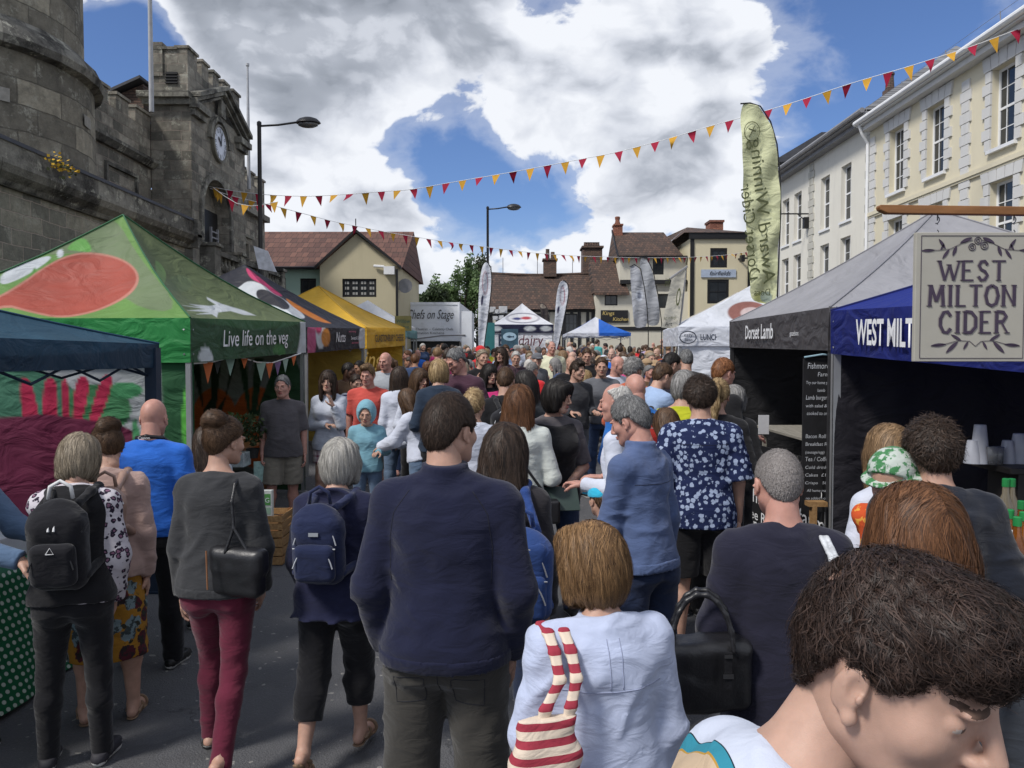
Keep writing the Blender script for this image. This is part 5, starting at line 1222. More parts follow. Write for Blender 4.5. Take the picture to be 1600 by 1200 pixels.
def leaf_mat(name,c1,c2):
 m=bpy.data.materials.new(name);m.use_nodes=True;t=NT(m.node_tree);b=t.n['Principled BSDF']
 tc=t.new('ShaderNodeTexCoord');n=t.noise(tc.outputs['Object'],1.1,4,.6);n2=t.noise(tc.outputs['Object'],14,2,.5)
 f=t.math('ADD',t.math('MULTIPLY',n,.6),t.math('MULTIPLY',n2,.4));t.l.new(t.ramp(f,[(.38,c1),(.62,c2)]),b.inputs['Base Color']);b.inputs['Roughness'].default_value=.6
 tr=t.new('ShaderNodeBsdfTranslucent');t.l.new(t.ramp(f,[(.38,c1),(.62,c2)]),tr.inputs[0]);mx=t.new('ShaderNodeMixShader');mx.inputs[0].default_value=.25
 t.l.new(b.outputs[0],mx.inputs[1]);t.l.new(tr.outputs[0],mx.inputs[2]);t.l.new(mx.outputs[0],t.n['Material Output'].inputs[0]);return m
BARK=mat('bark',(.09,.07,.05),.9,.2,.3,5,.8,30)
def tree(x,y,h,rx,ry,base,nl,leaf,mt,label,seed,spiky=0,trunkr=.12,group=None):
 rng=np.random.default_rng(seed);root=empty('tree',(x,y,gz(min(y,60))),0,label,'tree',group)
 m=MB();r2=random.Random(seed);tips=[]
 m.tube([(0,0,-.2),(.05,0,base),(0,.1,h*.6)],[trunkr*1.3,trunkr,trunkr*.5],8)
 cl=[]
 nb=26 if not spiky else 34
 for k in range(nb):
  a=r2.uniform(0,6.28);f=r2.uniform(.15,1)
  z=base+(h-base)*r2.uniform(.05,1);w=math.sqrt(max(.05,1-((z-base)/(h-base)*1.0)**2.4));ex,ey=math.cos(a)*rx*w*f**.5,math.sin(a)*ry*w*f**.5
  if k%3==0:m.tube([(0,.05,base*.7+.2*h*r2.random()),(ex*.5,ey*.5,z*.75),(ex*.9,ey*.9,z*.96)],[trunkr*.45,trunkr*.28,trunkr*.1],5)
  cl.append((ex,ey,z,r2.uniform(.45,1.0)))
 m.build('trunk',BARK,root)
 cen=[];per=nl//len(cl)
 for(ex,ey,z,s)in cl:
  n=int(per*s*1.3);
  sz=np.array([.34*s*rx*.6+.15,.34*s*ry*.6+.15,.3*s+(.55 if spiky else.0)])
  q=rng.normal(0,1,(n,3));q/=np.linalg.norm(q,axis=1,keepdims=True);q*=(rng.random((n,1))**.45)*1.0
  if spiky:q[:,2]=np.abs(q[:,2])**1.6*1.6*np.sign(q[:,2]);sz[0]*=.75
  cen.append(q*sz+[ex,ey,z])
 c=np.concatenate(cen);n=len(c)
 a=rng.normal(0,1,(n,3));a/=np.linalg.norm(a,axis=1,keepdims=True);b=np.cross(a,rng.normal(0,1,(n,3)));b/=np.linalg.norm(b,axis=1,keepdims=True)
 s=leaf*rng.uniform(.6,1.3,(n,1));V=np.stack([c-a*s,c+b*s*.45,c+a*s,c-b*s*.45],1).reshape(-1,3);F=np.arange(n*4).reshape(-1,4)
 link('crown',mesh_np('crown',V,F,[mt],smooth=False),root)
L1=leaf_mat('leaf_dark',(.022,.038,.014),(.075,.115,.04));L2=leaf_mat('leaf_fresh',(.05,.09,.03),(.17,.26,.10));L3=leaf_mat('leaf_olive',(.02,.03,.012),(.07,.09,.035))
def tx(px,y):return P(px,500,y).x
tree(tx(722,50),50,P(800,434,50).z-.9,2.6,1.5,1.5,11000,.13,L2,'loose bushy tree with upright shoots behind the lorry, next to the long tiled roof',3,1)
tree(tx(690,52),52,P(800,458,52).z-.9,1.9,1.5,1.5,6000,.13,L1,'darker rounded tree just left of the loose bushy one behind the lorry',5,0)
tree(tx(640,55),55,P(800,456,55).z-.9,1.1,1.2,1.5,3000,.13,L1,'small dark tree at the corner of the cream cottage',8,0)
tree(tx(752,54),54,P(800,430,54).z-.9,2.0,1.5,1.5,6000,.13,L3,'olive tree partly hidden by the white feather flag',11,1)
def hedge():
 rng=np.random.default_rng(2);n=9000;x0,x1=tx(640,48),tx(700,48);
 c=np.stack([rng.uniform(x0,x1,n),48+rng.normal(0,.5,n),rng.uniform(0,1,n)],1);top=P(800,463,48).z-.9+.25*np.sin(c[:,0]*2.3)+.12*np.sin(c[:,0]*6.1)+(c[:,0]-x0)/(x1-x0)*.3
 c[:,2]=top*(1-c[:,2]**2*.98)+rng.normal(0,.08,n)
 a=rng.normal(0,1,(n,3));a/=np.linalg.norm(a,axis=1,keepdims=True);b=np.cross(a,rng.normal(0,1,(n,3)));b/=np.linalg.norm(b,axis=1,keepdims=True)
 s=.13*rng.uniform(.6,1.3,(n,1));V=np.stack([c-a*s,c+b*s*.45,c+a*s,c-b*s*.45],1).reshape(-1,3)
 root=empty('hedge',(0,0,.88),0,'long clipped dark green hedge running behind the lorry','hedge');link('foliage',mesh_np('foliage',V,np.arange(n*4).reshape(-1,4),[L1],smooth=False),root)
 m=MB()
 for k in range(8):m.tube([(x0+(x1-x0)*k/7,48,-.2),(x0+(x1-x0)*k/7+.1,48,1.2)],.05,5)
 m.build('stem',BARK,root)
hedge()
def street_lamp(px,topy,Y,arm,lab):
 g0=gz(Y);t=P(px,topy,Y);H=t.z-g0;root=empty('street_lamp',(t.x,Y,g0),0,lab,'street lamp','street lamps')
 bm_=mat('lamp_black',(.018,.018,.02),.4,.4,.1)
 m=MB();m.lathe([(.11,0),(.11,.9),(.10,1.0),(.065,1.1),(.06,3),(.052,H),(.06,H+.02),(.06,H+.10),(.02,H+.13)],12);m.build('pole',bm_,root,True,angle=40)
 m=MB();m.tube([(0,0,H),(arm*.5,0,H+.03),(arm,0,H+.10)],.028,8);m.build('arm',bm_,root,True)
 m=MB();m.lathe([(.01,.16),(.12,.15),(.24,.10),(.31,.02),(.335,-.03),(.30,-.05)],24);
 for i,v in enumerate(m.v):m.v[i]=(v[0]*.98+arm+.26,v[1]*.62,v[2]*.8+H+.10)
 hd=m.build('lamp_head',bm_,root,True,angle=50)
 m=MB();m.lathe([(.29,-.045),(.26,-.12),(.15,-.17),(.01,-.19)],20)
 for i,v in enumerate(m.v):m.v[i]=(v[0]*.95+arm+.26,v[1]*.58,v[2]*.8+H+.10)
 m.build('lens',mat('lamp_lens',(.12,.12,.12),.1,.6,.1),hd,True)
street_lamp(405,197,20,1.0,'near black street lamp standing beside the town hall porch');street_lamp(762,327,33,.85,'farther black street lamp behind the white feather flag')
def pip(px,py,poly):
 """signed distance (negative inside) to polygon in photo pixels"""
 p=np.array(poly,float);n=len(p);d=np.full(px.shape,1e9);ins=np.zeros(px.shape,bool)
 for i in range(n):
  a,b=p[i],p[(i+1)%n];e=b-a;wx,wy=px-a[0],py-a[1];t=np.clip((wx*e[0]+wy*e[1])/(e@e+1e-9),0,1)
  d=np.minimum(d,np.hypot(wx-e[0]*t,wy-e[1]*t));c=(a[1]>py)!=(b[1]>py)
  with np.errstate(divide='ignore',invalid='ignore'):xi=a[0]+(py-a[1])*(b[0]-a[0])/(b[1]-a[1]+1e-12)
  ins^=c&(px<xi)
 return np.where(ins,-d,d)
def smooth_poly(poly,it=2):
 p=np.array(poly,float)
 for _ in range(it):q=np.roll(p,-1,0);p=np.stack([p*.75+q*.25,p*.25+q*.75],1).reshape(-1,2)
 return p
def topx(V):
 """world points -> photo pixels, used once to lay out a print as the photo shows it"""
 c,s=math.cos(PITCH),math.sin(PITCH);x,y,z=V[:,0],V[:,1],V[:,2]-CAMH
 yy=y*c-z*s;zz=y*s+z*c;yy=np.maximum(yy,.05);return 800+1200*x/yy,600-1200*zz/yy
def painted(V,base,shapes,rnd=2):
 C=np.tile(np.array(base,float),(len(V),1));px,py=topx(V)
 for poly,colr,*rest in shapes:
  if isinstance(poly,tuple)and poly[0]=='e':cx,cy_,rx,ry=poly[1:];d=(np.hypot((px-cx)/rx,(py-cy_)/ry)-1)*min(rx,ry)
  else:d=pip(px,py,smooth_poly(poly)if not(rest and rest[0])else poly)
  w=np.clip(.5-d/1.6,0,1)[:,None];C=C*(1-w)+np.array(colr)*w
 return C
def canopy_mat(name='printed_canopy',trans=.28,rough=.6):
 if name in MATS:return MATS[name]
 m=bpy.data.materials.new(name);m.use_nodes=True;t=NT(m.node_tree);b=t.n['Principled BSDF']
 a=t.new('ShaderNodeAttribute',attribute_name='Col');tc=t.new('ShaderNodeTexCoord');ov=tc.outputs['Object']
 c=t.vmath('SCALE',a.outputs['Color'],None,t.mapr(t.noise(ov,2.2,6,.6),.3,.7,.86,1.08));t.l.new(c,b.inputs['Base Color']);b.inputs['Roughness'].default_value=rough;b.inputs['Specular IOR Level'].default_value=.35
 mp=t.new('ShaderNodeMapping');mp.inputs['Scale'].default_value=(1,1,1.8);t.l.new(ov,mp.inputs[0])
 w=t.noise(mp.outputs[0],2.6,4,.45,1.4);bp=t.new('ShaderNodeBump');bp.inputs['Strength'].default_value=.5;bp.inputs['Distance'].default_value=.10;t.l.new(w,bp.inputs['Height']);t.l.new(bp.outputs[0],b.inputs['Normal'])
 tr=t.new('ShaderNodeBsdfTranslucent');t.l.new(c,tr.inputs[0]);mx=t.new('ShaderNodeMixShader');mx.inputs[0].default_value=trans
 t.l.new(b.outputs[0],mx.inputs[1]);t.l.new(tr.outputs[0],mx.inputs[2]);t.l.new(mx.outputs[0],t.n['Material Output'].inputs[0]);MATS[name]=m;return m
CAN=canopy_mat()
SLAB=canopy_mat('side_wall_cloth',.06,.8)
def grid_sheet(name,parent,o,e1,e2,n1,n2,base,shapes=(),ripple=0,mt=None,seed=0,fall=None,rippleaxis=None):
 """rectangular cloth o + e1*s + e2*t with vertical ripples; world coordinates given, parent at identity"""
 o,e1,e2=A3(o),A3(e1),A3(e2);s,t=np.meshgrid(np.linspace(0,1,n1),np.linspace(0,1,n2),indexing='ij')
 V=o+s[...,None]*e1+t[...,None]*e2;nn=np.cross(e1,e2);nn=nn/np.linalg.norm(nn);L=np.linalg.norm(e1)
 if ripple:
  r=np.sin(s*L*7.5+seed+2.2*np.sin(s*L*1.9+seed)+1.1*t)*.6+np.sin(s*L*17+3*t+seed)*.25
  V=V+(r*ripple*(.25+.75*np.abs(t)))[...,None]*nn
  if fall is not None:V=V+(np.sin(s*math.pi)*fall)[...,None]*A3((0,0,-1))
 V=V.reshape(-1,3);i=np.arange((n1-1)*(n2-1));a=(i//(n2-1))*n2+i%(n2-1);F=np.stack([a,a+n2,a+n2+1,a+1],1)
 return link(name,mesh_np(name,V,F,[mt or SLAB],colors=painted(V,base,shapes)),parent)
POLE=mat('tent_pole',(.33,.34,.35),.35,.5,.1,5,metal=.5)
DPOLE=mat('dark_tent_pole',(.03,.03,.033),.4,.5,.1,5)
def tent(label,A,B,inner,zb,vh,za,roof,val,res=40,group=None,shapes=None,walls=None,pole=None,zb2=None,valshapes=None,sag=.07,cat='gazebo',name='market_tent',hips=None,seam=None,poler=.022):
 """A near street corner, B far street corner (x,y); inner = depth vector (x,y). roof/val: dict panel->rgb, panels: street, near, far, back"""
 A,B,inn=Vector((*A,0)),Vector((*B,0)),Vector((*inner,0));C,D=B+inn,A+inn
 root=empty(name,(0,0,0),0,label,cat,group);gA,gB=gz(A.y),gz(B.y)
 zf=lambda p:(zb if zb2 is None else zb+(zb2-zb)*((p-A).dot(B-A)/(B-A).length_squared))
 cor={'A':A,'B':B,'C':C,'D':D};ap=(A+B+C+D)/4;apex=A3((ap.x,ap.y,za))
 pan={'near':('D','A'),'street':('A','B'),'far':('B','C'),'back':('C','D')}
 Vs,Fs,Cs,n0=[],[],[],0
 for k,(p,q)in pan.items():
  P0,P1=cor[p],cor[q];n=res;s,t=np.meshgrid(np.linspace(0,1,n),np.linspace(0,1,n),indexing='ij')
  e0=A3((P0.x,P0.y,zf(P0)+vh));e1=A3((P1.x,P1.y,zf(P1)+vh))
  edge=e0+s[...,None]*(e1-e0);V=edge+t[...,None]*(apex-edge)
  V[...,2]-=sag*np.sin(math.pi*np.clip(t,0,1))*(.45+np.sin(math.pi*s))+.05*np.sin(math.pi*s)*(1-t)**2
  out=A3(((P1-P0).y,-(P1-P0).x,0));out=out/np.linalg.norm(out)
  V=V+(np.sin(math.pi*s)*(-.03)*(1-t))[...,None]*out
  V=V.reshape(-1,3);i=np.arange((n-1)*(n-1));a=(i//(n-1))*n+i%(n-1);F=np.stack([a,a+n,a+n+1,a+1],1)
  Vs.append(V);Fs.append(F+n0);n0+=len(V);b=roof.get(k,roof.get('all'));Cs.append(painted(V,b,(shapes or{}).get(k,[])))
 link('canopy',mesh_np('canopy',np.concatenate(Vs),np.concatenate(Fs),[CAN],colors=np.concatenate(Cs)),root)
 if hips is not None:
  m=MB()
  for k in 'ABCD':
   p=cor[k];pts=[Vector((p.x,p.y,zf(p)+vh)).lerp(Vector(apex),t_)-Vector((0,0,sag*.45*math.sin(math.pi*t_)-.006))for t_ in(0,.1,.2,.35,.5,.65,.8,.9,1)];m.tube(pts,.009,5)
  m.build('hip_seam',hips,root)
 for k,(p,q)in pan.items():
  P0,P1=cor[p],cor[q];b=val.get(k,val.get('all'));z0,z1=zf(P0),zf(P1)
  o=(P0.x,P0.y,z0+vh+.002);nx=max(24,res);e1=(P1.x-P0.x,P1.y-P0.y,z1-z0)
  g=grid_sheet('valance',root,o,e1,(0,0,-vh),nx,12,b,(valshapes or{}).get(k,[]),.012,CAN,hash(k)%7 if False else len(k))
 m=MB();
 for k in 'ABCD':
  p=cor[k];q=p+((ap.xy.to_3d()-p).normalized())*.05;q.z=0;z0=gz(p.y);pm=MB();w=poler
  pm.box((q.x-w,q.y-w,z0),(q.x+w,q.y+w,zf(p)+vh*.85));pm.box((q.x-w-.02,q.y-w-.02,z0),(q.x+w+.02,q.y+w+.02,z0+.015));pm.build('leg',pole or POLE,root)
 for k,(p,q)in pan.items():
  a,b=cor[p],cor[q];n=4
  for i in range(n):
   u0=a.lerp(b,i/n);u1=a.lerp(b,(i+1)/n);ofs=(ap-(a+b)/2).normalized()*.06;z=zf(a)+vh*.75
   m.tube([u0+ofs+Vector((0,0,z)),u1+ofs+Vector((0,0,z-.22))],.010,4);m.tube([u0+ofs+Vector((0,0,z-.22)),u1+ofs+Vector((0,0,z))],.010,4)
 m.build('truss',pole or POLE,root)
 for k,(base,shp,rp)in(walls or{}).items():
  p,q=pan[k];P0,P1=cor[p],cor[q];ins=(ap-(P0+P1)/2).normalized()*.05;ins.z=0;P0=P0+ins;P1=P1+ins
  g0=min(gz(P0.y),gz(P1.y));grid_sheet('side_wall',root,(P0.x,P0.y,zf(P0)+.03),(P1.x-P0.x,P1.y-P0.y,zf(P1)-zf(P0)),(0,0,-(zf(P0)+.0-g0)),140 if shp else 60,100 if shp else 20,base,shp,rp,SLAB,len(k)*2)
 return root
def vtext(root,A,B,z,s0,off,size,mt,zslope=0,s='',**kw):
 """lettering on the street-side valance running A->B"""
 A,B=Vector((*A,0)),Vector((*B,0));u=(B-A).normalized();n=Vector((u.y,-u.x,0));o=A+u*s0+n*off;o.z=z+zslope*s0
 u2=(u+Vector((0,0,zslope))).normalized();return text_on(root,s,o,u2,(0,0,1),size,mt,**kw)
DY=.12
def cpt(px,Y):v=P(px,500,Y);return(v.x,Y)
GA,GB=cpt(297,6.8),cpt(477,10.0);zA=P(800,567,6.8).z;zB=P(800,551,10.0).z
def rowinner(A,B,L):d=Vector((B[0]-A[0],B[1]-A[1])).normalized();return(-d.y*L,d.x*L)
ginn=rowinner(GA,GB,3.0)
vhg=P(800,497,6.8).z-zA
zap=P(180,337,8.5).z
red=(.40,.085,.06);wht=(.62,.66,.70)
gshape_near=[([(60,400),(140,345),(180,337),(215,400),(290,490),(200,480),(150,400),(110,395)],(.17,.23,.12)),([(0,430),(20,418),(75,398),(82,404),(40,432),(0,448)],wht),([(88,392),(98,388),(100,400),(90,404)],wht),([(50,425),(55,415),(64,440),(30,450)],(.10,.28,.05)),
 ([(100,390),(130,366),(148,395),(120,392)],(.16,.42,.10)),([(-80,500),(0,462),(33,442),(67,418),(100,400),(133,393),(173,398),(203,410),(219,430),(213,452),(187,472),(143,490),(93,498),(50,489),(0,476),(-70,520)],(.52,.22,.17)),
 ([(-80,496),(0,466),(33,446),(67,421),(100,403),(133,396),(173,401),(200,412),(215,430),(209,450),(185,469),(143,487),(93,495),(50,486),(0,472),(-70,515)],red)]
gshape_st=[([(240,400),(262,425),(255,450),(247,440)],(.22,.36,.13)),(('e',280,443,20,13),(.15,.2,.1)),([(323,464),(333,469),(347,475),(381,485),(400,493),(381,492),(360,486),(341,488),(339,496),(331,491),(307,491),(326,488),(293,485),(320,483),(285,477),(312,480),(296,475),(328,478),(337,476),(324,468)],wht,1)]
beet=[([(-200,560),(240,560),(240,760),(-200,760)],(.30,.32,.34)),([(-200,570),(120,570),(110,680),(-200,700)],(.04,.14,.09)),(('e',150,640,55,40),(.035,.15,.06)),(('e',195,610,28,13),(.04,.20,.08)),(('e',178,650,16,30),(.04,.17,.07)),
 ([(28,590),(47,590),(60,640),(66,690),(40,690)],(.30,.008,.045)),([(66,590),(91,590),(90,690),(68,690)],(.33,.01,.05)),([(95,590),(107,590),(109,690),(99,690)],(.30,.008,.045)),([(116,588),(142,588),(132,650),(112,690)],(.33,.01,.05)),([(157,585),(180,585),(160,650),(130,690)],(.33,.01,.05)),
 ([(-300,640),(0,655),(70,646),(130,655),(190,662),(230,690),(245,740),(240,860),(-300,960)],(.10,.006,.035)),([(205,670),(212,645),(222,700),(215,760)],(.05,.22,.09)),([(252,560),(312,560),(312,960),(262,960)],(.015,.08,.03),1),([(283,640),(292,590),(298,640),(288,720)],(.10,.42,.06))]
carrot=[(('e',335,668,38,62),(.32,.07,.015)),(('e',402,668,40,64),(.32,.07,.015)),([(300,575),(312,560),(318,640),(330,622),(330,560),(346,560),(338,640),(352,620),(362,560),(370,560),(345,650),(320,650)],(.01,.02,.012),1),
 ([(372,560),(384,560),(392,640),(398,560),(412,560),(402,640),(425,580),(440,560),(450,560),(420,650),(388,650)],(.01,.035,.015),1),([(430,560),(480,560),(480,900),(440,900),(410,720)],(.015,.05,.02))]
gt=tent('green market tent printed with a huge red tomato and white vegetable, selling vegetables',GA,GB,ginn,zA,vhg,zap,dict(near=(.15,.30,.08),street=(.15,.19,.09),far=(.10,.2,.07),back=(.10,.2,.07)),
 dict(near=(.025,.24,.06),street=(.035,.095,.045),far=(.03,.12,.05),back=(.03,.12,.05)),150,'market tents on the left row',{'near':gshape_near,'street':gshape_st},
 {'near':((.25,.27,.28),beet,.03),'far':((.14,.15,.15),carrot,.02),'back':((.02,.09,.035),[],.04)},zb2=zB,sag=.19,hips=mat('green_piping',(.01,.09,.03),.6),
 valshapes={'street':[([(308,566),(312,548),(321,538),(330,548),(336,568)],wht),([(468,490),(490,490),(490,570),(460,570),(470,525)],wht),([(420,550),(440,530),(450,560)],(.06,.2,.06))]})
WTXT=mat('white_print',(.75,.76,.78),.6,.3,.03)
L=(Vector(GB)-Vector(GA)).length
vtext(gt,GA,GB,zA+.13,.62,.022,.235,WTXT,(zB-zA)/L,s='Live life on the veg',width=1.86,shear=.12)
def curtain(root,A,B,f0,f1,z,base,rz):
 pass
def small_bunting():
 root=empty('small_bunting',(0,0,0),0,'string of small orange, green and purple pennants hung inside the green tent','bunting')
 pts=[P(x,y,d)for x,y,d in((302,568,7.0),(330,566,7.4),(368,556,8.0),(402,566,8.6),(425,567,9.0),(470,552,9.8))];s=MB();s.tube(pts,.008,5);s.build('string',WHITEP,root)
 cols=[mat('orange_felt',(.52,.13,.04),.8),mat('sage_felt',(.26,.36,.30),.8),mat('purple_felt',(.19,.12,.24),.8),mat('dark_felt',(.03,.03,.03),.8)]
 for i,(x,y,d,w,h,c)in enumerate(((325,566,7.3,13,34,0),(340,565,7.55,9,20,3),(360,558,7.85,13,30,1),(382,560,8.2,9,16,0),(391,563,8.4,8,20,3),(408,566,8.7,13,30,1),(421,567,8.9,10,25,0),(434,565,9.15,9,22,2),(446,561,9.35,8,22,1),(459,556,9.6,7,16,0))):
  p=P(x,y,d);u=(pts[-1]-pts[0]).normalized();k=d/1200;m=MB();u=Vector((.75,.66,0)).normalized()
  m.add([p-u*w*k*.62,p+u*w*k*.62,p+Vector((0,-.01,-h*k))],[(0,1,2)]);m.build('pennant',cols[c],root)
small_bunting()
BA,BB=cpt(-215,3.1),(cpt(248,6.1)[0],6.1);BA=(BB[0]-.05,3.1)
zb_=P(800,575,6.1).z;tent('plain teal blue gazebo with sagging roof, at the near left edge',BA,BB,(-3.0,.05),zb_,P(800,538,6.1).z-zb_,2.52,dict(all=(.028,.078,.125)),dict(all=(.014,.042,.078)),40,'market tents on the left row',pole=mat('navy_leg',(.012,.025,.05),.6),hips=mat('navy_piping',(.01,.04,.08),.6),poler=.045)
NA,NB=cpt(480,11.0),cpt(570,14.6);zN=P(800,544,14.6).z;zN0=P(800,552,11.0).z
nsh=[([(388,437),(413,445),(429,459),(451,472),(477,493),(475,499),(440,496),(424,488),(397,480),(350,462),(371,451)],wht),([(401,452),(416,452),(429,460),(443,467),(455,480),(445,485),(429,477),(413,476),(400,464)],(.03,.03,.04)),
 ([(382,415),(400,429),(424,449),(445,464),(429,461),(411,444),(390,435)],(.55,.05,.16)),([(443,463),(467,478),(512,502),(520,506),(500,503),(483,495),(456,479)],(.62,.20,.03))]
nt=tent('black tent with pink, white and orange cow print roof and nut stall lettering',NA,NB,rowinner(NA,NB,3.2),zN0,.37,P(366,410,12.6).z,dict(all=(.032,.033,.045)),dict(all=(.02,.02,.026)),140,'market tents on the left row',{'street':nsh,'near':nsh},{'back':((.05,.05,.05),[],.03),'far':((.42,.30,.06),[],.03)},zb2=zN,sag=.12,
 valshapes={'street':[([(479,505),(495,505),(493,560),(479,560)],(.50,.10,.22)),([(492,500),(510,502),(507,545),(495,545)],wht),(('e',509,527,7,14),(.65,.25,.04)),(('e',498,512,5,10),(.55,.06,.16)),([(560,505),(590,505),(590,560),(562,560)],wht)]})
zs=(zN-zN0)/3.6
vtext(nt,NA,NB,zN0+.14,1.45,.022,.24,WTXT,zs,s='Nutts',width=.62,shear=.25);vtext(nt,NA,NB,zN0+.17,2.45,.022,.09,WTXT,zs,s='Sweets & Spice',width=.75)
PK=mat('pink_print',(.6,.12,.2),.6);vtext(nt,NA,NB,zN0+.30,2.3,.022,.05,PK,zs,s='award winning',width=.5);vtext(nt,NA,NB,zN0+.10,2.5,.022,.05,PK,zs,s='hand roasted',width=.5)
YA,YB=cpt(573,15.2),cpt(633,18.6);zY0,zY=P(800,545,15.2).z,P(800,540,18.6).z
yl=(.72,.44,.045)
yt=tent('bright yellow cheese tent, third in the left row',YA,YB,rowinner(YA,YB,3.1),zY0,.42,P(478,447,17).z,dict(all=yl),dict(all=yl),40,'market tents on the left row',None,{'near':((.50,.36,.10),[],.03),'back':((.50,.36,.10),[],.03),'far':((.55,.38,.06),[],.02)},zb2=zY,sag=.11,hips=mat('yellow_piping',(.45,.28,.03),.6))
vtext(yt,YA,YB,zY0+.13,.55,.022,.21,mat('brown_print',(.06,.035,.01),.6),(zY-zY0)/3.5,s='GLASTONBURY CHEESE',width=2.6,bold=.004)
text_on(yt,'dining',P(536,575,15.12),(1,0,0),(0,0,1),.5,mat('tan_print',(.36,.24,.06),.6),shear=.3,width=.8)
m=MB()
for k,(px,py,r)in enumerate(((500,600,.35),(520,592,.2),(550,600,.28),(565,592,.16))):
 c=P(px,py,15.1);m.tube([c+Vector((math.cos(a)*r*(1-a/14),0,math.sin(a)*r*(1-a/14)))for a in[i*.4 for i in range(22)]],.012,4)
m.build('scroll_print',MATS['tan_print'],yt)
m=MB()
tent('small plain white peaked tent behind the yellow one',cpt(631,25.4),cpt(648,28.2),rowinner(cpt(631,25.4),cpt(648,28.2),2.9),2.75,.3,P(576,469,26.8).z,dict(all=(.74,.76,.80)),dict(all=(.70,.72,.76)),24,'white tents')
b=MB();v=P(617,517,19.5);b.box((0,0,0),(.42,.03,.38));s=b.build('hand_painted_sign',mat('olive_board',(.26,.24,.09),.7,var=.3),None,loc=v);tag(s,'small olive hand-painted stall sign above the end of the yellow tent','sign')
text_on(s,'Willow',(.04,-.004,.20),(1,0,0),(0,0,1),.13,mat('teal_paint',(.04,.12,.10),.6),width=.34);text_on(s,'weave',(.06,-.004,.06),(1,0,0),(0,0,1),.13,MATS['teal_paint'],width=.3)
m=MB();m.box((.19,.01,-1.8),(.23,.05,0));m.build('post',DPOLE,s)
tent('small pale teal awning stall beyond the yellow tent',cpt(636,23),cpt(652,25),(-1.6,.1),2.55,.25,3.0,dict(all=(.16,.30,.32)),dict(all=(.14,.28,.30)),16,cat='gazebo')
DA,DB=cpt(1296,6.6),cpt(1140,11.2);z0,z1=P(800,548,6.6).z,P(800,543,11.2).z
def rinner(A,B,L):d=Vector((B[0]-A[0],B[1]-A[1])).normalized();return(d.y*L,-d.x*L)
gi=rinner(DA,DB,3.7)
dt=tent('grey tent with pale roof and dark valance selling lamb',DB,DA,gi,z1,.37,P(1482,338,9.1).z,dict(all=(.36,.36,.385)),dict(all=(.085,.08,.085)),60,'market tents on the right row',None,{'near':((.012,.012,.014),[],.03),'back':((.010,.010,.012),[],.05)},zb2=z0,sag=.10,pole=DPOLE,hips=mat('grey_piping',(.22,.22,.24),.7))
dvr=Vector((DA[0]-DB[0],DA[1]-DB[1],z0-z1));Ld=dvr.length;du=dvr.normalized();dn=Vector((-abs(du.y),-du.x*(1 if du.y<0 else-1),0)).normalized()
def rtext(root,o0,u,s0,z,off,n,s='',**kw):
 o=Vector(o0)+u*s0+n*off;o.z+=z;return text_on(root,s,o,u,(0,0,1),kw.pop('size'),kw.pop('mt'),**kw)
nn=Vector((du.y,-du.x,0)).normalized()
rtext(dt,(DB[0],DB[1],z1),du,1.25,.12,.03,nn,s='Dorset Lamb',size=.24,mt=WTXT,width=1.5,shear=.05,bold=.004)
rtext(dt,(DB[0],DB[1],z1),du,3.45,.14,.03,nn,s='gazebos',size=.07,mt=WTXT,width=.32)
CA,CB=cpt(1298,6.45),(cpt(1298,6.45)[0]-.16,3.35);zc=P(800,553,6.45).z
BL=(.016,.03,.23)
ct=tent('royal blue cider tent with white lettering, nearest on the right',CA,CB,(3.0,-.15),zc,.36,P(800,560,4.9).z+.95,dict(all=BL),dict(all=(.013,.022,.17)),50,'market tents on the right row',None,{'near':((.014,.013,.018),[],.06),'back':((.014,.013,.018),[],.05)},zb2=1.83,sag=.03,hips=mat('blue_piping',(.01,.015,.1),.6),poler=.03)
cu_=Vector((CB[0]-CA[0],CB[1]-CA[1],1.83-zc));Lc=cu_.length;cu_=cu_.normalized();cn=Vector((cu_.y,-cu_.x,0)).normalized()
rtext(ct,(CA[0],CA[1],zc),cu_,.62,.10,.03,cn,s='WEST MILTON',size=.26,mt=WTXT,width=1.22,bold=.006)
WA,WB=cpt(1060,14.2),cpt(1036,17.2);wz=P(800,541,14.2).z
wi=rinner(WA,WB,3.2)
hs_=[(('e',1169,488,32,17),(.30,.13,.11)),(('e',1174,489,17,9),(.62,.50,.50))]
wt=tent('white tent with a brown round logo on the roof, serving lunch',WB,WA,wi,wz+.04,.36,P(1160,447,15.7).z,dict(all=(.72,.75,.82)),dict(all=(.70,.73,.80)),90,'white tents',{'far':hs_},{'far':((.66,.69,.76),[],.04),'back':((.6,.63,.7),[],.04)},zb2=wz,sag=.08)
text_on(wt,'LUNCH ON THE GO',P(1094,531,14.13),(1,0,0),(0,0,1),.15,mat('navy_print',(.02,.03,.06),.6),width=.92,bold=.002)
m=MB();c=P(1075,527,14.12);m.tube([c+Vector((.15*math.cos(a),0,.11*math.sin(a)))for a in[i*math.pi/12 for i in range(25)]],.010,4,cap=False);m.build('logo_ring',MATS['navy_print'],wt)
text_on(wt,'easy',P(1068.5,526,14.12),(1,0,0),(0,0,1),.10,MATS['navy_print'],width=.16);text_on(wt,'bean',P(1070,533,14.12),(1,0,0),(0,0,1),.09,MATS['navy_print'],width=.14)
text_on(wt,'easy bean',P(1160,492,15.0)+Vector((0,-.45,.0)),(1,0,0),(0,.45,.9),.11,mat('brown_print2',(.2,.06,.05),.6),width=.26)
tent('cream peaked tent behind the white lunch tent',cpt(1070,21),cpt(1048,18.2),(3.0,0),P(800,530,19).z,.3,P(1126,457,19.8).z,dict(all=(.56,.54,.49)),dict(all=(.5,.48,.44)),24,'white tents')
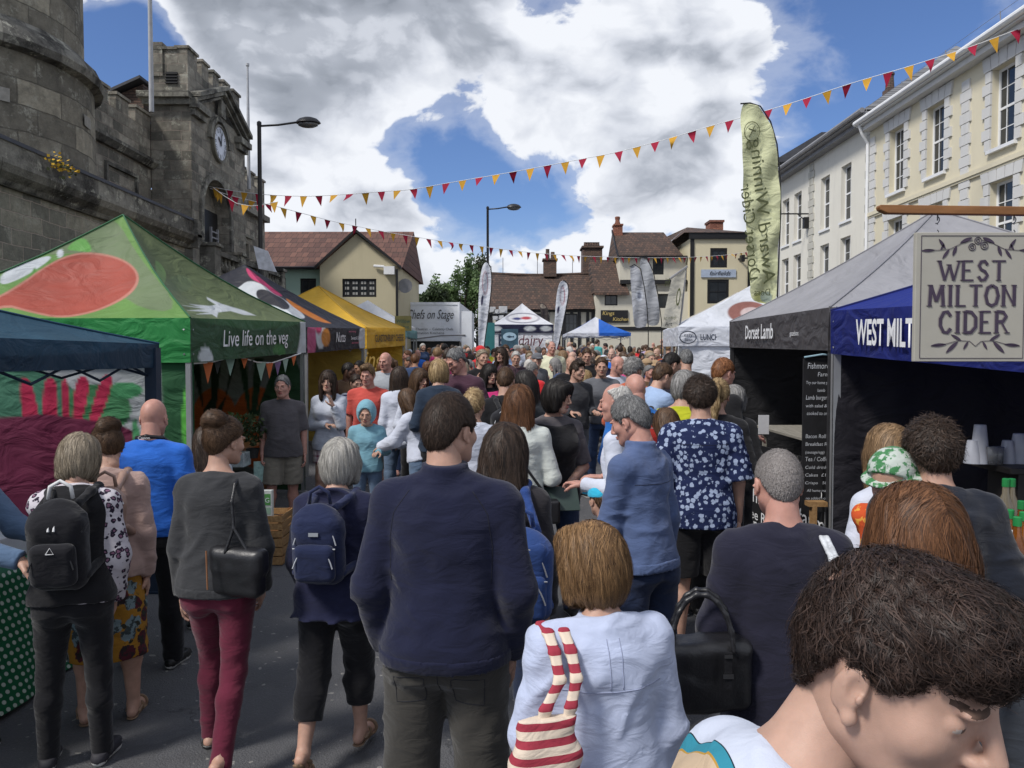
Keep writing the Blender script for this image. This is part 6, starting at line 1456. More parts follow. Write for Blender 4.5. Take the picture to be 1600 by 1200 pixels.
def ctent(label,pxl,pxr,pya,pyv0,pyv1,Y,roof,val,dep=2.8,walls=None,shapes=None,vsh=None,group=None,res=40,pxa=None):
 xl,xr=cpt(pxl,Y)[0],cpt(pxr,Y)[0];zb=P(800,pyv1,Y).z;vh=P(800,pyv0,Y).z-zb
 return tent(label,(xr,Y),(xr,Y+dep),(xl-xr,0),zb,vh,P(800,pya,Y+dep/2).z,roof,val,res,group,shapes,walls,sag=.12,valshapes=vsh)
dsh={'near':[(('e',817,497,26,8),(.05,.05,.12)),(('e',817,497,24.6,6.8),(.74,.75,.79)),(('e',808,498,7,2.0),(.05,.06,.2)),(('e',822,497,8,2.4),(.45,.06,.08))],'street':[]}
da=ctent('white peaked dairy tent with navy valance and ovals, far down the street',768,865,474,507,520,30,dict(near=(.74,.76,.82),street=(.02,.02,.06),all=(.74,.76,.82)),dict(all=(.02,.022,.06)),2.6,{'near':((.70,.72,.78),[([(840,541),(870,553),(870,562),(835,545)],(.4,.02,.05)),([(760,546),(800,552),(870,566),(760,560)],(.03,.05,.2))],.01)},dsh,
 {'near':[(('e',776,513.5,8,4),wht),(('e',828,513.5,9,4),wht),(('e',853,513.5,9,4),wht)]},res=110)
text_on(da,'dairy',P(809,540,29.9),(1,0,0),(0,0,1),.62,mat('maroon_print',(.10,.015,.03),.6),width=1.0,shear=.15);text_on(da,'B',P(778,540,29.9),(1,0,0),(0,0,1),.62,MATS['navy_print'],width=.3,bold=.02)
ctent('blue and white quartered gazebo in front of the restaurant',886,986,495,520,525,34,dict(near=(.72,.74,.80),street=(.02,.13,.55),far=(.72,.74,.8),back=(.02,.13,.55)),dict(near=(.68,.70,.76),street=(.02,.12,.5),all=(.68,.70,.76)),3.0,None,{'near':[([(935,480),(1000,520),(1000,530),(935.5,530)],(.02,.13,.55),1)]},{'near':[([(935,510),(1000,510),(1000,530),(935.5,530)],(.02,.12,.5),1)]},res=60)
def flag(name,label,outline,Y,base,shapes=(),pole=None,texts=(),ripple=.02,yaw=0.0,group=None,basez=None,cat='flag'):
 """outline in photo pixels defines the cut of the cloth; the cloth is a thin two-sided sheet with ripples hung on a pole"""
 root=empty(name,(0,0,0),0,label,cat,group);p=smooth_poly(outline,2);x0,y0=p.min(0);x1,y1=p.max(0)
 n1,n2=46,120;rows=[]
 for j in range(n2):
  yy=y0+(y1-y0)*(j+.5)/n2 if 0<j<n2-1 else(y0+.01 if j==0 else y1-.01);xs=[]
  for i in range(len(p)):
   a,b=p[i],p[(i+1)%len(p)]
   if(a[1]>yy)!=(b[1]>yy):xs.append(a[0]+(yy-a[1])*(b[0]-a[0])/(b[1]-a[1]))
  if len(xs)<2:xs=[(x0+x1)/2]*2
  rows.append((yy,min(xs),max(xs)))
 V=[]
 for yy,a,b in rows:
  for i in range(n1):
   xx=a+(b-a)*i/(n1-1);w=P(xx,yy,Y);f=(xx-x0)/(x1-x0);off=math.sin(f*9+yy*.045)*ripple+math.sin(yy*.11+f*3)*ripple*.6;w.y+=off+(f-.5)*yaw;V.append(w)
 V=np.array(V,np.float32);i=np.arange((n1-1)*(n2-1));a=(i//(n1-1))*n1+i%(n1-1);F=np.stack([a,a+n1,a+n1+1,a+1],1)
 V2=V+A3((0,.004,0));n=len(V);C=painted(V,base,shapes);V=np.concatenate([V,V2]);F=np.concatenate([F,(F+n)[:,::-1]]);C=np.concatenate([C,C])
 cl=link('flag_cloth',mesh_np('flag_cloth',V,F,[CAN],colors=C),root)
 if pole:
  pts=[P(a,b,Y+.01)for a,b in pole];g0=gz(Y);e=pts[-1].copy();e.z=g0;m=MB();m.tube(pts+[e],[.014]*(len(pts))+[.02],6);m.tube([e,e+Vector((.0,0,.03))],[.25,.22],10);m.build('pole',BLACKP,root)
 for(s,px,py,size,wd,rot,mir,mt,sh)in texts:
  u=Vector((math.cos(rot),0,math.sin(rot)));v=Vector((-math.sin(rot),0,math.cos(rot)))
  if mir:v=-v
  o=P(px,py,Y);o.y=Y-.045;text_on(cl,s,o,u,v,size,mt,shear=sh,width=wd)
 return root
OL=mat('olive_print',(.07,.08,.03),.6)
k14=14/1200
flag('feather_flag','tall pale green feather flag with mirrored cider lettering, on a curved black pole',[(1157,161),(1172,161),(1188,167),(1203,190),(1213,225),(1218,275),(1219,330),(1216,400),(1213,478),(1193,474),(1172,470),(1172,430),(1165,350),(1160,250)],14,(.64,.66,.42),
 [(('e',1190,465,12,9),(.50,.52,.22)),([(1188,455),(1206,456),(1206,474),(1188,472)],(.35,.42,.35))],[(1157,162),(1172,161),(1188,166),(1204,190),(1214,225),(1219,275),(1220,330),(1217,400),(1214,478)],
 [('Award Winning',1192,445,.33,225*k14,R(96),True,OL,.1),('Dorset Cider',1170,440,.31,150*k14,R(96),True,OL,.1),('Dors',1203,462,.18,.30,math.pi,True,OL,0)],.03)
m=MB();c=P(1175,205,13.95);m.tube([c+Vector((.14*math.cos(a),0,.17*math.sin(a)))for a in[i*math.pi/10 for i in range(21)]],.006,4,cap=False);m.tube([c+Vector((-.05,0,-.1)),c+Vector((.05,0,.1))],.008,4);m.tube([c+Vector((-.06,0,.05)),c+Vector((.07,0,-.0))],.008,4)
m.build('apple_emblem',OL,[o for o in bpy.data.objects if o.name.startswith('feather_flag')][0])
WF=(.70,.73,.80)
flag('feather_flag','tall white teardrop flag left of the dairy tent',[(759,407),(766,417),(768,440),(764,480),(757,530),(754,560),(748,560),(747,500),(748,450),(752,420)],25,WF,[(('e',758,442,4.5,18),(.35,.12,.18)),(('e',758,442,3.5,16.5),WF),([(752,463),(756,460),(754,478),(751,476)],(.02,.02,.08))],[(759,407),(767,417),(769,440),(765,480),(758,530),(752,560)],group='white teardrop flags')
flag('feather_flag','slanting white teardrop flag right of the dairy tent',[(880,437),(887,444),(888,460),(882,490),(874,530),(870,548),(864,546),(866,510),(869,465),(873,443)],28,WF,[(('e',879,462,4,14),(.35,.12,.18)),(('e',878.5,462,3,12.5),WF),([(871,480),(875,478),(873,490),(870,489)],(.02,.02,.08))],[(880,437),(888,444),(889,460),(883,490),(875,530),(869,550)],group='white teardrop flags')
GF=(.42,.44,.48)
flag('feather_flag','grey feather flag at the back of the pair, tall one with a black edge',[(999,402),(1010,403),(1020,425),(1027,460),(1033,505),(1018,511),(1005,500),(1002,440)],23.4,GF,[],[(999,402),(1011,403),(1021,425),(1028,460),(1034,505)],group='grey feather flags')
flag('feather_flag','shorter grey feather flag in front of the pair with a round emblem',[(984,417),(990,413),(1000,420),(1006,450),(1010,480),(1012,510),(1000,513),(990,511),(987,460)],22.6,(.45,.47,.52),[(('e',999,462,6,9),(.62,.66,.74)),(('e',999,462,3,5),(.3,.33,.42))],[(984,417),(991,413),(1001,420),(1007,450),(1011,480),(1013,512)],group='grey feather flags')
flag('feather_flag','small dark brown feather flag peeping up behind the dairy tent',[(843,473),(852,477),(858,490),(858,508),(848,508),(845,490)],36,(.06,.05,.05),[(('e',849,478,5,4),(.35,.30,.25))],[(843,473),(852,476),(859,490),(858,510)])
bn=flag('hanging_banner','cream banner with dark letters hanging from a slanted bar by the white tent',[(1049,437),(1049,436),(1071,421),(1072,420),(1060,511),(1059,513),(1034,513),(1033,512)],16.5,(.55,.53,.46),[],None,[('0',1054,478,.55,.12,0,False,OL,.3),('TILL',1045,449,.14,.2,R(85),False,OL,.1),('Art on the go',1037,500,.10,.26,R(6),False,OL,.2),('Art',1038,510,.13,.16,R(3),False,BLACKP,.2)],.015)
m=MB();m.tube([P(1046,436,16.5),P(1074,416,16.5)],.025,6);m.tube([P(1072,417,16.52),P(1066,480,16.55),P(1056,560,16.6),P(1056,620,16.6)],.02,6);m.build('pole',ZINC,bn)
def lorry():
 Y=33;g0=gz(Y);X=lambda px:P(px,500,Y).x;Z=lambda py:P(800,py,Y).z-g0;root=empty('lorry',(0,Y,g0),0,'white box lorry used as a cookery stage, parked beside the cream cottage','lorry')
 WB_=mat('lorry_white',(.72,.75,.80),.4,.5,.06,1.5,dirt=((.35,.36,.36),2.5,.35));x0,x1=X(585),X(717);zt,zb=Z(473),Z(533)
 m=MB();m.box((x0,0,zb),(x1,2.4,zt));m.box((x0-.02,-.03,zt-.09),(x1+.03,0,zt+.02));m.box((x1-.05,-.03,zb),(x1+.03,0,zt-.092));m.box((x0,-.03,zb),(x1-.052,0,zb+.08));m.build('box_body',WB_,root)
 m=MB();m.add([(x1+.03,0,zb),(X(738),1.6,zb-.5),(X(738),1.6,Z(487)),(x1+.03,0,zt)],[(0,1,2,3)]);m.box((X(722),-.4,Z(560)),(X(738),-.34,Z(487)));m.build('rear_door',WB_,root)
 m=MB();m.box((x0,.2,.55),(x1,2.2,zb-.02));m.build('chassis',BLACKP,root)
 for xx in(X(640),X(700)):
  m=MB();m.lathe([(.30,0),(.46,.03),(.48,.12),(.46,.25),(.3,.26)],20,M=Matrix.Translation((xx,.35,.48))@Matrix.Rotation(R(90),4,'X'));w=m.build('wheel',mat('tyre',(.02,.02,.02),.8),root)
 BK=mat('dark_script',(.05,.05,.055),.5)
 text_on(root,'Chefs on Stage',(X(635),-.035,Z(498)),(1,0,0),(0,0,1),.56,BK,shear=.35,width=(X(709)-X(635)))
 text_on(root,'Cookery Theatres  -  Celebrity Chefs',(X(630),-.035,Z(516)),(1,0,0),(0,0,1),.15,BK,width=(X(708)-X(630)))
 text_on(root,'Demonstration Kitchens',(X(630),-.035,Z(522)),(1,0,0),(0,0,1),.15,BK,width=(X(694)-X(630)))
 m=MB();m.tube([(X(640),-.04,Z(531)),(X(690),-.3,Z(525)),(X(728),-.42,Z(524))],.03,5);m.build('stay',ZINC,root)
lorry()
def clutter():
 Y=31.5;root=empty('lighting_rig',(0,0,0),0,'black lighting stand with small white lamps and speakers beside the dairy tent','lighting rig');m=MB();g0=gz(Y)
 for px in(765,790):v=P(px,520,Y);m.tube([(v.x,Y,g0),(v.x,Y,P(px,483,Y).z)],.035,6)
 m.tube([P(762,492,Y),P(794,492,Y)],.04,6);m.tube([P(762,498,Y),P(794,498,Y)],.03,6)
 for k in range(8):m.tube([P(762+k*4,492,Y),P(764+k*4,498,Y)],.015,4)
 m.build('stand',BLACKP,root)
 for px,py,w in((769,484,.28),(776,487,.22),(786,484,.34),(774,497,.2),(783,496,.2)):
  v=P(px,py,Y-.1);b=MB();b.box((v.x-w/2,Y-.25,v.z-w*.4),(v.x+w/2,Y-.05,v.z+w*.4));b.lathe([(w*.3,0),(w*.36,.1)],10,M=Matrix.Translation((v.x,Y-.25,v.z))@Matrix.Rotation(R(90),4,'X'));b.build('lamp',mat('off_white_case',(.45,.46,.48),.5),root)
 for px in(755,770):
  v=P(px,530,Y-.4);b=MB();b.box((v.x-.28,Y-.7,gz(Y)+1.2),(v.x+.28,Y-.3,gz(Y)+2.0));b.tube([(v.x,Y-.5,g0),(v.x,Y-.5,g0+1.2)],.03,5);sp=b.build('loudspeaker',BLACKP);tag(sp,'black loudspeaker on a stand %s'%('behind the white teardrop flag' if px==755 else 'between the flag and the blue fish sign'),'loudspeaker')
 v=P(783,546,27);b=MB();b.box((0,0,-1.9),(.60,.04,.72));s=b.build('roller_banner',mat('fish_board',(.04,.09,.13),.5,var=.5,vscale=3),None,loc=v);tag(s,'dark blue roller banner with a pale oval fish emblem, before the dairy tent','banner')
 m=MB();m.lathe([(.24,0),(.24,.006)],24,M=Matrix.Translation((.30,-.002,.45))@Matrix.Rotation(R(90),4,'X')@Matrix.Diagonal((1,.62,1,1)));m.build('emblem',mat('pale_oval',(.35,.50,.62),.5),s)
 m=MB();m.prism([(-.12,0),(-.02,.04),(.10,.01),(.15,.04),(.15,-.04),(.10,-.01),(-.02,-.04)],(.3,-.012,.45),(1,0,0),(0,0,1),(0,-.004,0));m.build('fish',mat('fish_dark',(.03,.06,.1),.5),s)
 for px,lab,c in((752,'teal roller banner with a green foot, behind the white teardrop flag',(.03,.16,.17)),):
  v=P(758,560,28);b=MB();b.box((0,0,-1.0),(.35,.04,1.3));b.cur=1;b.box((.02,-.006,-.6),(.33,-.002,.1));s=b.build('roller_banner',[mat('teal_banner',c,.5),mat('lime_banner',(.22,.40,.08),.5)],None,loc=v);tag(s,lab,'banner')
clutter()
RB=mat('bunting_red',(.27,.010,.035),.75,.2,.1,6);YB_=mat('bunting_yellow',(.50,.27,.03),.75,.2,.1,6)
def bunting(label,pts,yf,sp,seed,w=.225,h=.35,end=None):
 root=empty('bunting',(0,0,0),0,label,'bunting','bunting strings across the street');rr=random.Random(seed)
 p=np.array(pts,float);L=np.linspace(p[0,0],p[-1,0],160);ys=np.interp(L,p[:,0],p[:,1])
 for _ in range(6):ys[1:-1]=(ys[:-2]+2*ys[1:-1]+ys[2:])/4
 W=[P(a,b,yf((a-800)/1200))for a,b in zip(L,ys)];s=MB();s.tube(W,.008,4);s.build('string',WHITEP,root)
 d=0;nxt=sp*.5;k=0
 for a,b in zip(W[:-1],W[1:]):
  seg=(b-a).length
  while d+seg>nxt:
   c=a.lerp(b,(nxt-d)/seg);u=(b-a).normalized();sw=rr.gauss(0,.35);tw=rr.gauss(0,.35);hh=h*rr.uniform(.85,1.05)
   out=u.cross(Vector((0,0,1))).normalized();dn=(Vector((0,0,-1))*math.cos(sw)+out*math.sin(sw)+u*rr.gauss(0,.10)).normalized()
   m=MB();vs=[];n=5
   for i in range(n+1):
    f=i/n;curl=out*math.sin(f*2.2+tw)*.05*f*abs(tw)*4
    ww=w*(1-f)*.5;c2=c+dn*hh*f+curl;vs+=[c2-u*ww,c2+u*ww]
   m.add(vs,[(2*i,2*i+1,2*i+3,2*i+2)for i in range(n)]);m.build('pennant',RB if k%2 else YB_,root,True);k+=1;nxt+=sp
  d+=seg
bunting('long bunting string rising from the clock tower arch to the cream house gutter',[(326,291),(360,298),(420,305),(480,307),(540,304),(600,299),(640,297),(700,286),(800,269),(880,254),(960,239),(1040,218),(1120,194),(1180,178),(1250,157),(1330,130),(1420,104),(1520,72),(1600,42),(1640,27)],lambda k:20.65/(1+.221*k),.47,4)
bunting('lower bunting string running from the clock tower arch to the far corner building',[(328,294),(350,303),(395,314),(430,322),(460,330),(520,346),(600,362),(690,377),(760,386),(830,395),(900,400),(1000,403),(1080,402),(1130,399),(1166,394)],lambda k:31.1/(1-.964*k),.52,9)
bunting('short doubled bunting looped in front of the clock tower arch',[(333,293),(350,306),(370,318),(392,322),(411,320),(430,316)],lambda k:20.5/(1+.10*k),.42,5)
def pattern(name,fn,rough=.9,folds=.2):
 if name in MATS:return MATS[name]
 m=bpy.data.materials.new(name);m.use_nodes=True;t=NT(m.node_tree);b=t.n['Principled BSDF']
 tc=t.new('ShaderNodeTexCoord');ov=tc.outputs['Object'];t.l.new(fn(t,ov),b.inputs['Base Color']);b.inputs['Roughness'].default_value=rough;b.inputs['Specular IOR Level'].default_value=.25
 _clothbump(t,ov,b,folds);MATS[name]=m;return m
def vor(t,ov,scale,feat='F1',out='Distance',rnd=1.0):
 v=t.new('ShaderNodeTexVoronoi',feature=feat);v.inputs['Scale'].default_value=scale;v.inputs['Randomness'].default_value=rnd;t.l.new(ov,v.inputs['Vector']);return v.outputs[out]
def p_palm(t,ov):
 w=t.vmath('ADD',ov,t.vmath('SCALE',t.noise(ov,60,2,.5,out=1),None,.022));d=vor(t,w,27,rnd=.75);f=t.mapr(d,.42,.37,0,1)
 x,y,z=t.sep(ov);v2=t.comb(t.math('MULTIPLY',x,2.6),t.math('MULTIPLY',y,2.6),t.math('ADD',z,t.math('MULTIPLY',x,.6)));d2=vor(t,v2,17,rnd=.9);f2=t.mapr(d2,.15,.11,0,.8)
 return t.mix(t.math('MAXIMUM',f,f2),(.010,.017,.062),(.29,.35,.49))
def p_leo(t,ov):
 w=t.vmath('ADD',ov,t.vmath('SCALE',t.noise(ov,50,2,.5,out=1),None,.02));d=vor(t,w,33,rnd=.9);c=t.ramp(d,[(.12,(.20,.10,.16)),(.22,(.22,.11,.17)),(.27,(.02,.015,.03)),(.42,(.02,.015,.03)),(.46,(.52,.49,.53)),(1,(.56,.53,.57))]);return c
def p_floral(t,ov):
 w=t.vmath('ADD',ov,t.vmath('SCALE',t.noise(ov,30,3,.6,out=1),None,.05));d=vor(t,w,11,rnd=.9);cc=vor(t,w,11,out='Color',rnd=.9);pick=t.math('GREATER_THAN',t.sep(cc)[0],.55)
 fl=t.mix(pick,(.07,.012,.02),(.16,.22,.24));ln=t.mapr(t.noise(w,38,2,.5),.5,.53,0,1);fl=t.mix(t.math('MULTIPLY',ln,.8),fl,(.015,.02,.02))
 c=t.mix(t.mapr(d,.47,.43,0,1),(.30,.145,.018),fl);d2=vor(t,w,20,rnd=1);return t.mix(t.math('MULTIPLY',t.mapr(d2,.30,.26,0,1),t.mapr(t.noise(ov,5,1),.45,.5,0,1)),c,(.03,.03,.02))
def p_stripe(f,c1,c2,th=.5,ax=2,mixw=0.0):
 def g(t,ov):
  s=t.sep(ov);v=s[ax]if not mixw else t.math('ADD',s[ax],t.math('MULTIPLY',s[0],mixw));return t.mix(t.math('GREATER_THAN',t.math('FRACT',t.math('MULTIPLY',v,f)),th),c1,c2)
 return g
def p_plaid(t,ov):
 x,y,z=t.sep(ov);u=t.math('ADD',x,y);a=t.math('GREATER_THAN',t.math('FRACT',t.math('MULTIPLY',u,14)),.72);b=t.math('GREATER_THAN',t.math('FRACT',t.math('MULTIPLY',z,14)),.72)
 return t.mix(t.math('MULTIPLY',t.math('ADD',a,b),.5),(.55,.50,.52),(.22,.06,.10))
def p_dots(t,ov):
 x,y,z=t.sep(ov);v=t.comb(y,z,0.0);v=t.vmath('ADD',v,(0.0,0.0,0.0));d=vor(t,t.comb(t.math('ADD',y,t.math('MULTIPLY',z,.5)),z,0.0),21,rnd=.05);return t.mix(t.mapr(d,.30,.25,0,1),(.012,.13,.055),(.55,.62,.55))
def p_leafhat(t,ov):
 w=t.vmath('ADD',ov,t.vmath('SCALE',t.noise(ov,40,3,.6,out=1),None,.05));n=t.noise(w,26,2,.5);return t.mix(t.mapr(n,.48,.53,0,1),(.42,.47,.43),(.05,.18,.07))
def p_orangekid(t,ov):return t.mix(t.mapr(t.noise(ov,38,2,.5),.55,.60,0,1),(.50,.075,.02),(.62,.30,.05))
def p_scarf(t,ov):return t.mix(t.mapr(vor(t,ov,30),.25,.2,0,1),(.50,.015,.02),(.65,.5,.5))
def p_camo(t,ov):return t.mix(t.mapr(t.noise(ov,22,3,.5),.48,.52,0,1),(.30,.31,.32),(.12,.12,.13))
PALM=pattern('palm_print',p_palm);LEO=pattern('leopard_print',p_leo);FLOR=pattern('floral_print',p_floral);STR=pattern('blue_white_stripes',p_stripe(34,(.10,.14,.36),(.60,.63,.70),.28))
BRET=pattern('navy_breton',p_stripe(26,(.03,.04,.12),(.55,.56,.6),.45));PLAID=pattern('pink_plaid',p_plaid);DOTS=pattern('polka_dot_oilcloth',p_dots,.45,.1)
TOTE=pattern('red_cream_stripes',p_stripe(27,(.30,.035,.055),(.62,.52,.42),.48),.9,.25);TOTE2=pattern('red_cream_strap',p_stripe(27,(.30,.035,.055),(.62,.52,.42),.48),.9,.0)
LEAFHAT=pattern('leaf_print_hat',p_leafhat);KIDO=pattern('orange_print',p_orangekid);SCARF=pattern('red_floral_scarf',p_scarf);CAMO=pattern('grey_print_bag',p_camo)
C=lambda n,r,g,b:cloth(n,(r,g,b))
navy=C('navy_fleece',.0075,.0095,.030);dnavy=C('dark_navy_knit',.013,.013,.027);black=C('black_cloth',.008,.008,.010);blackt=C('black_trousers',.006,.006,.008)
charc=C('charcoal_knit',.032,.033,.036);maroon=C('burgundy_trousers',.105,.012,.03);denim=C('blue_denim',.035,.06,.13);ldenim=C('light_denim',.10,.15,.23);ddenim=C('dark_denim',.015,.025,.06)
olive=C('brown_grey_trousers',.042,.039,.034);blushc=C('blush_cardigan',.36,.25,.22);blue=C('royal_blue_polo',.02,.12,.50);coral=C('coral_tee',.48,.075,.06);greyp=C('grey_polo',.085,.078,.085)
khaki=C('khaki_cloth',.21,.19,.155);pale=C('pale_blue_knit',.42,.45,.52);white=C('white_cotton',.50,.53,.62);hoodb=C('light_blue_hoodie',.17,.34,.42);sweat=C('blue_melange',.075,.11,.22)
ldenimj=C('bleached_denim_jacket',.50,.53,.50);lime=C('lime_top',.40,.42,.02);red=C('red_cloth',.50,.02,.025);orange=C('rust_orange',.42,.09,.04);cream=C('cream_shirt',.60,.60,.44)
grey=C('mid_grey_cloth',.11,.115,.13);lgrey=C('light_grey_cloth',.32,.34,.37);pink=C('hot_pink',.50,.03,.16);teal=C('teal_cloth',.06,.30,.30);tan=C('tan_cloth',.32,.22,.13);plum=C('plum_shirt',.05,.02,.035);green=C('green_cloth',.04,.12,.05);brown=C('brown_cloth',.10,.06,.035);skyb=C('sky_blue_shirt',.28,.38,.56);lilac=C('lilac_top',.38,.30,.45)
SH_B=mat('black_leather',(.012,.012,.012),.45,.45,.2,30);SH_G=mat('grey_mesh_shoe',(.025,.024,.03),.7);SH_W=mat('white_canvas_shoe',(.5,.48,.44),.7);SH_T=mat('tan_strap',(.20,.13,.08),.6)
LEATH=mat('black_bag_leather',(.012,.012,.014),.38,.5,.2,20,.3,120);BRASS=mat('steel_buckle',(.5,.5,.5),.3,.6,.1,5,metal=1)
def T(m,**k):return dict(mat=m,**k)
ALLP={}
def who(key,px,topy,d,face,label,**k):
 sp=dict(k);sp['label']=label;place(sp,px,topy,d,face);sp.setdefault('q',2 if d<4.6 else 1);sp.setdefault('seed',len(ALLP)+1)
 if sp['q']>=1:sp.setdefault('shoe',SH_B)
 r,kids=person(sp)
 J=sp['_J'];a=R(face);hc=J['Hc'];off=Vector((hc[0]*math.cos(a)-hc[1]*math.sin(a),hc[0]*math.sin(a)+hc[1]*math.cos(a),0));r.location=Vector(r.location)-Vector((off.x,0 if k.get('nody')else off.y,0))
 if k.get('fit',True):
  want=P(px,topy,d).z-r.location.z;have=J['top']+{'short':.013,'side':.02,'boy':.03,'curly':.03,'bob':.02,'long':.02,'longw':.02,'bun':.04}.get(k.get('hair'),.005);s=want/have;r.scale=(s,s,s)
 ALLP[key]=(sp,r,kids);return sp,r
def worn(key,name,mesh,mt,label,cat,parent=None):
 r=ALLP[key][1];o=link(name,mesh,parent)
 if not parent:o.location=r.location;o.rotation_euler=r.rotation_euler;o.scale=r.scale;tag(o,label,cat)
 return o
def fmesh(f,mts,mi=None):V,Q=f.nets();return mesh_np('shape',V,Q,mts,mi)
def backpack(key,label,mt,strap,w=.145,hgt=.20,dep=.075,s=.17,side=0,trim=None,sub=None,handle=None,tilt=0.0):
 sp=ALLP[key][0];J=sp['_J'];S=J['S'];h=sp['h'];M=np.stack([J['Rt'],J['Fw'],J['U']],0);bd=sp.get('b',1)*.068+sp['top'].get('off',.014)/h+.012
 if tilt:M=np.stack([J['Rt']*math.cos(tilt)+J['U']*math.sin(tilt),J['Fw'],J['U']*math.cos(tilt)-J['Rt']*math.sin(tilt)],0)
 Rt,Fw,U=M;S2=lambda x,y,z:c+Rt*x+Fw*y+U*z
 c=S(s,side,-bd)-Fw*dep;e=A3((w+.08,dep+.12,hgt+.12));f=Fld(c-.36,c+.36,.0085)
 f.rbox(S2(0,0,-hgt*.12),(w,dep,hgt*.88),.065,.02,M);f.ell(S2(0,0,hgt*.40),(w*.80,dep*.92,hgt*.62),.05,M);f.folds(.0035,40,3);o=worn(key,'backpack',fmesh(f,[mt]),None,label,'backpack')
 f=Fld(c-.36,c+.36,.0085);f.rbox(S2(0,-dep*.95,-hgt*.42),(w*.78,dep*.45,hgt*.48),.035,.02,M);f.folds(.002,40,5);pk=worn(key,'pocket',fmesh(f,[mt]),None,'','',o)
 if sub:
  f=Fld(c-.36,c+.36,.0085);f.rbox(S2(0,-dep*.78,hgt*.30),(w*.82,dep*.40,hgt*.42),.04,.02,M);worn(key,'pocket',fmesh(f,[mt]),None,'','',o)
 zz=trim or mat('zip_silver',(.42,.43,.46),.4,.5,.1,metal=.4)
 m=MB()
 def arcz(zc,ww,hh,y):return[S2(x*ww,y(x),zc+hh*(1-abs(x)**3.2))for x in np.linspace(-1,1,21)]
 m.tube([Vector(p)for p in arcz(-hgt*.42-hgt*.10,w*.74,hgt*.48,lambda x:-dep*1.40)],.0035,5)
 if sub:m.tube([Vector(p)for p in arcz(hgt*.02,w*.80,hgt*.58,lambda x:-dep*1.16+.008*x*x)],.0035,5);m.tube([Vector(S2(x*w*.8,-dep*1.22,-.012))for x in np.linspace(-1,1,9)],.0035,5)
 else:m.tube([Vector(p)for p in arcz(hgt*.25,w*.92,hgt*.62,lambda x:-dep*(1.02-.35*(1-abs(x)**3)))],.0035,5)
 m.build('zip',zz,o)
 m=MB();m.tube([Vector(S2(-.05,0,hgt*.98)),Vector(S2(-.042,-.01,hgt*1.0+.05)),Vector(S2(0,-.015,hgt*1.0+.075)),Vector(S2(.042,-.01,hgt+.05)),Vector(S2(.05,0,hgt*.98))],.009,8);m.build('handle',handle or strap,o,True)
 shz=sp.get('sh_s',.262)
 for sx in(-1,1):
  pts=[S2(sx*w*.5,dep*.4,hgt*.85),S(shz+.035,sx*.055,-.055),S(shz+.050,sx*.062,.0),S(shz+.01,sx*.066,.062),S(.19,sx*.075,.085),S(.12,sx*.090,.045),S(.10,sx*.085,-.02),S2(sx*w*.9,dep*.3,-hgt*.7)]
  f2=Fld(np.min(pts,0)-.06,np.max(pts,0)+.06,.0085)
  for a,b in zip(pts[:-1],pts[1:]):f2.cone(a+0,b,.020,.020,.02)
  worn(key,'strap',fmesh(f2,[strap]),None,'','',o)
 return o,S2,pk
def strapline(key,parent,pts,w,mt,name='strap',r=.006):
 f=Fld(np.min(pts,0)-.05,np.max(pts,0)+.05,.006)
 for a,b in zip(pts[:-1],pts[1:]):f.cone(a,b,w,w,.008)
 return worn(key,name,fmesh(f,[mt]),None,'','',parent)
who('navyman',704,612,2.7,-6,'big man in plain navy fleece and grey trousers, back turned, in the centre',b=1.10,bel=1,hair='short',hc='dark',look=(30,2,0),R=((.22,-.14,-1),(-.10,.40,-1)),L=((.22,-.14,-1),(-.10,.40,-1)),legs='stand',q=2,hq=3,
 top=T(navy,off=.020,hem=-.035,collar=.050,neck=.322,fold=.0042,bag=1.1,name='fleece',band=True,seams=[[(.29,-.060),(.25,-.088),(.19,-.097),(.12,-.094)],[(.29,.060),(.25,.088),(.19,.097),(.12,.094)]]),bot=T(olive,off=.020,kr=.040,ar=.036,fold=.0045,seams=[[(-.035,0),(-.10,0)],[(-.052,-.085),(-.046,-.025),(-.10,-.026),(-.105,-.082),(-.052,-.085)],[(-.052,.085),(-.046,.025),(-.10,.026),(-.105,.082),(-.052,.085)]]),shoe=SH_B,lean=.0)
who('bun',352,640,3.63,-4,'woman walking away in charcoal jumper and burgundy trousers, hair in a bun',fem=True,hair='bun',hc='brown',look=(28,6,0),legs='stepl',R='low',L='down',q=2,hq=2,
 top=T(charc,off=.022,hem=-.03,neck=.306,wide=.010,fold=.004,band=True),bot=T(maroon,off=.006,kr=.030,ar=.025,fold=.003),shoe=SH_B,shoek='flat',b=1.0)
who('bluepack',533,682,3.72,-3,'grey-bobbed woman walking away in a navy jacket, cropped black trousers and sandals',fem=True,hair='bob',hc='palegrey',look=(10,8,0),legs='step',R='low',L='low',q=2,hq=2,
 top=T(C('navy_jacket',.009,.011,.036),off=.030,hem=-.075,hood=True,skirtx=.02,skirty=.03,fold=.0045,name='jacket',wide=.008),bot=T(blackt,off=.014,len=.80,kr=.038,ar=.036,fold=.0035),shoe=SH_T,shoek='sandal',b=1.05,lean=.10)
who('leo',122,675,3.72,14,'woman with blonde bob in black body warmer over leopard print sleeves',fem=True,hair='bob',hc='ash',look=(-20,25,8),legs='stand',R='low',L='reach',q=2,hq=2,
 top=T(LEO,off=.020,hem=-.03,fold=.004,name='blouse',bag=1.2),vest=dict(mat=black,hem=-.03),bot=T(blackt,off=.008,kr=.030,ar=.026),shoe=SH_G,lean=.16,b=1.02)
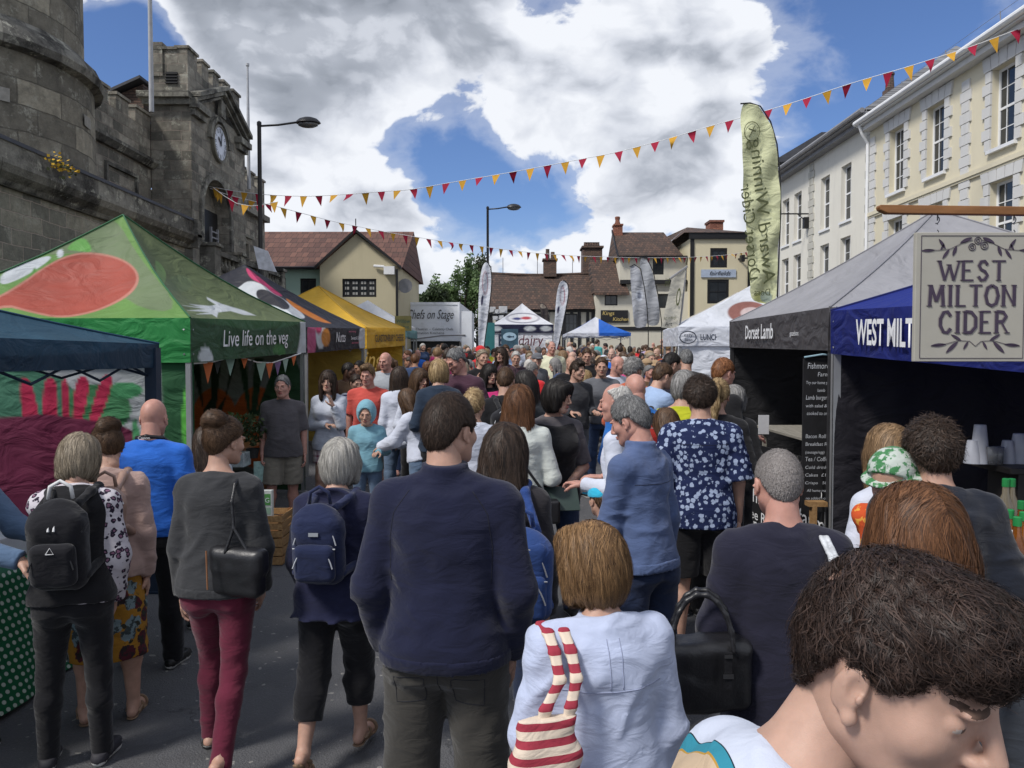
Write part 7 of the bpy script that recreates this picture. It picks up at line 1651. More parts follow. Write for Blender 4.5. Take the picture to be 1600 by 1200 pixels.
who('floral',166,655,4.15,20,'woman in a blush cardigan and mustard floral skirt with brown hair pinned up',fem=True,hair='bun',hc='brown',look=(-25,22,0),legs='stand',R='down',L='reach',q=2,hq=2,
 top=T(blushc,off=.022,hem=-.04,fold=.004,name='cardigan',neck=.312),bot=T(FLOR,kind='skirt',off=.014,len=.30,flare=.018,fold=.004),shoe=SH_T,shoek='sandal',lean=.14,b=1.05)
who('bald',240,622,4.75,4,'bald man in a bright royal blue polo shirt with a black camera strap',hair='bald',look=(0,12,0),R='bent',L='bent',q=2,b=1.12,skin='r',top=T(blue,off=.018,hem=-.03,sleeve=.75,fold=.004,name='polo_shirt'),bot=T(blackt,off=.016),shoe=SH_B)
who('behind_bun',322,664,5.4,10,'brown-haired person mostly hidden behind the woman with the bun',hair='long',hc='dark',fem=True,look=(-15,15,0),R='bent',L='bent',top=T(lgrey,off=.018),bot=T(blackt))
who('polo',441,585,8.1,198,'grey-haired man in a charcoal polo shirt and khaki shorts holding leaflets, facing the camera',hair='short',hc='salt',skin='r',look=(18,2,0),R='down',L='down',handR='grip',legs='shift',q=2,hq=1,b=1.05,bel=.6,
 top=T(greyp,off=.018,hem=-.055,sleeve=.48,collar=.026,name='polo_shirt'),bot=T(khaki,kind='shorts',off=.026,len=.47),shoe=SH_G)
who('crossed',512,577,8.5,176,'brown-haired woman in a pale grey jumper and plaid shorts, hand raised to her cheek',fem=True,hair='long',hc='dark',look=(-8,2,0),L='chin',R='cross',handL='flat',q=2,hq=1,
 top=T(pale,off=.014,hem=-.06,name='jumper'),bot=T(PLAID,kind='shorts',off=.014,len=.28),shoe=SH_W)
who('redtee',574,567,8.9,182,'fair-haired man in a coral red T-shirt facing the camera',hair='side',hc='sandy',skin='r',look=(10,12,0),R='down',L='down',q=2,hq=1,b=1.12,legs='shift',
 top=T(coral,off=.012,hem=-.06,sleeve=.42,name='t_shirt'),bot=T(khaki,kind='shorts',off=.02,len=.47),shoe=SH_W)
who('hoodie',572,628,7.9,184,'young boy in a light blue hoodie with the hood up and blue jeans',hair='bald',look=(2,10,0),R='bent',L='bent',q=2,hq=1,hs=1.08,b=1.05,
 top=T(hoodb,off=.020,hem=-.05,hoodup=True,name='hoodie'),bot=T(ldenim,off=.014),shoe=SH_W)
who('striped_tote',922,812,2.12,14,'woman with highlighted brown bob in a pale jacket, turning left, nearest in the centre',fem=True,hair='bob',hc='blondebrown',look=(-38,5,0),R='down',L='low',q=3,hq=3,b=1.2,
 top=T(C('pale_blue_white_jacket',.42,.47,.62),off=.026,hem=-.10,skirtx=.02,skirty=.02,collar=.030,fold=.0045,name='jacket',bag=1.1,sm=mat('pale_stitching',(.27,.30,.42),.8),seams=[[(.205,-.095),(.200,0),(.205,.095)],[(.29,-.012),(.205,-.012)],[(.29,.012),(.205,.012)]]),bot=T(ddenim,off=.012),shoe=SH_W)
who('darklong',790,660,3.45,0,'girl with long straight dark hair and red spotted scarf over a black top',fem=True,hair='longw',hc='dark',look=(12,10,0),R='down',L='bent',q=2,hq=2,top=T(C('black_top',.022,.02,.024),off=.020,hem=-.05,bag=1.2),bot=T(ddenim,off=.010),shoe=SH_B)
who('whitedenim',812,600,5.3,6,'woman with long auburn-brown hair in a bleached denim jacket',fem=True,hair='longw',hc='auburn',look=(20,5,0),R='bent',L='bent',q=2,hq=2,top=T(ldenimj,off=.022,hem=.0,name='denim_jacket',fold=.004),bot=T(blackt,off=.010),shoe=SH_B)
who('vest',872,590,5.5,190,'black-haired woman in a grey polo and black body warmer with folded hands, looking right',fem=True,hair='bob',hc='black',look=(-48,8,0),R='clasp',L='clasp',q=2,hq=2,top=T(greyp,off=.014,hem=-.03,sleeve=.48,collar=.022,name='polo_shirt'),vest=dict(mat=black,hem=-.05),bot=T(denim,off=.010),shoe=SH_B)
who('sweater',984,617,3.95,32,'grey-haired man in a blue half-zip sweater and dark jeans, stooping to the left',hair='short',hc='salt',skin='r',look=(-28,20,0),R='down',L='fwd',q=2,hq=2,b=.93,twist=.25,top=T(sweat,off=.020,hem=-.03,collar=.050,neck=.322,name='half_zip_sweater',fold=.0045,band=True,seams=[[(.215,-.085),(.212,0),(.215,.085)]]),bot=T(ddenim,off=.016,kr=.036,ar=.032),shoe=SH_B,lean=.10)
who('palm',1094,585,4.95,-4,'man in a navy short-sleeved shirt covered in pale palm trees and black shorts',hair='curly',hc='dark',look=(4,10,0),R='down',L='bent',q=2,hq=2,b=1.08,top=T(PALM,off=.026,hem=-.06,sleeve=.50,collar=.022,name='palm_shirt',bag=1.3,fold=.004,seams=[[(.235,-.085),(.232,0),(.235,.085)]]),bot=T(blackt,kind='shorts',off=.022,len=.46),shoe=SH_B)
who('cap',940,750,4.75,30,'small boy in a bright blue baseball cap beside the man in the blue sweater',hair='short',hc='brown',look=(10,0,0),R='down',L='bent',hs=1.15,q=2,hq=1,top=T(white,off=.016,sleeve=.45,name='t_shirt'),bot=T(ddenim,off=.012),shoe=SH_W)
who('whitehair',962,598,4.9,62,'white-haired elderly man in a white shirt, in profile facing left',hair='thin',hc='white',skin='r',look=(-10,6,0),R='bent',L='bent',q=2,hq=1,top=T(white,off=.018,name='shirt',hem=-.05),bot=T(khaki,off=.016),shoe=SH_B)
who('buzz',1216,700,2.62,0,'person with cropped grey hair in a dark navy knit jumper, seen from behind',hair='buzz',hc='stubble',skin='r',look=(0,8,0),R='low',L='low',q=2,b=1.02,hairs=1.0,top=T(dnavy,off=.024,hem=-.13,skirtx=.02,skirty=.02,fold=.0042,neck=.318,bag=1.35,band=True),bot=T(blackt,off=.014),shoe=SH_B)
who('cidergirl',1430,753,1.72,4,'woman with long straight brown hair in the right foreground, waiting at the cider stall',fem=True,hair='longw',hc='auburn',look=(0,4,0),R='bent',L='bent',q=2,hq=3,hairs=1.0,top=T(C('slate_jacket',.03,.035,.045),off=.02),bot=T(ddenim,off=.012),shoe=SH_B)
who('ciderman',1456,648,3.05,-6,'man with thick curly dark hair in a black jacket at the cider counter',hair='curly',hc='dark',look=(0,2,0),R='bent',L='bent',q=2,hq=2,b=1.08,top=T(C('black_jacket',.010,.013,.022),off=.030,hem=-.06,collar=.030,name='jacket',fold=.005,bag=1.3),bot=T(blackt,off=.014),shoe=SH_B)
who('mum',1388,660,3.4,12,'fair-haired woman in a white T-shirt carrying a toddler at the cider stall',fem=True,hair='long',hc='sandy',look=(10,4,0),R='bent',L='bent',q=2,hq=2,top=T(white,off=.018,sleeve=.4,name='t_shirt'),bot=T(green,off=.012),shoe=SH_B)
bsp=dict(h=1.78,rz=-93,hair='boy',hc='boybrown',skin='y',look=(48,17,0),hairs=.925,nk_=.82,lean=.30,neckf=.028,R='fwd',L='fwd',q=3,hq=3,b=.98,seed=9,label='dark haired boy in a white T-shirt leaning in at lower right, face in profile',loc=(0,0,0),
 top=T(C('white_tee',.50,.54,.64),off=.014,hem=-.05,sleeve=.42,name='t_shirt',neck=.322,ntilt=.25,fold=.0035),bot=T(ddenim,off=.012),shoe=SH_W,legs='stand',sh_s=.262)
_want=P(1400,1036,.80)
def p_boytee(t,ov):
 def el(c,r,ru):return t.math('LESS_THAN',t.math('ADD',t.math('POWER',t.math('DIVIDE',t.vmath('DOT_PRODUCT',t.vmath('SUBTRACT',ov,tuple(c)),tuple(_bu)),r),2.0),t.math('POWER',t.math('DIVIDE',t.vmath('DOT_PRODUCT',t.vmath('SUBTRACT',ov,tuple(c)),tuple(_bw)),ru),2.0)),1.0)
 c=t.mix(el(_bc-_bu*.000,.0250,.0445),(.50,.54,.64),(.012,.03,.04));c=t.mix(el(_bc,.0236,.043),c,(.03,.22,.30));c=t.mix(el(_bc-_bu*.007-_bw*.004,.0175,.037),c,(.42,.24,.04));return t.mix(el(_bc-_bu*.008-_bw*.008,.0165,.036),c,(.50,.38,.26))
_hs_hi=HEADS.copy();HEADS[(False,False)]=build_head(False,.0027)
br_,bk_=person(bsp);HEADS.clear();HEADS.update(_hs_hi)
J=bsp['_J'];a=R(bsp['rz']);hc=Vector(J['Hc']);want=_want
br_.location=(want.x-(hc.x*math.cos(a)-hc.y*math.sin(a)),want.y-(hc.x*math.sin(a)+hc.y*math.cos(a)),want.z-hc.z)
ALLP['boy']=(bsp,br_,bk_);print('BOYZ',br_.location,hc)
br_.location.z=0 if abs(br_.location.z)<.02 else br_.location.z
who('toddler',1404,700,3.05,-50,'toddler in a green leaf-print sun hat and orange top, held at the cider stall',h=.86,hair='bald',hs=1.3,look=(0,15,0),R='reach',L='reach',q=2,hq=1,fit=False,nody=True,top=T(KIDO,off=.014,name='orange_top',sleeve=.4),bot=T(KIDO,off=.014,len=.6),shoe=SH_W,b=1.1)
tsp,tr_,tk_=ALLP['toddler'];tr_.location.z=P(1404,700,3.05).z-tsp['_J']['top']-.01
who('jacketbald',992,583,5.9,8,'bald man in a bright blue jacket carrying a red rucksack',hair='bald',skin='r',look=(-12,10,0),R='bent',L='bent',b=1.0,q=2,top=T(C('bright_blue_shell',.02,.13,.42),off=.022,name='jacket',hood=True),bot=T(khaki,off=.016))
who('kidbrown',1040,636,5.6,20,'child with straight brown hair beside the palm shirt man',hair='long',hc='brown',fem=True,look=(0,10,0),hs=1.05,top=T(orange,off=.016),bot=T(denim))
who('lime',1070,577,6.2,-20,'white-haired woman in a lime green top',fem=True,hair='bob',hc='grey',look=(20,10,0),R='bent',L='bent',b=1.1,top=T(lime,off=.016,name='top',neck=.29),bot=T(grey),q=2,hq=1)
who('ponyblonde',1122,592,5.6,-12,'blonde woman with an orange hair tie in a black top beside the palm shirt man',fem=True,hair='pony',hc='blonde',look=(10,10,0),R='bent',L='bent',top=T(black,off=.018),bot=T(blackt),q=2,hq=1)
who('gingergrey',1131,558,6.6,-62,'man with short ginger-grey hair in profile beside the grey tent pole',hair='short',hc='ginger',skin='r',look=(0,8,0),R='bent',L='bent',top=T(black,off=.02),bot=T(blackt))
who('greywavy',1148,600,6.5,-30,'grey-haired woman in black behind the blonde woman with the hair tie',fem=True,hair='bob',hc='grey',look=(10,8,0),R='bent',L='bent',top=T(black,off=.018),bot=T(blackt))
who('stripedshirt',915,577,10.2,-2,'blonde woman in a blue and white striped shirt with a bag strap across her back',fem=True,hair='bob',hc='blonde',look=(8,0,0),R='down',L='bent',q=2,hq=1,legs='step',top=T(STR,off=.022,hem=-.10,skirtx=.015,skirty=.015,name='striped_shirt'),bot=T(blackt,off=.008),shoe=SH_W)
who('darkjacket',1050,550,8.6,-70,'black-haired man in a dark navy jacket in profile facing right',hair='short',hc='black',look=(0,12,0),R='bent',L='bent',lean=.15,top=T(C('ink_jacket',.014,.016,.03),off=.03,hood=True,name='jacket'),bot=T(ddenim))
who('leaning',1036,566,7.6,-60,'man in a pale blue shirt leaning toward the stalls on the right',hair='short',hc='brown',look=(10,10,0),R='reach',L='reach',lean=.35,top=T(skyb,off=.024,name='shirt'),bot=T(ddenim))
who('tweed',1072,545,9.6,-30,'grey-haired man in a dark brown jacket beside the white lunch tent',hair='short',hc='salt',look=(-30,10,0),R='bent',L='bent',b=1.1,top=T(C('dark_brown_jacket',.03,.028,.028),off=.028,name='jacket'),bot=T(grey))
who('curlygrey',990,556,8.0,-30,'curly grey-haired person in a rust orange top',fem=True,hair='curly',hc='grey',look=(10,10,0),R='bent',L='bent',top=T(orange,off=.02),bot=T(blackt))
who('whitetee2',966,556,10.5,200,'bald smiling man in a white T-shirt looking right',hair='bald',skin='r',look=(-45,12,0),top=T(white,off=.016,sleeve=.45),bot=T(denim))
who('greyshirt',940,557,10.0,182,'short-haired man in a slate grey shirt over a black tee, facing the camera',hair='short',hc='brown',look=(5,4,0),b=1.05,top=T(grey,off=.022,collar=.02,name='shirt'),bot=T(denim))
who('blacktop',917,543,13.0,184,'tall man in a black jacket facing the camera, looking down',hair='short',hc='brown',look=(5,14,0),R='bent',L='bent',b=1.08,top=T(black,off=.03),bot=T(ddenim))
who('suit',903,562,9.6,205,'brown-haired man in a dark grey suit jacket',hair='side',hc='dark',look=(-20,6,0),R='bent',L='bent',top=T(C('suit_grey',.035,.036,.042),off=.026,collar=.02,name='jacket'),bot=T(grey))
who('balddark',893,556,12.0,195,'bald man in black behind the man in the grey suit jacket',hair='bald',look=(-15,10,0),top=T(black,off=.02),bot=T(blackt))
who('creamshirt',862,533,15.5,196,'large man in a pale cream shirt standing taller than the crowd near the leaning flag',hair='thin',hc='grey',skin='r',b=1.25,bel=1,look=(0,5,0),R='bent',L='bent',top=T(cream,off=.02,sleeve=.45,name='shirt'),bot=T(khaki))
who('bluntred',832,565,11.5,-30,'grey-haired man in a bright red polo shirt seen from behind',hair='short',hc='grey',look=(10,8,0),b=1.15,top=T(red,off=.02,sleeve=.48),bot=T(khaki))
who('bearded',806,548,13.5,185,'white-bearded man in a dark shirt facing the camera',hair='short',hc='white',look=(0,8,0),b=1.1,top=T(C('wine_shirt',.04,.02,.03),off=.02),bot=T(ddenim))
who('darkhair2',820,577,7.2,40,'dark-haired person in a black jacket turning right beside the auburn-haired woman',hair='long',hc='black',fem=True,look=(-20,10,0),top=T(C('dark_print_jacket',.03,.035,.04),off=.022),bot=T(blackt))
who('plum',712,543,8.1,150,'grey-haired man with glasses in a dark plum shirt looking down',hair='short',hc='salt',skin='r',look=(20,25,0),R='bent',L='bent',q=2,hq=1,b=1.2,bel=.8,top=T(plum,off=.020,sleeve=.48,collar=.02,name='shirt'),bot=T(khaki))
who('jeanjacket',686,560,7.8,10,'blonde-bobbed woman in a dark denim jacket talking to the man in the plum shirt',fem=True,hair='bob',hc='blonde',look=(20,5,0),R='bent',L='bent',q=2,hq=1,top=T(C('dark_denim_jacket',.016,.028,.05),off=.022,hem=-.04,name='denim_jacket'),bot=T(blackt))
who('tanvest',656,574,8.4,195,'brown-haired woman in a tan knitted vest over white sleeves',fem=True,hair='long',hc='brown',look=(-30,5,0),R='bent',L='bent',q=2,hq=1,top=T(white,off=.018),vest=dict(mat=tan,hem=-.03,name='knitted_vest'),bot=T(blackt,off=.02))
who('darkwave',624,572,8.8,10,'woman with long dark wavy hair in a white top, back to the camera',fem=True,hair='longw',hc='dark',look=(5,0,0),top=T(white,off=.016,name='blouse'),bot=T(ldenim))
who('whiteblouse',636,606,7.9,60,'woman in a loose white blouse reaching forward, beside the coral T-shirt man',fem=True,hair='long',hc='brown',look=(0,20,0),R='reach',L='reach',lean=.25,top=T(white,off=.026,name='blouse',bag=1.5),bot=T(ldenim))
who('kidblond',740,606,6.2,15,'child with striped blond hair standing beyond the big man in navy',hair='side',hc='blonde',look=(20,10,0),hs=1.1,top=T(white,off=.016),bot=T(denim))
who('blackpackman',790,572,7.0,8,'short-haired man in black with a large black backpack',hair='short',hc='brown',look=(15,10,0),b=1.05,top=T(black,off=.024),bot=T(blackt),q=1)
who('pinkbag',765,567,9.2,192,'dark-haired smiling woman in black beside a pink coat',fem=True,hair='long',hc='black',look=(-20,5,0),top=T(black,off=.02),vest=dict(mat=pink,hem=-.12,name='open_pink_coat'),bot=T(blackt))
who('photographer',754,546,11.5,200,'woman in a black sleeveless top raising a phone to take a picture',fem=True,hair='pony',hc='ash',look=(-10,0,0),R='phone',L='phone',top=T(black,off=.012,sleeve=0),bot=T(blackt))
who('photographer2',783,541,12.5,170,'dark-haired woman holding her hands up to shade her face',fem=True,hair='long',hc='dark',look=(10,0,0),R='phone',L='phone',top=T(C('dark_mauve',.06,.03,.04),off=.018),bot=T(denim))
who('beard2',790,538,15.0,186,'bearded man in a light blue shirt before the dairy tent',hair='short',hc='brown',look=(0,4,0),top=T(skyb,off=.018),bot=T(ddenim))
who('seller',545,566,11.5,200,'dark-haired person in a brown jacket in front of the yellow stall wall',hair='short',hc='black',skin='d',look=(-60,5,0),R='bent',L='bent',top=T(brown,off=.02),bot=T(blackt))
who('breton',556,584,10.4,190,'person in a navy and white striped top half hidden behind the coral T-shirt man',hair='short',hc='dark',look=(-30,10,0),R='bent',L='bent',top=T(BRET,off=.018),bot=T(blackt))
who('navycap',561,563,12.2,150,'person with dark cropped hair looking at the yellow stall',hair='short',hc='black',skin='c',look=(10,5,0),top=T(C('brick_top',.2,.05,.05),off=.018),bot=T(blackt))
who('stallkeeper',-40,680,3.6,-86,'stallholder in blue shirt reaching in from the left edge over the polka dot table',hair='short',hc='dark',R='reach',L='reach',look=(0,20,0),lean=.2,h=1.68,fit=False,q=2,hq=1,top=T(C('blue_flowered',.10,.16,.26),off=.02),bot=T(blackt))
who('server',1690,700,3.1,88,'cider seller behind the bar in a grey sleeve, arm reaching in from the right edge',hair='short',hc='dark',R='reach',L='reach',look=(0,20,0),lean=.25,h=1.72,fit=False,q=2,hq=1,top=T(lgrey,off=.02),bot=T(blackt))
def cap_on(key,mt):
 sp,r,kids=ALLP[key];J=sp['_J'];f=Fld(J['Hc']-.24,J['Hc']+.24,.006);H=J['HM'];hs=J['hs']
 W=lambda v:J['Hc']+(H@A3(v))*hs
 f.ell(W((0,-.01,.035)),(.093*hs,.108*hs,.092*hs),.01,H.T);f.cut(W((0,0,.02)),-(H@A3((0,.1,1))));f.rbox(W((0,-.135,.018)),(.06*hs,.05*hs,.006),.005,.01,H.T)if sp.get('rev',False)else f.rbox(W((0,.13,.022)),(.06*hs,.055*hs,.006),.005,.01,H.T)
 o=worn(key,'cap',fmesh(f,[mt]),None,'bright turquoise blue baseball cap on the small boy\'s head','cap');return o
cap_on('cap',C('turquoise_cap',.03,.38,.58))
def hat_on(key):
 sp,r,kids=ALLP[key];J=sp['_J'];f=Fld(J['Hc']-.3,J['Hc']+.3,.006);H=J['HM'];hs=J['hs'];W=lambda v:J['Hc']+(H@A3(v))*hs
 f.ell(W((0,-.01,.03)),(.092*hs,.106*hs,.098*hs),.01,H.T);f.cut(W((0,0,.0)),-(H@A3((0,.05,1))));f.ell(W((0,0,.012)),(.118*hs,.13*hs,.018*hs),.012,H.T);f.ell(W((0,-.01,-.04)),(.085*hs,.10*hs,.055*hs),.008,H.T,sub=True);f.noise(.002,50)
 worn(key,'sun_hat',fmesh(f,[LEAFHAT]),None,'white sun hat with green leaf print on the toddler','sun hat')
hat_on('toddler')
o,S2,pk=backpack('bluepack','navy blue zipped rucksack on the grey-bobbed woman\'s back',C('navy_nylon',.011,.017,.052),C('navy_webbing',.014,.02,.06),.122,.188,.065,.165,-.012,sub=True)
m=MB();Mx=[Vector(S2(x,-.07*1.27,z))for x,z in((-.022,.045),(.022,.045),(.022,.062),(-.022,.062))];m.add(Mx+[p-Vector(S2(0,.003,0))+Vector(S2(0,0,0))for p in Mx],[(0,1,2,3),(4,7,6,5)]);m.build('badge',BRASS,o)
o,S2,pk=backpack('leo','black rucksack with a white grab handle on the woman in leopard sleeves',C('black_nylon',.008,.008,.011),C('black_webbing',.008,.008,.01),.120,.205,.075,.150,0,handle=mat('white_webbing',(.6,.6,.6),.6),trim=BLACKP)
m=MB();tr=[Vector(S2(x,-.125,z))for x,z in((-.016,-.035),(.016,-.035),(0,-.008))];m.tube(tr+[tr[0]],.0022,5);m.tube([Vector(S2(-.012,-.10,.10)),Vector(S2(-.014,-.11,.06))],.005,5);m.tube([Vector(S2(.01,-.10,.10)),Vector(S2(.008,-.11,.06))],.005,5);m.build('triangle_mark',mat('white_webbing',(.6,.6,.6),.6),o)
backpack('darklong','mid blue rucksack carried by the girl with long dark hair',C('blue_nylon',.025,.06,.20),C('blue_webbing',.02,.05,.18),.13,.20,.07,.10,.045,sub=True)
backpack('blackpackman','large black backpack on the short-haired man in black',C('black_nylon',.008,.008,.011),C('black_webbing',.008,.008,.01),.16,.22,.09,.15)
backpack('jacketbald','red rucksack on the bald man in the bright blue jacket',C('red_nylon',.30,.02,.015),C('black_webbing',.008,.008,.01),.13,.18,.07,.15)
backpack('floral','small rose gold leather backpack on the woman in the floral skirt',mat('rose_gold_leather',(.30,.19,.15),.42,.5,.1,12),mat('rose_gold_leather',(.30,.19,.15),.42,.5,.1,12),.10,.125,.06,.185,.012,trim=BRASS)
def camera_strap():
 sp,r,k=ALLP['bald'];S=sp['_J']['S'];pts=[S(.24,.075,.085),S(.30,.055,.045),S(.325,.045,-.01),S(.333,0,-.045),S(.325,-.045,-.01),S(.30,-.055,.045),S(.24,-.075,.085)]
 f=Fld(np.min(pts,0)-.05,np.max(pts,0)+.05,.005)
 for a,b in zip(pts[:-1],pts[1:]):f.cone(a,b,.013,.013,.01)
 o=worn('bald','camera_strap',fmesh(f,[BLACKP]),None,'black camera strap with white lettering round the bald man\'s neck','camera strap')
 c=Vector(S(.331,0,-.056));t=text_on(o,'Canon',c+Vector((-.035,-.016,-.010)),(1,0,0),(0,.0,1),.024,WTXT,width=.07)
camera_strap()
def handbag():
 sp=ALLP['bun'][0];J=sp['_J'];S=J['S'];c=S(.045,.095,-.085);Mz=np.stack([unit(J['Rt']+.25*J['Fw']),unit(J['Fw']-.25*J['Rt']),J['U']],0)
 f=Fld(c-.3,c+.3,.007);f.rbox(c,(.125,.050,.105),.03,.02,Mz);f.rbox(c+A3((0,0,.06)),(.145,.04,.06),.03,.03,Mz);f.folds(.003,40);o=worn('bun','shoulder_bag',fmesh(f,[LEATH]),None,'black leather shoulder bag hanging behind the woman with the bun','handbag')
 for dx in(-.05,.06):strapline('bun',o,[c+A3((dx,-.035,.10)),S(.17,.085,-.098),S(.24,.076,-.090),S(.285,.070,-.055),S(.306,.066,-.005),S(.27,.075,.055)],.008,LEATH)
 m=MB();m.tube([Vector(c+Mz.T@A3((-.135,-.045,.115))),Vector(c+Mz.T@A3((-.128,-.05,-.06)))],.004,5);m.build('zip',mat('copper_zip',(.35,.16,.08),.4,metal=.5),o)
handbag()
def tote():
 sp=ALLP['striped_tote'][0];J=sp['_J'];S=J['S'];h=sp['h'];c=S(.05,-.140,-.125);M=np.stack([J['Rt'],J['Fw'],J['U']],0)
 f=Fld(c-.36,c+.36,.0075);f.loft(c,J['U'],J['Rt'],[(-.26,.10,.055,0),(-.1,.10,.062,0),(.08,.09,.05,0),(.18,.07,.022,0),(.20,.066,.018,0)],0,.01,2.6);f.folds(.0075,18,4)
 o=worn('striped_tote','tote_bag',fmesh(f,[TOTE]),None,'red and cream striped cloth tote bag over the nearest woman\'s left shoulder','tote bag')
 for a,b in((-.160,-.100),(-.115,-.070)):
  a-=.018;b-=.012;pts=[S(.150,a+.02,-.124),S(.20,a+.035,-.122),S(.24,b,-.106),S(.278,b,-.075),S(.300,b,-.035),S(.302,b,.008),S(.27,b,.060)]
  f=Fld(np.min(pts,0)-.05,np.max(pts,0)+.05,.005)
  for p,q in zip(pts[:-1],pts[1:]):
   for k in(-.008,.008):f.cone(p+J['Rt']*k,q+J['Rt']*k,.0075,.0075,.012)
  worn('striped_tote','handle',fmesh(f,[TOTE2]),None,'','',o)
 f=Fld(c-.36,c+.36,.007);f.rbox(S(.01,-.185,-.06),(.05,.06,.05),.02,.01,M);f.folds(.004,30);w=worn('striped_tote','folded_jacket',fmesh(f,[C('crimson_cloth',.38,.01,.03)]),None,'crimson cloth tucked under the nearest woman\'s left arm','jacket')
tote()
def blackhandbag():
 sp=ALLP['buzz'][0];J=sp['_J'];S=J['S'];c=S(.035,-.185,-.07);M=np.stack([unit(J['Rt']-.2*J['Fw']),unit(J['Fw']+.2*J['Rt']),J['U']],0);f=Fld(c-.34,c+.34,.007)
 f.rbox(c,(.150,.07,.115),.035,.02,M);f.folds(.003,30);o=worn('buzz','handbag',fmesh(f,[LEATH]),None,'large black handbag with buckled straps held beside the person with cropped grey hair','handbag')
 W=lambda x,y,z:c+M.T@A3((x,y,z))
 for sy in(-.05,.04):strapline('buzz',o,[W(.095*math.cos(a),sy*(1-.4*math.sin(a)),.09+.17*math.sin(a))for a in[math.pi*i/9 for i in range(10)]],.009,LEATH,'handle')
 for x in(-.075,.075):
  m=MB();m.box((-.012,-.006,-.06),(.012,.0,.055),Matrix.Translation(Vector(W(x,-.072,.04))));s=m.build('buckle_strap',LEATH,o)
  m=MB();m.box((-.016,-.010,-.004),(.016,-.007,.010),Matrix.Translation(Vector(W(x,-.074,.02))));m.box((-.012,-.010,.050),(.012,-.007,.060),Matrix.Translation(Vector(W(x,-.074,.03))));m.build('buckle',BRASS,s)
 st=[S(.30,.068,-.045),S(.26,.078,-.075),S(.16,.082,-.092),S(.04,.10,-.10)]
 o2=None;f=Fld(np.min(st,0)-.06,np.max(st,0)+.06,.006)
 for p,q in zip(st[:-1],st[1:]):
  for k in(-.010,.010):f.cone(p+J['Rt']*k,q+J['Rt']*k,.008,.008,.012)
 worn('buzz','bag_strap',fmesh(f,[mat('pale_camo_strap',(.50,.52,.55),.7,var=.35,vscale=60)]),None,'wide pale patterned bag strap over the cropped grey-haired person\'s right shoulder','bag strap')
blackhandbag()
def crossstrap(key,a,b,mt,lab):
 S=ALLP[key][0]['_J']['S'];pts=[S(*p)for p in((.27,a*.055,.06),(.305,a*.055,.0),(.27,a*.045,-.075),(.17,0,-.095),(.06,b*.08,-.085),(.0,b*.11,-.03))];f=Fld(np.min(pts,0)-.05,np.max(pts,0)+.05,.006)
 for p,q in zip(pts[:-1],pts[1:]):f.cone(p,q,.010,.010,.01)
 o=worn(key,'shoulder_bag',fmesh(f,[mt]),None,lab,'bag');c=S(-.03,b*.125,-.02);f=Fld(c-.2,c+.2,.008);f.rbox(c,(.05,.09,.08),.02,.01);worn(key,'bag_body',fmesh(f,[LEATH]),None,'','',o)
crossstrap('whitedenim',-1,1,BLACKP,'small black cross-body bag on the auburn-haired woman in bleached denim');crossstrap('stripedshirt',-1,1,mat('dark_strap',(.05,.05,.05),.7),'grey cross-body bag on the blonde woman in the striped shirt')
def scarf():
 S=ALLP['darklong'][0]['_J']['S'];c=S(.292,0,-.01);f=Fld(c-.2,c+.2,.007);f.ell(c+A3((0,0,.0)),(.085,.075,.035),.02);f.ell(c+A3((.06,-.02,-.01)),(.05,.06,.03),.02);f.folds(.006,60);worn('darklong','scarf',fmesh(f,[SCARF]),None,'red spotted scarf round the neck of the girl with long dark hair','scarf')
scarf()
def leaflets():
 sp,r,k=ALLP['polo'];w=sp['_J']['arms'][1][2];m=MB();m.box((w[0]-.075,w[1]+.02,w[2]-.28),(w[0]+.085,w[1]+.028,w[2]-.06));o=m.build('leaflet',mat('mint_leaflet',(.30,.46,.42),.6,var=.25,vscale=40));o.location=r.location;o.rotation_euler=r.rotation_euler;o.scale=r.scale;tag(o,'mint green leaflets held low by the grey-haired man in the polo shirt','leaflet')
 sp,r,k=ALLP['vest'];w=sp['_J']['arms'][1][2];m=MB();m.box((-.12,-.005,-.09),(.12,.005,.09),Matrix.Translation((w[0]-.05,w[1]+.13,w[2]-.08))@Matrix.Rotation(R(35),4,'X'));o=m.build('clipboard',mat('dark_slate',(.03,.05,.045),.5));o.location=r.location;o.rotation_euler=r.rotation_euler;o.scale=r.scale;tag(o,'dark clipboard held by the black-haired woman in the body warmer','clipboard')
leaflets()
def glasses(key,lab):
 sp,r,k=ALLP[key];J=sp['_J'];W=lambda v:Vector(J['Hc']+(J['HM']@A3(v))*J['hs']);m=MB()
 for sx in(-1,1):
  m.tube([W((sx*.031+.02*math.cos(a),.100,-.003+.015*math.sin(a)))for a in[i*math.pi/6 for i in range(13)]],.0018,4,cap=False);m.tube([W((sx*.05,.098,0)),W((sx*.078,.07,.002)),W((sx*.082,-.01,.0))],.0018,4)
 m.tube([W((-.011,.101,0)),W((.011,.101,0))],.0018,4);o=m.build('glasses',BLACKP);o.location=r.location;o.rotation_euler=r.rotation_euler;o.scale=r.scale;tag(o,lab,'glasses')
glasses('plum','thin dark glasses on the man in the plum shirt')
Mi_=Matrix.Rotation(-R(bsp['rz']),3,'Z');_bc=Mi_@(P(1072,1162,.93)-Vector(br_.location));_bu=Mi_@Vector((1,0,0));_bw=Mi_@Vector((0,.35,.94));bk_['top'].data.materials[0]=pattern('boy_tee_print',p_boytee)
PROT=[]
def proto(i,**k):
 sp=dict(k);sp.update(h=1.7,loc=(0,0,0),rz=0,q=0,seed=40+i);r,kids=person(sp);r.name='person';PROT.append((r,kids,sp));return r
dm=lgrey
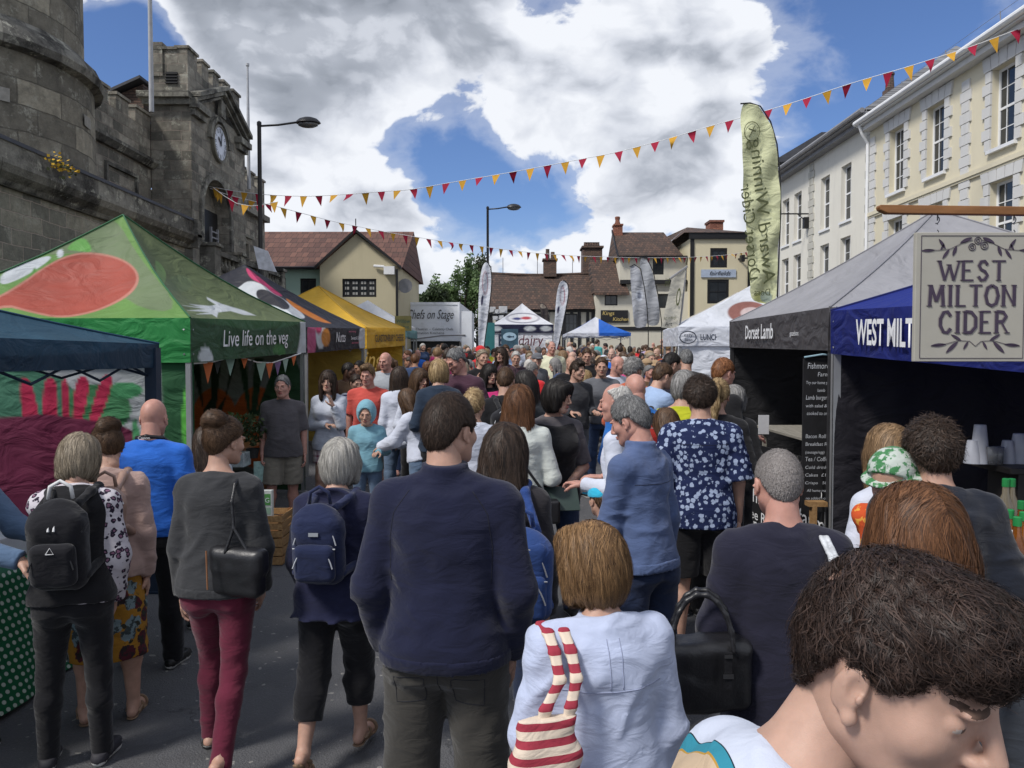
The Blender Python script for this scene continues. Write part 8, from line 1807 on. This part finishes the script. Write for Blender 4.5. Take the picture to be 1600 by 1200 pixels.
proto(0,hair='short',top=T(dm,off=.02),bot=T(dm,off=.014),b=1.05,look=(10,5,0));proto(1,hair='short',top=T(dm,off=.016,sleeve=.45),bot=T(dm,off=.02,len=.47,kind='shorts'),b=1.15,bel=.6,R='bent',look=(-25,5,0))
proto(2,hair='bob',fem=True,top=T(dm,off=.018),bot=T(dm),R='bent',L='bent',look=(25,5,0));proto(3,hair='long',fem=True,top=T(dm,off=.016,sleeve=.45),bot=T(dm),look=(-10,8,0))
proto(4,hair='bald',top=T(dm,off=.02),bot=T(dm),b=1.12,look=(20,8,0));proto(5,hair='curly',top=T(dm,off=.022,collar=.02),bot=T(dm),R='bent',L='bent',look=(0,10,0));proto(6,hair='pony',fem=True,top=T(dm,off=.016,sleeve=.4),bot=T(dm),L='bent',look=(-30,2,0))
proto(7,hair='short',hat='cap',top=T(dm,off=.018,sleeve=.45),bot=T(dm,off=.014),look=(15,0,0),L='bent');proto(8,hair='bob',hat='sun_hat',fem=True,top=T(dm,off=.018),bot=T(dm),look=(-20,5,0),R='bent')
HN={'black':'black-haired','dark':'dark-haired','brown':'brown-haired','auburn':'auburn-haired','grey':'grey-haired','white':'white-haired','blonde':'blonde','ash':'ash-blonde','sandy':'sandy-haired','ginger':'ginger-haired','salt':'greying'}
TOPS=[('navy',navy),('black',black),('white',white),('grey',grey),('light blue',skyb),('red',red),('pink',pink),('teal',teal),('green',green),('tan',tan),('plum',plum),('denim blue',denim),('cream',cream),('rust orange',orange),('charcoal',charc),('pale grey',lgrey),('royal blue',blue),('lilac',lilac),('lime green',lime),('brown',brown)]
BOTS=[('dark jeans',ddenim),('black trousers',blackt),('khaki trousers',khaki),('blue jeans',denim),('grey trousers',grey)]
def zone(px,Y):
 if px<700:return 'beyond the yellow tent' if Y<24 else 'before the white lorry'
 if px<770:return 'left of the dairy tent'
 if px<868:return 'before the dairy tent'
 if px<930:return 'by the white gazebo half' if Y>24 else 'in mid street'
 if px<990:return 'by the blue gazebo half'
 if px<1036:return 'below the grey feather flags'
 return 'by the white lunch tent'
POSE={0:'hands by the sides',1:'one arm bent, in shorts',2:'both arms bent',3:'long hair',4:'bald',5:'curly hair, arms bent',6:'ponytail'}
seen=set();rr=random.Random(12);n=0
def far_person(px,Y,i=None,first=[True]*7,top=None,hc=None,face=None):
 """one visitor: copy of a build with its children, own colours and label"""
 i=rr.choice([0,0,1,1,2,2,3,3,4,5,5,6,6,7,8])if i is None else i;r0,kids0,sp=PROT[i]
 for _ in range(60):
  hc_=hc or rr.choice(['black','dark','dark','brown','brown','auburn','grey','salt','blonde','ash','sandy','white']);tn,tm=top or rr.choice(TOPS+TOPS[:4]);bn_,bm_=rr.choice(BOTS);fc=face if face is not None else(rr.choice([0,0,20,-20,180,180,160,200,90,-90,50,-50])+rr.uniform(-12,12));fr=abs(fc)>120
  hair={'bald':'bald'}.get(sp['hair'])or HN[hc_];st={3:' long-haired',6:' ponytailed',5:' curly',2:' bobbed',7:' capped',8:' sun-hatted'}.get(i,'');
  lab='%s%s %s in %s top, %s, %s'%(hair.replace('-',' '),st.replace('-',' ')if hair!='bald' else '','woman' if sp.get('fem')else 'man',tn,'facing us' if fr else('side view' if abs(abs(fc)-90)<45 else 'back turned'),zone(px,Y))
  if lab not in seen:break
 seen.add(lab);v=P(px,550,Y)
 if PROTO_FREE[i]:root,kids=r0,kids0;PROTO_FREE[i]=False
 else:
  root=r0.copy();col.objects.link(root);kids={}
  for k,c in kids0.items():q=c.copy();col.objects.link(q);q.parent=root;kids[k]=q
 s=rr.gauss(1.0,.05)*(.95 if sp.get('fem')else 1.02)*(rr.uniform(.7,.85)if n%11==7 else 1);root.location=(v.x,Y,gz(Y));root.rotation_euler=(0,0,R(fc));root.scale=(s*rr.uniform(.96,1.06),s,s)
 for k,m_ in(('hair',HM(hc_)),('top',tm),('bottom',bm_),('hat',rr.choice([white,tan,navy,red,grey]))):
  if k in kids:
   for sl in kids[k].material_slots:sl.link='OBJECT';sl.material=m_
 sk=skin_mats(rr.choice(['a','a','b','r','c','b']))
 for sl,m_ in zip(root.material_slots,sk):sl.link='OBJECT';sl.material=m_
 root['label']=lab;root['category']='person';root['group']='people in the distant crowd';return root
PROTO_FREE=[True]*9
placed=[(s['loc'][0],s['loc'][1])for s,_,_ in ALLP.values()]
def clear(x,y,r):return all((x-a)**2+(y-b)**2>r*r for a,b in placed)
n=0;tries=0
while n<135 and tries<9000:
 tries+=1;Y=10.8+24*rr.random()**.95;px=rr.uniform(640,1045)
 x=P(px,550,Y).x
 if Y<13 and px<860:continue
 if Y<12 and px>900:continue
 if px<700 and Y>25.5:continue
 if 735<px<865 and Y>26:continue
 if x<-2.35-.0 or x>3.05:continue
 if not clear(x,Y,.52):continue
 placed.append((x,Y));far_person(px,Y);n+=1
for px,Y in((652,20),(664,22),(676,21),(690,19),(700,23),(646,17),(668,15.5),(720,17),(735,15),(745,19),(728,24),(640,24),(612,12.5),(604,11.2),(594,12.8),(990,27),(1010,30),(1030,28),(1018,22),(1044,19),(1052,16),(1008,17),(1024,14.5),(1012,12.2),(1030,11.4),(955,31),(972,33),(985,30),(998,33),(1022,33),(1036,31),(1012,28),(1002,25),(1038,25),(1046,22.5),(1028,20),(1040,28.5),(968,28),(948,34),(1050,34),(932,31),(660,26),(684,25),(705,27),(672,28),(650,28),(722,26),(736,28.5),(1006,36),(1020,38),(990,37),(1035,36),(970,36.5),(1048,38)):
 x=P(px,550,Y).x
 if clear(x,Y,.34):placed.append((x,Y));far_person(px,Y)
print('FAR',n,tries,len(seen))
def trestle(name,label,x0,x1,y0,y1,z,mt,cloth_mt=None,cat='table',front=None):
 root=empty(name,((x0+x1)/2,(y0+y1)/2,gz((y0+y1)/2)),0,label,cat);hx,hy=(x1-x0)/2,(y1-y0)/2
 m=MB();m.box((-hx,-hy,z-.03),(hx,hy,z));m.build('tabletop',mt,root,bevel=.004)
 for sx in(-1,1):
  for sy in(-1,1):l=MB();l.box((sx*(hx-.08)-.02,sy*(hy-.1)-.02,0),(sx*(hx-.08)+.02,sy*(hy-.1)+.02,z-.03));l.build('leg',mt,root)
 if cloth_mt:
  n=90;per=[]
  for k in range(n):
   t=k/n*4;s_,f=int(t),t%1
   per.append([(-hx+2*hx*f,-hy),(hx,-hy+2*hy*f),(hx-2*hx*f,hy),(-hx,hy-2*hy*f)][s_])
  V,F=[],[];rows=14
  for j in range(rows):
   fz=j/(rows-1)
   for k,(a,b)in enumerate(per):
    w=.006+.030*fz*(1+math.sin(k*1.1+1.5*math.sin(k*.3)))*.7;l=math.hypot(a/hx,b/hy);nx,ny=(a/hx)**3,(b/hy)**3;q=math.hypot(nx,ny)+1e-6
    V.append((a+nx/q*w,b+ny/q*w,z+.004-fz*(z-.03)))
  for j in range(rows-1):
   for k in range(n):F.append((j*n+k,(j+1)*n+k,(j+1)*n+(k+1)%n,j*n+(k+1)%n))
  F.append(tuple(range(n)));link('tablecloth',mesh_np('tablecloth',V,F,[cloth_mt]),root)
 return root
WOOD=pattern('stall_wood',lambda t,ov:t.ramp(t.noise(t.vmath('MULTIPLY',ov,(14.0,1.2,14.0)),3,5,.6),[(.3,(.20,.11,.045)),(.7,(.36,.22,.10))]),.55,.0)
WOOD2=pattern('oiled_wood',lambda t,ov:t.ramp(t.noise(t.vmath('MULTIPLY',ov,(1.5,12.0,12.0)),3,5,.6),[(.3,(.16,.07,.025)),(.7,(.28,.13,.05))]),.5,.0)
trestle('polka_dot_table','long stall table under a green polka dot oilcloth at the left edge',-3.55,-2.72,2.4,5.15,.78,WOOD,DOTS)
def rboxm(name,lo,hi,mt,label,cat,bev=.006,group=None,parent=None,rz=0):
 c=[(a+b)/2 for a,b in zip(lo,hi)];m=MB();m.box((lo[0]-c[0],lo[1]-c[1],0),(hi[0]-c[0],hi[1]-c[1],hi[2]-lo[2]));o=m.build(name,mt,parent,bevel=bev,loc=(c[0],c[1],lo[2]),rz=rz)
 if label:tag(o,label,cat,group)
 return o
rboxm('display_box',(-3.35,3.9,.79),(-2.80,4.7,.93),mat('white_card',(.55,.56,.58),.6),'open white display box on the polka dot table','box')
def heap(name,label,cat,c,rx,ry,n,r,mts,seed,zj=.03):
 rr=random.Random(seed);m=MB()
 for k in range(n):
  a,f=rr.uniform(0,6.28),rr.random()**.5;x,y=c[0]+math.cos(a)*rx*f,c[1]+math.sin(a)*ry*f;s=r*rr.uniform(.75,1.2);z=c[2]+s*.8+zj*rr.random()*(1-f);m.cur=rr.randrange(len(mts))
  m.lathe([(s*.05,-s),(s*.7,-s*.7),(s,0),(s*.7,s*.7),(s*.05,s)],7,(x,y,z))
 o=m.build(name,mts,None,True);tag(o,label,cat);return o
heap('tomato_heap','small heap of dark red tomatoes on the polka dot table by the left edge','tomatoes',(-2.95,3.55,.79),.16,.22,60,.028,[mat('dark_tomato',(.28,.03,.02),.3),mat('dark_tomato2',(.16,.015,.02),.3)],3)
def crate(x,y,z,w,d,h,label,rz=0):
 root=empty('wooden_crate',(x,y,z),rz,label,'crate','wooden crates by the green tent');m=MB()
 for k in range(3):
  z0=k*h/3+.004;z1=(k+1)*h/3-.006
  m.box((-w/2,-d/2,z0),(w/2,-d/2+.012,z1));m.box((-w/2,d/2-.012,z0),(w/2,d/2,z1));m.box((-w/2,-d/2+.013,z0),(-w/2+.012,d/2-.013,z1));m.box((w/2-.012,-d/2+.013,z0),(w/2,d/2-.013,z1))
 m.build('slats',WOOD,root);m=MB();m.box((-w/2+.013,-d/2+.013,.0),(w/2-.013,d/2-.013,.012))
 for sx in(-1,1):
  for sy in(-1,1):m.box((sx*(w/2-.028)-.012,sy*(d/2-.028)-.012,.013),(sx*(w/2-.028)+.012,sy*(d/2-.028)+.012,h))
 m.build('frame',WOOD2,root);return root
cx_=P(408,900,6.9).x
crate(cx_,6.95,gz(6.9),.48,.40,.24,'lower wooden crate on the asphalt beside the woman with the bun');crate(cx_+.0,6.95,gz(6.9)+.241,.46,.38,.20,'upper wooden crate of the pair on the asphalt, holding leaflets',R(2))
lf=rboxm('leaflet_holder',(cx_-.02,6.78,gz(6.9)+.40),(cx_+.14,6.84,gz(6.9)+.66),mat('leaflet_card',(.62,.64,.60),.5),'white and green leaflet holder standing on the upper crate','leaflet holder',.002)
m=MB();m.box((-.07,-.033,.13),(.07,-.0305,.23));m.cur=1;m.box((-.07,-.033,.05),(.07,-.0305,.11));m.build('cover_print',[mat('leaflet_green',(.10,.30,.08),.5),mat('leaflet_pale',(.35,.50,.35),.5)],lf)
text_on(lf,'VEG',(-.045,-.036,.155),(1,0,0),(0,0,1),.06,WTXT)
trestle('produce_table','low wooden produce table inside the green tent behind the man in the polo shirt',-3.95,-2.95,7.5,9.5,.80,WOOD2)
def potplant(x,y,z,h,label,seed,mt,spread=.14):
 rng=np.random.default_rng(seed);root=empty('pot_plant',(x,y,z),0,label,'plant','plants on the produce table');m=MB();m.lathe([(.05,0),(.07,.1),(.075,.1),(.065,.095),(.06,.08)],12);m.build('pot',mat('black_pot',(.02,.02,.02),.6),root)
 n=260;c=rng.normal(0,1,(n,3));c/=np.linalg.norm(c,axis=1,keepdims=True);c=c*(rng.random((n,1))**.4)*np.array([spread,spread,h*.45])+[0,0,.1+h*.5];a=rng.normal(0,1,(n,3));a/=np.linalg.norm(a,axis=1,keepdims=True);b=np.cross(a,rng.normal(0,1,(n,3)));b/=np.linalg.norm(b,axis=1,keepdims=True);s=.03
 V=np.stack([c-a*s,c+b*s*.5,c+a*s,c-b*s*.5],1).reshape(-1,3);link('foliage',mesh_np('foliage',V,np.arange(n*4).reshape(-1,4),[mt],smooth=False),root)
potplant(P(395,700,8.0).x,8.0,.88,.42,'leafy dark green plant on the produce table beside the polo shirt man',2,L1);potplant(-3.2,8.7,.88,.35,'fresh green herb plant at the back of the produce table',3,L2,.18);potplant(-3.5,7.9,.88,.30,'olive green plant near the front left of the produce table',6,L3,.16)
rboxm('glass_jar_tray',(-2.98,7.75,.815),(-2.72,7.98,.96),mat('clear_plastic',(.35,.40,.42),.15,.6,.4,20),'clear plastic tray of salad on the edge of the produce table','tray')
xl0=3.0
lt=trestle('lamb_counter','rustic plank counter of the lamb stall under the grey tent',2.92,3.75,6.9,9.2,1.0,pattern('grey_planks',lambda t,ov:t.ramp(t.noise(t.vmath('MULTIPLY',ov,(14.0,1.0,14.0)),3,5,.6),[(.3,(.14,.13,.11)),(.7,(.30,.28,.24))]),.8,0))
bp_=P(1163,700,8.6);b0=Vector((bp_.x-.02,8.6,0));b1=Vector((P(1300,700,6.75).x-.06,6.75,0));bu=(b1-b0);bl=bu.length;bu.normalize();bnm=Vector((bu.y,-bu.x,0))
if bnm.x>0:bnm=-bnm
m=MB();zt_=P(1163,688,8.6).z;m.prism([(0,.12),(bl,.12),(bl,zt_),(0,zt_)],b0,bu,(0,0,1),bnm*.02);ban=m.build('stall_banner',mat('black_vinyl',(.012,.012,.013),.35,.5,.2,4,.3,8));tag(ban,'black banner with white farm lettering on the front of the lamb counter','banner')
for s_,zz,wd,sz in(('DORSET LAMB',zt_-.34,1.75,.28),('fishmorehillfarm',zt_-.62,1.8,.21),('home reared',zt_-.92,1.3,.21),('Free Range Lamb',.2,1.5,.15)):
 text_on(ban,s_,b0+bu*.12+bnm*.03+Vector((0,0,zz)),bu,(0,0,1),sz,WTXT,width=wd)
cb=P(1256,562,6.75);w_=.30;m=MB();zb2_,zt2_=P(1256,800,6.75).z,P(1256,560,6.75).z
m.box((0,0,0),(.34,.025,zt2_-zb2_));chk=m.build('chalkboard',[mat('chalkboard_black',(.014,.014,.016),.7,.3,.4,5)],None,loc=(cb.x,6.75,zb2_));tag(chk,'tall black chalkboard menu hanging beside the grey tent\'s near pole','chalkboard')
CH=mat('chalk',(.50,.52,.56),.9,.1,.2,60);Hh=zt2_-zb2_
for i,(s_,sz,wd,x)in enumerate((('Fishmore Hill',.075,.28,.03),('Farm',.055,.10,.12),('Try our home produced',.04,.29,.02),('lamb',.04,.07,.12),('Lamb burgers in bun',.055,.30,.02),('with salad & relish',.04,.28,.02),('cooked to order  £6',.045,.28,.03),('',0,0,0),('',0,0,0),('Bacon Roll   £3.5',.05,.29,.02),('Breakfast Roll £4',.045,.29,.02),('(sausage/egg)',.035,.17,.02),('Tea / Coffee',.055,.22,.02),('Cold drinks  £1',.04,.28,.02),('Cakes  £1.50',.04,.25,.02),('Crisps   50p',.035,.22,.02),('All home made',.035,.2,.04),('no added nonsense',.035,.27,.03))):
 if s_:text_on(chk,s_,(x,-.003,Hh-.09-i*.068),(1,0,0),(0,.0,1),sz,CH,width=wd,shear=.1)
m=MB();m.tube([(.0,-.01,Hh+.01),(.15,-.03,Hh+.035),(.34,-.01,Hh+.02)],.008,6);m.build('blue_tie',mat('pale_blue_tie',(.25,.38,.45),.7),chk)
m=MB();m.box((0,0,0),(.16,.10,.04));m.box((.03,.03,-.55),(.07,.07,0));m.box((.03,.0,-.2),(.07,.03,0));o=m.build('wooden_bracket',WOOD,None,loc=P(1264,792,6.5));tag(o,'small pale wooden stand below the chalkboard','stand')
v=P(1184,678,8.0);o=rboxm('menu_card',(v.x,7.98,1.01+gz(8)),(v.x+.11,7.99,1.01+gz(8)+.20),mat('white_menu',(.5,.5,.52),.6),'white menu card standing on the lamb counter','card',.001)
o=rboxm('green_tub',(v.x-.16,8.1,1.01+gz(8)),(v.x-.03,8.25,1.01+gz(8)+.12),mat('lime_plastic',(.12,.38,.04),.4),'bright green plastic tub on the lamb counter','tub',.01)
m=MB();m.lathe([(.03,0),(.035,.10),(.015,.15),(.012,.18)],12);tag(m.build('sauce_bottle',mat('dark_bottle',(.03,.02,.02),.2,.6),None,True,loc=(3.1,7.8,1.0+gz(8))),'dark sauce bottle on the lamb counter','bottle')
heap('salad_heap','heap of green salad leaves on the lamb counter','salad',(3.15,7.35,1.0+gz(7.4)),.12,.2,50,.03,[mat('salad1',(.07,.12,.03),.6),mat('salad2',(.14,.16,.06),.6)],5)
ctr=trestle('cider_bar','varnished wooden cider bar under the blue tent at the right edge',2.06,2.62,2.0,4.3,.97,pattern('varnished_wood',lambda t,ov:t.ramp(t.noise(t.vmath('MULTIPLY',ov,(12.0,1.0,12.0)),3,5,.6),[(.3,(.30,.17,.06)),(.7,(.44,.28,.12))]),.3,.0))
m=MB();m.box((-.29,-1.12,.1),(-.27,1.12,.93));m.build('front_panel',black,ctr)
sh=rboxm('back_shelf',(3.0,4.6,1.22),(4.6,5.0,1.26),mat('black_board',(.015,.013,.013),.5),'dark shelf along the back of the cider stall','shelf')
for x_,lab in((3.1,''),(4.5,'')):m=MB();m.box((x_-3.8-.02,-.15,-1.2),(x_-3.8+.02,.15,-.001));m.build('leg',MATS['black_board'],sh)
CUP=mat('frosted_cup',(.50,.52,.58),.35,.5,.1,8,trans=.35)
def cupstack(px,n,s,lab):
 v=P(px,700,4.8);m=MB();prof=[(.032*s,0),(.040*s,.10*s)]
 for k in range(n):z=.10*s+k*.016;prof+=[(.043*s*(1-k*.006),z),(.043*s*(1-k*.006),z+.010),(.040*s*(1-k*.006),z+.011)]
 prof=[(.047*s,0),(.048*s,.004)]+[(.047*s-.0016*k*s*.55,.004+k*.014)for k in range(n)]+[(.030*s,.004+n*.014+.08),(.028*s,.004+n*.014+.085)]
 m.lathe(prof,20);tag(m.build('cup_stack',CUP,None,True,loc=(v.x,4.8,1.262),angle=30),lab,'cups','stacks of plastic cups on the back shelf')
cupstack(1531,11,1.15,'tallest stack of upturned plastic cups on the dark shelf, left end');cupstack(1520,4,1.1,'short cup stack just left of the tallest one on the shelf');cupstack(1574,4,1.0,'small cup stack in the middle of the shelf beside the drinking glasses');cupstack(1592,7,1.15,'medium cup stack at the right end of the shelf')
for px in(1551,1559):v=P(px,700,4.75);m=MB();m.lathe([(.03,0),(.038,.11),(.036,.11),(.028,.006)],16);tag(m.build('drinking_glass',mat('clear_glass',(.7,.72,.75),.05,.6,0,trans=.85),None,True,loc=(v.x,4.75,1.262)),'clear drinking glass on the shelf, %s of two'%('left' if px==1551 else 'right'),'glass','glasses on the back shelf')
BOT=mat('amber_bottle',(.30,.10,.015),.08,.7,.2,5,trans=.5);CAPG=mat('green_cap',(.02,.22,.06),.4);LAB=mat('dark_label',(.04,.02,.03),.5)
def bottle(x,y,z,s,lab,body=BOT,cap=CAPG,label_=LAB,disc=False):
 root=empty('cider_bottle',(x,y,z),0,lab,'bottle','bottles on the cider bar');m=MB();m.lathe([(.040*s,0),(.042*s,.01),(.042*s,.15*s),(.036*s,.18*s),(.016*s,.23*s),(.014*s,.28*s)],18);m.build('glass_body',body,root,True,angle=50)
 m=MB();m.lathe([(.017*s,.265*s),(.017*s,.30*s),(.012*s,.303*s)],14);m.build('cap',cap,root,True,angle=40);m=MB();m.lathe([(.0428*s,.04*s),(.0428*s,.12*s)],18);m.build('label',label_,root,True,angle=40)
 if disc:m=MB();m.lathe([(.030,0),(.030,.003)],20,M=Matrix.Translation((-.035,-.05,.20*s))@Matrix.Rotation(R(75),4,'X'));m.build('hang_tag',WHITEP,root)
v=P(1585,890,3.1);zc_=.975
for k,(px,y,s,lab,kw)in enumerate(((1578,3.25,1.0,'amber cider bottle with a round white tag at the front of the bar',dict(disc=True)),(1590,3.1,1.0,'amber cider bottle right of the one with the white tag',{}),(1600,3.2,1.0,'amber cider bottle cut by the right edge of the picture',{}),(1596,3.45,1.0,'amber cider bottle in the second row on the bar',{}),(1571,3.9,1.1,'tall clear bottle with a green cap, farther left on the bar',dict(body=mat('pale_bottle',(.30,.26,.18),.1,.6,trans=.4))),(1589,3.9,1.1,'tall clear bottle with a green cap, farther right on the bar',dict(body=mat('pale_bottle',(.30,.26,.18),.1,.6,trans=.4))))):
 q=P(px,800,y);bottle(min(q.x,2.55),y,zc_,s,lab,**kw)
Ys=3.15;root=empty('hanging_sign',P(1516,362,Ys),0,'square cream painted cider sign hung from a wooden pole on iron hooks','sign');o0=root.location;k=Ys/1200
x0,x1=(1432-1516)*k,(1606-1516)*k;z0,z1=P(800,565,Ys).z-o0.z,P(800,363,Ys).z-o0.z
m=MB();m.box((x0,0,z0),(x1,.022,z1));bd=m.build('board',pattern('sign_cream',lambda t,ov:t.mix(t.mapr(t.noise(ov,9,5,.6),.4,.7,0,.3),(.36,.345,.30),(.30,.285,.24)),.6,0),root,bevel=.003)
INK=mat('sign_ink',(.05,.035,.06),.6,.3,.15,40);SHD=mat('sign_ink_shade',(.22,.20,.19),.6,.3,.1)
W=x1-x0
m=MB()
for a,b in(((x0+.022,z0+.014),(x1-.012,z0+.014)),((x0+.022,z1-.014),(x1-.012,z1-.014)),((x0+.022,z0+.014),(x0+.022,z1-.014)),((x1-.012,z0+.014),(x1-.012,z1-.014))):polyline(m,[a,b],.0022,(0,-.0012,0),(1,0,0),(0,0,1),(0,-.001,0))
m.build('border_line',INK,bd)
PX=lambda px:(px-1516)*k;PZ=lambda py:P(800,py,Ys).z-o0.z
for dx,dy,mt_,tt in((-.0035,.0015,SHD,-.0008),(0,0,INK,-.0016)):
 m=MB()
 for wd,a,b,t_,bt in(('WEST',1469,1572,408,438),('MILTON',1452,1589,446,478),('CIDER',1470,1578,487,520)):
  serif_word(m,wd,PX(a)+dx,PZ(bt)+dy,PZ(t_)-PZ(bt),PX(b)-PX(a),(0,-.0015 if mt_==INK else-.0008,0),(1,0,0),(0,0,1),(0,tt,0),.15)
 m.build('lettering',mt_,bd)
def leafp(m,px,py,L_,ang,w):
 pts=[];n=8
 for i in range(n+1):f=i/n;pts.append((f*L_,w*math.sin(math.pi*f)**.8))
 for i in range(n-1,0,-1):f=i/n;pts.append((f*L_,-w*math.sin(math.pi*f)**.8))
 ca,sa=math.cos(ang),math.sin(ang);m.prism([(PX(px)+a*ca-b*sa,PZ(py)+a*sa+b*ca)for a,b in pts],(0,-.0015,0),(1,0,0),(0,0,1),(0,-.001,0))
m=MB()
for mir in(1,-1):
 cxm=1527;X_=lambda px:cxm+(px-cxm)*mir;A_=lambda a:a if mir==1 else math.pi-a
 polyline(m,[(PX(X_(a)),PZ(b))for a,b in((1445,390),(1465,391),(1485,389),(1503,380),(1520,375))],.0018,(0,-.0015,0),(1,0,0),(0,0,1),(0,-.001,0))
 for px,py,L_,a,w in((1462,391,.058,R(182),.006),(1478,389,.05,R(125),.006),(1484,389,.05,R(235),.006),(1500,380,.055,R(25),.008),(1495,384,.045,R(250),.007),(1470,391,.03,R(60),.004)):leafp(m,X_(px),py,L_,A_(a),w)
 polyline(m,[(PX(X_(a)),PZ(b))for a,b in((1458,541),(1478,538),(1500,532),(1518,533),(1527,541))],.0018,(0,-.0015,0),(1,0,0),(0,0,1),(0,-.001,0))
 for px,py,L_,a,w in((1482,538,.065,R(185),.007),(1500,533,.07,R(225),.008),(1505,532,.05,R(150),.006),(1516,533,.04,R(240),.005)):leafp(m,X_(px),py,L_,A_(a),w)
m.build('leaf_ornament',INK,bd);m=MB()
for px,py,r_ in((1528,376,.014),(1538,384,.015),(1519,386,.014)):
 for rr_,mm in((r_,0),(r_*.45,0)):m.tube([Vector((PX(px)+rr_*math.cos(a),-.002,PZ(py)+rr_*math.sin(a)))for a in[i*math.pi/8 for i in range(17)]],.0016,4,cap=False)
m.build('olive_ornament',INK,bd)
for px in(1467,1586):
 m=MB();x=PX(px);m.tube([(x+.008*math.sin(a),0.01,PZ(348)+.022-a*.005+.006*math.cos(a))for a in[i*.5 for i in range(14)]],.0022,5);m.tube([(x,.01,PZ(335)),(x,.01,PZ(344))],.003,5);m.tube([(x,.01,z1+.012),(x+.006,.01,z1+.004),(x,.01,z1-.004),(x-.006,.01,z1+.004),(x,.01,z1+.012)],.0022,5);m.build('hook',mat('iron_hook',(.10,.10,.11),.4,metal=.6),root)
a_,b_=P(1374,327,Ys),P(1700,331,Ys);pr=empty('sign_pole',a_,0,'varnished wooden pole with a pointed end carrying the cider sign','pole');L_=(b_-a_).length;d_=(b_-a_).normalized()
hh_=6.5*k;m=MB();m.prism([(0,-hh_*.2),(.03,-hh_),(L_,-hh_),(L_,hh_),(0,hh_),(-.004,hh_*.5)],(0,-.01,0),d_,(0,0,1),(0,.035,0));m.build('beam',WOOD2,pr,bevel=.003)
m=MB();m.box((L_-.06,.03,-2.42),(L_,.09,.06));m.build('upright',WOOD2,pr)
v=P(1578,1100,1.75);m=MB();m.box((0,0,-.55),(.045,.05,.70));o=m.build('sign_post',mat('mahogany',(.13,.03,.02),.5,.4,.25,8),None,loc=(v.x,1.75,.55));tag(o,'reddish brown wooden post at the lower right corner','post')
m=MB();m.box((-.36,.03,.05),(-.002,.05,1.1));o=m.build('a_board',mat('dark_board',(.015,.014,.017),.5,.4,.2,5),None,loc=(v.x,1.75,.0));tag(o,'dark board with a small white triangle mark behind the boy\'s face','board')
m=MB();m.tube([(-.10,.026,.985),(-.035,.026,1.0),(-.085,.026,1.03),(-.08,.026,.995)],.003,5);m.build('triangle_mark',WTXT,o)
grid_s=P(398,388,19.5);m=MB();q=[P(396,384,18.3),P(418,392,18.3),P(432,425,18.25),P(404,420,18.25)];m.add(q+[p+Vector((.0,.03,0))for p in q],[(0,1,2,3),(7,6,5,4),(0,4,5,1),(1,5,6,2),(2,6,7,3),(3,7,4,0)]);o=m.build('banner_sheet',mat('white_sheet',(.55,.57,.62),.7,var=.25,vscale=7));tag(o,'white printed sheet tied to the balustrade right of the clock tower','banner')
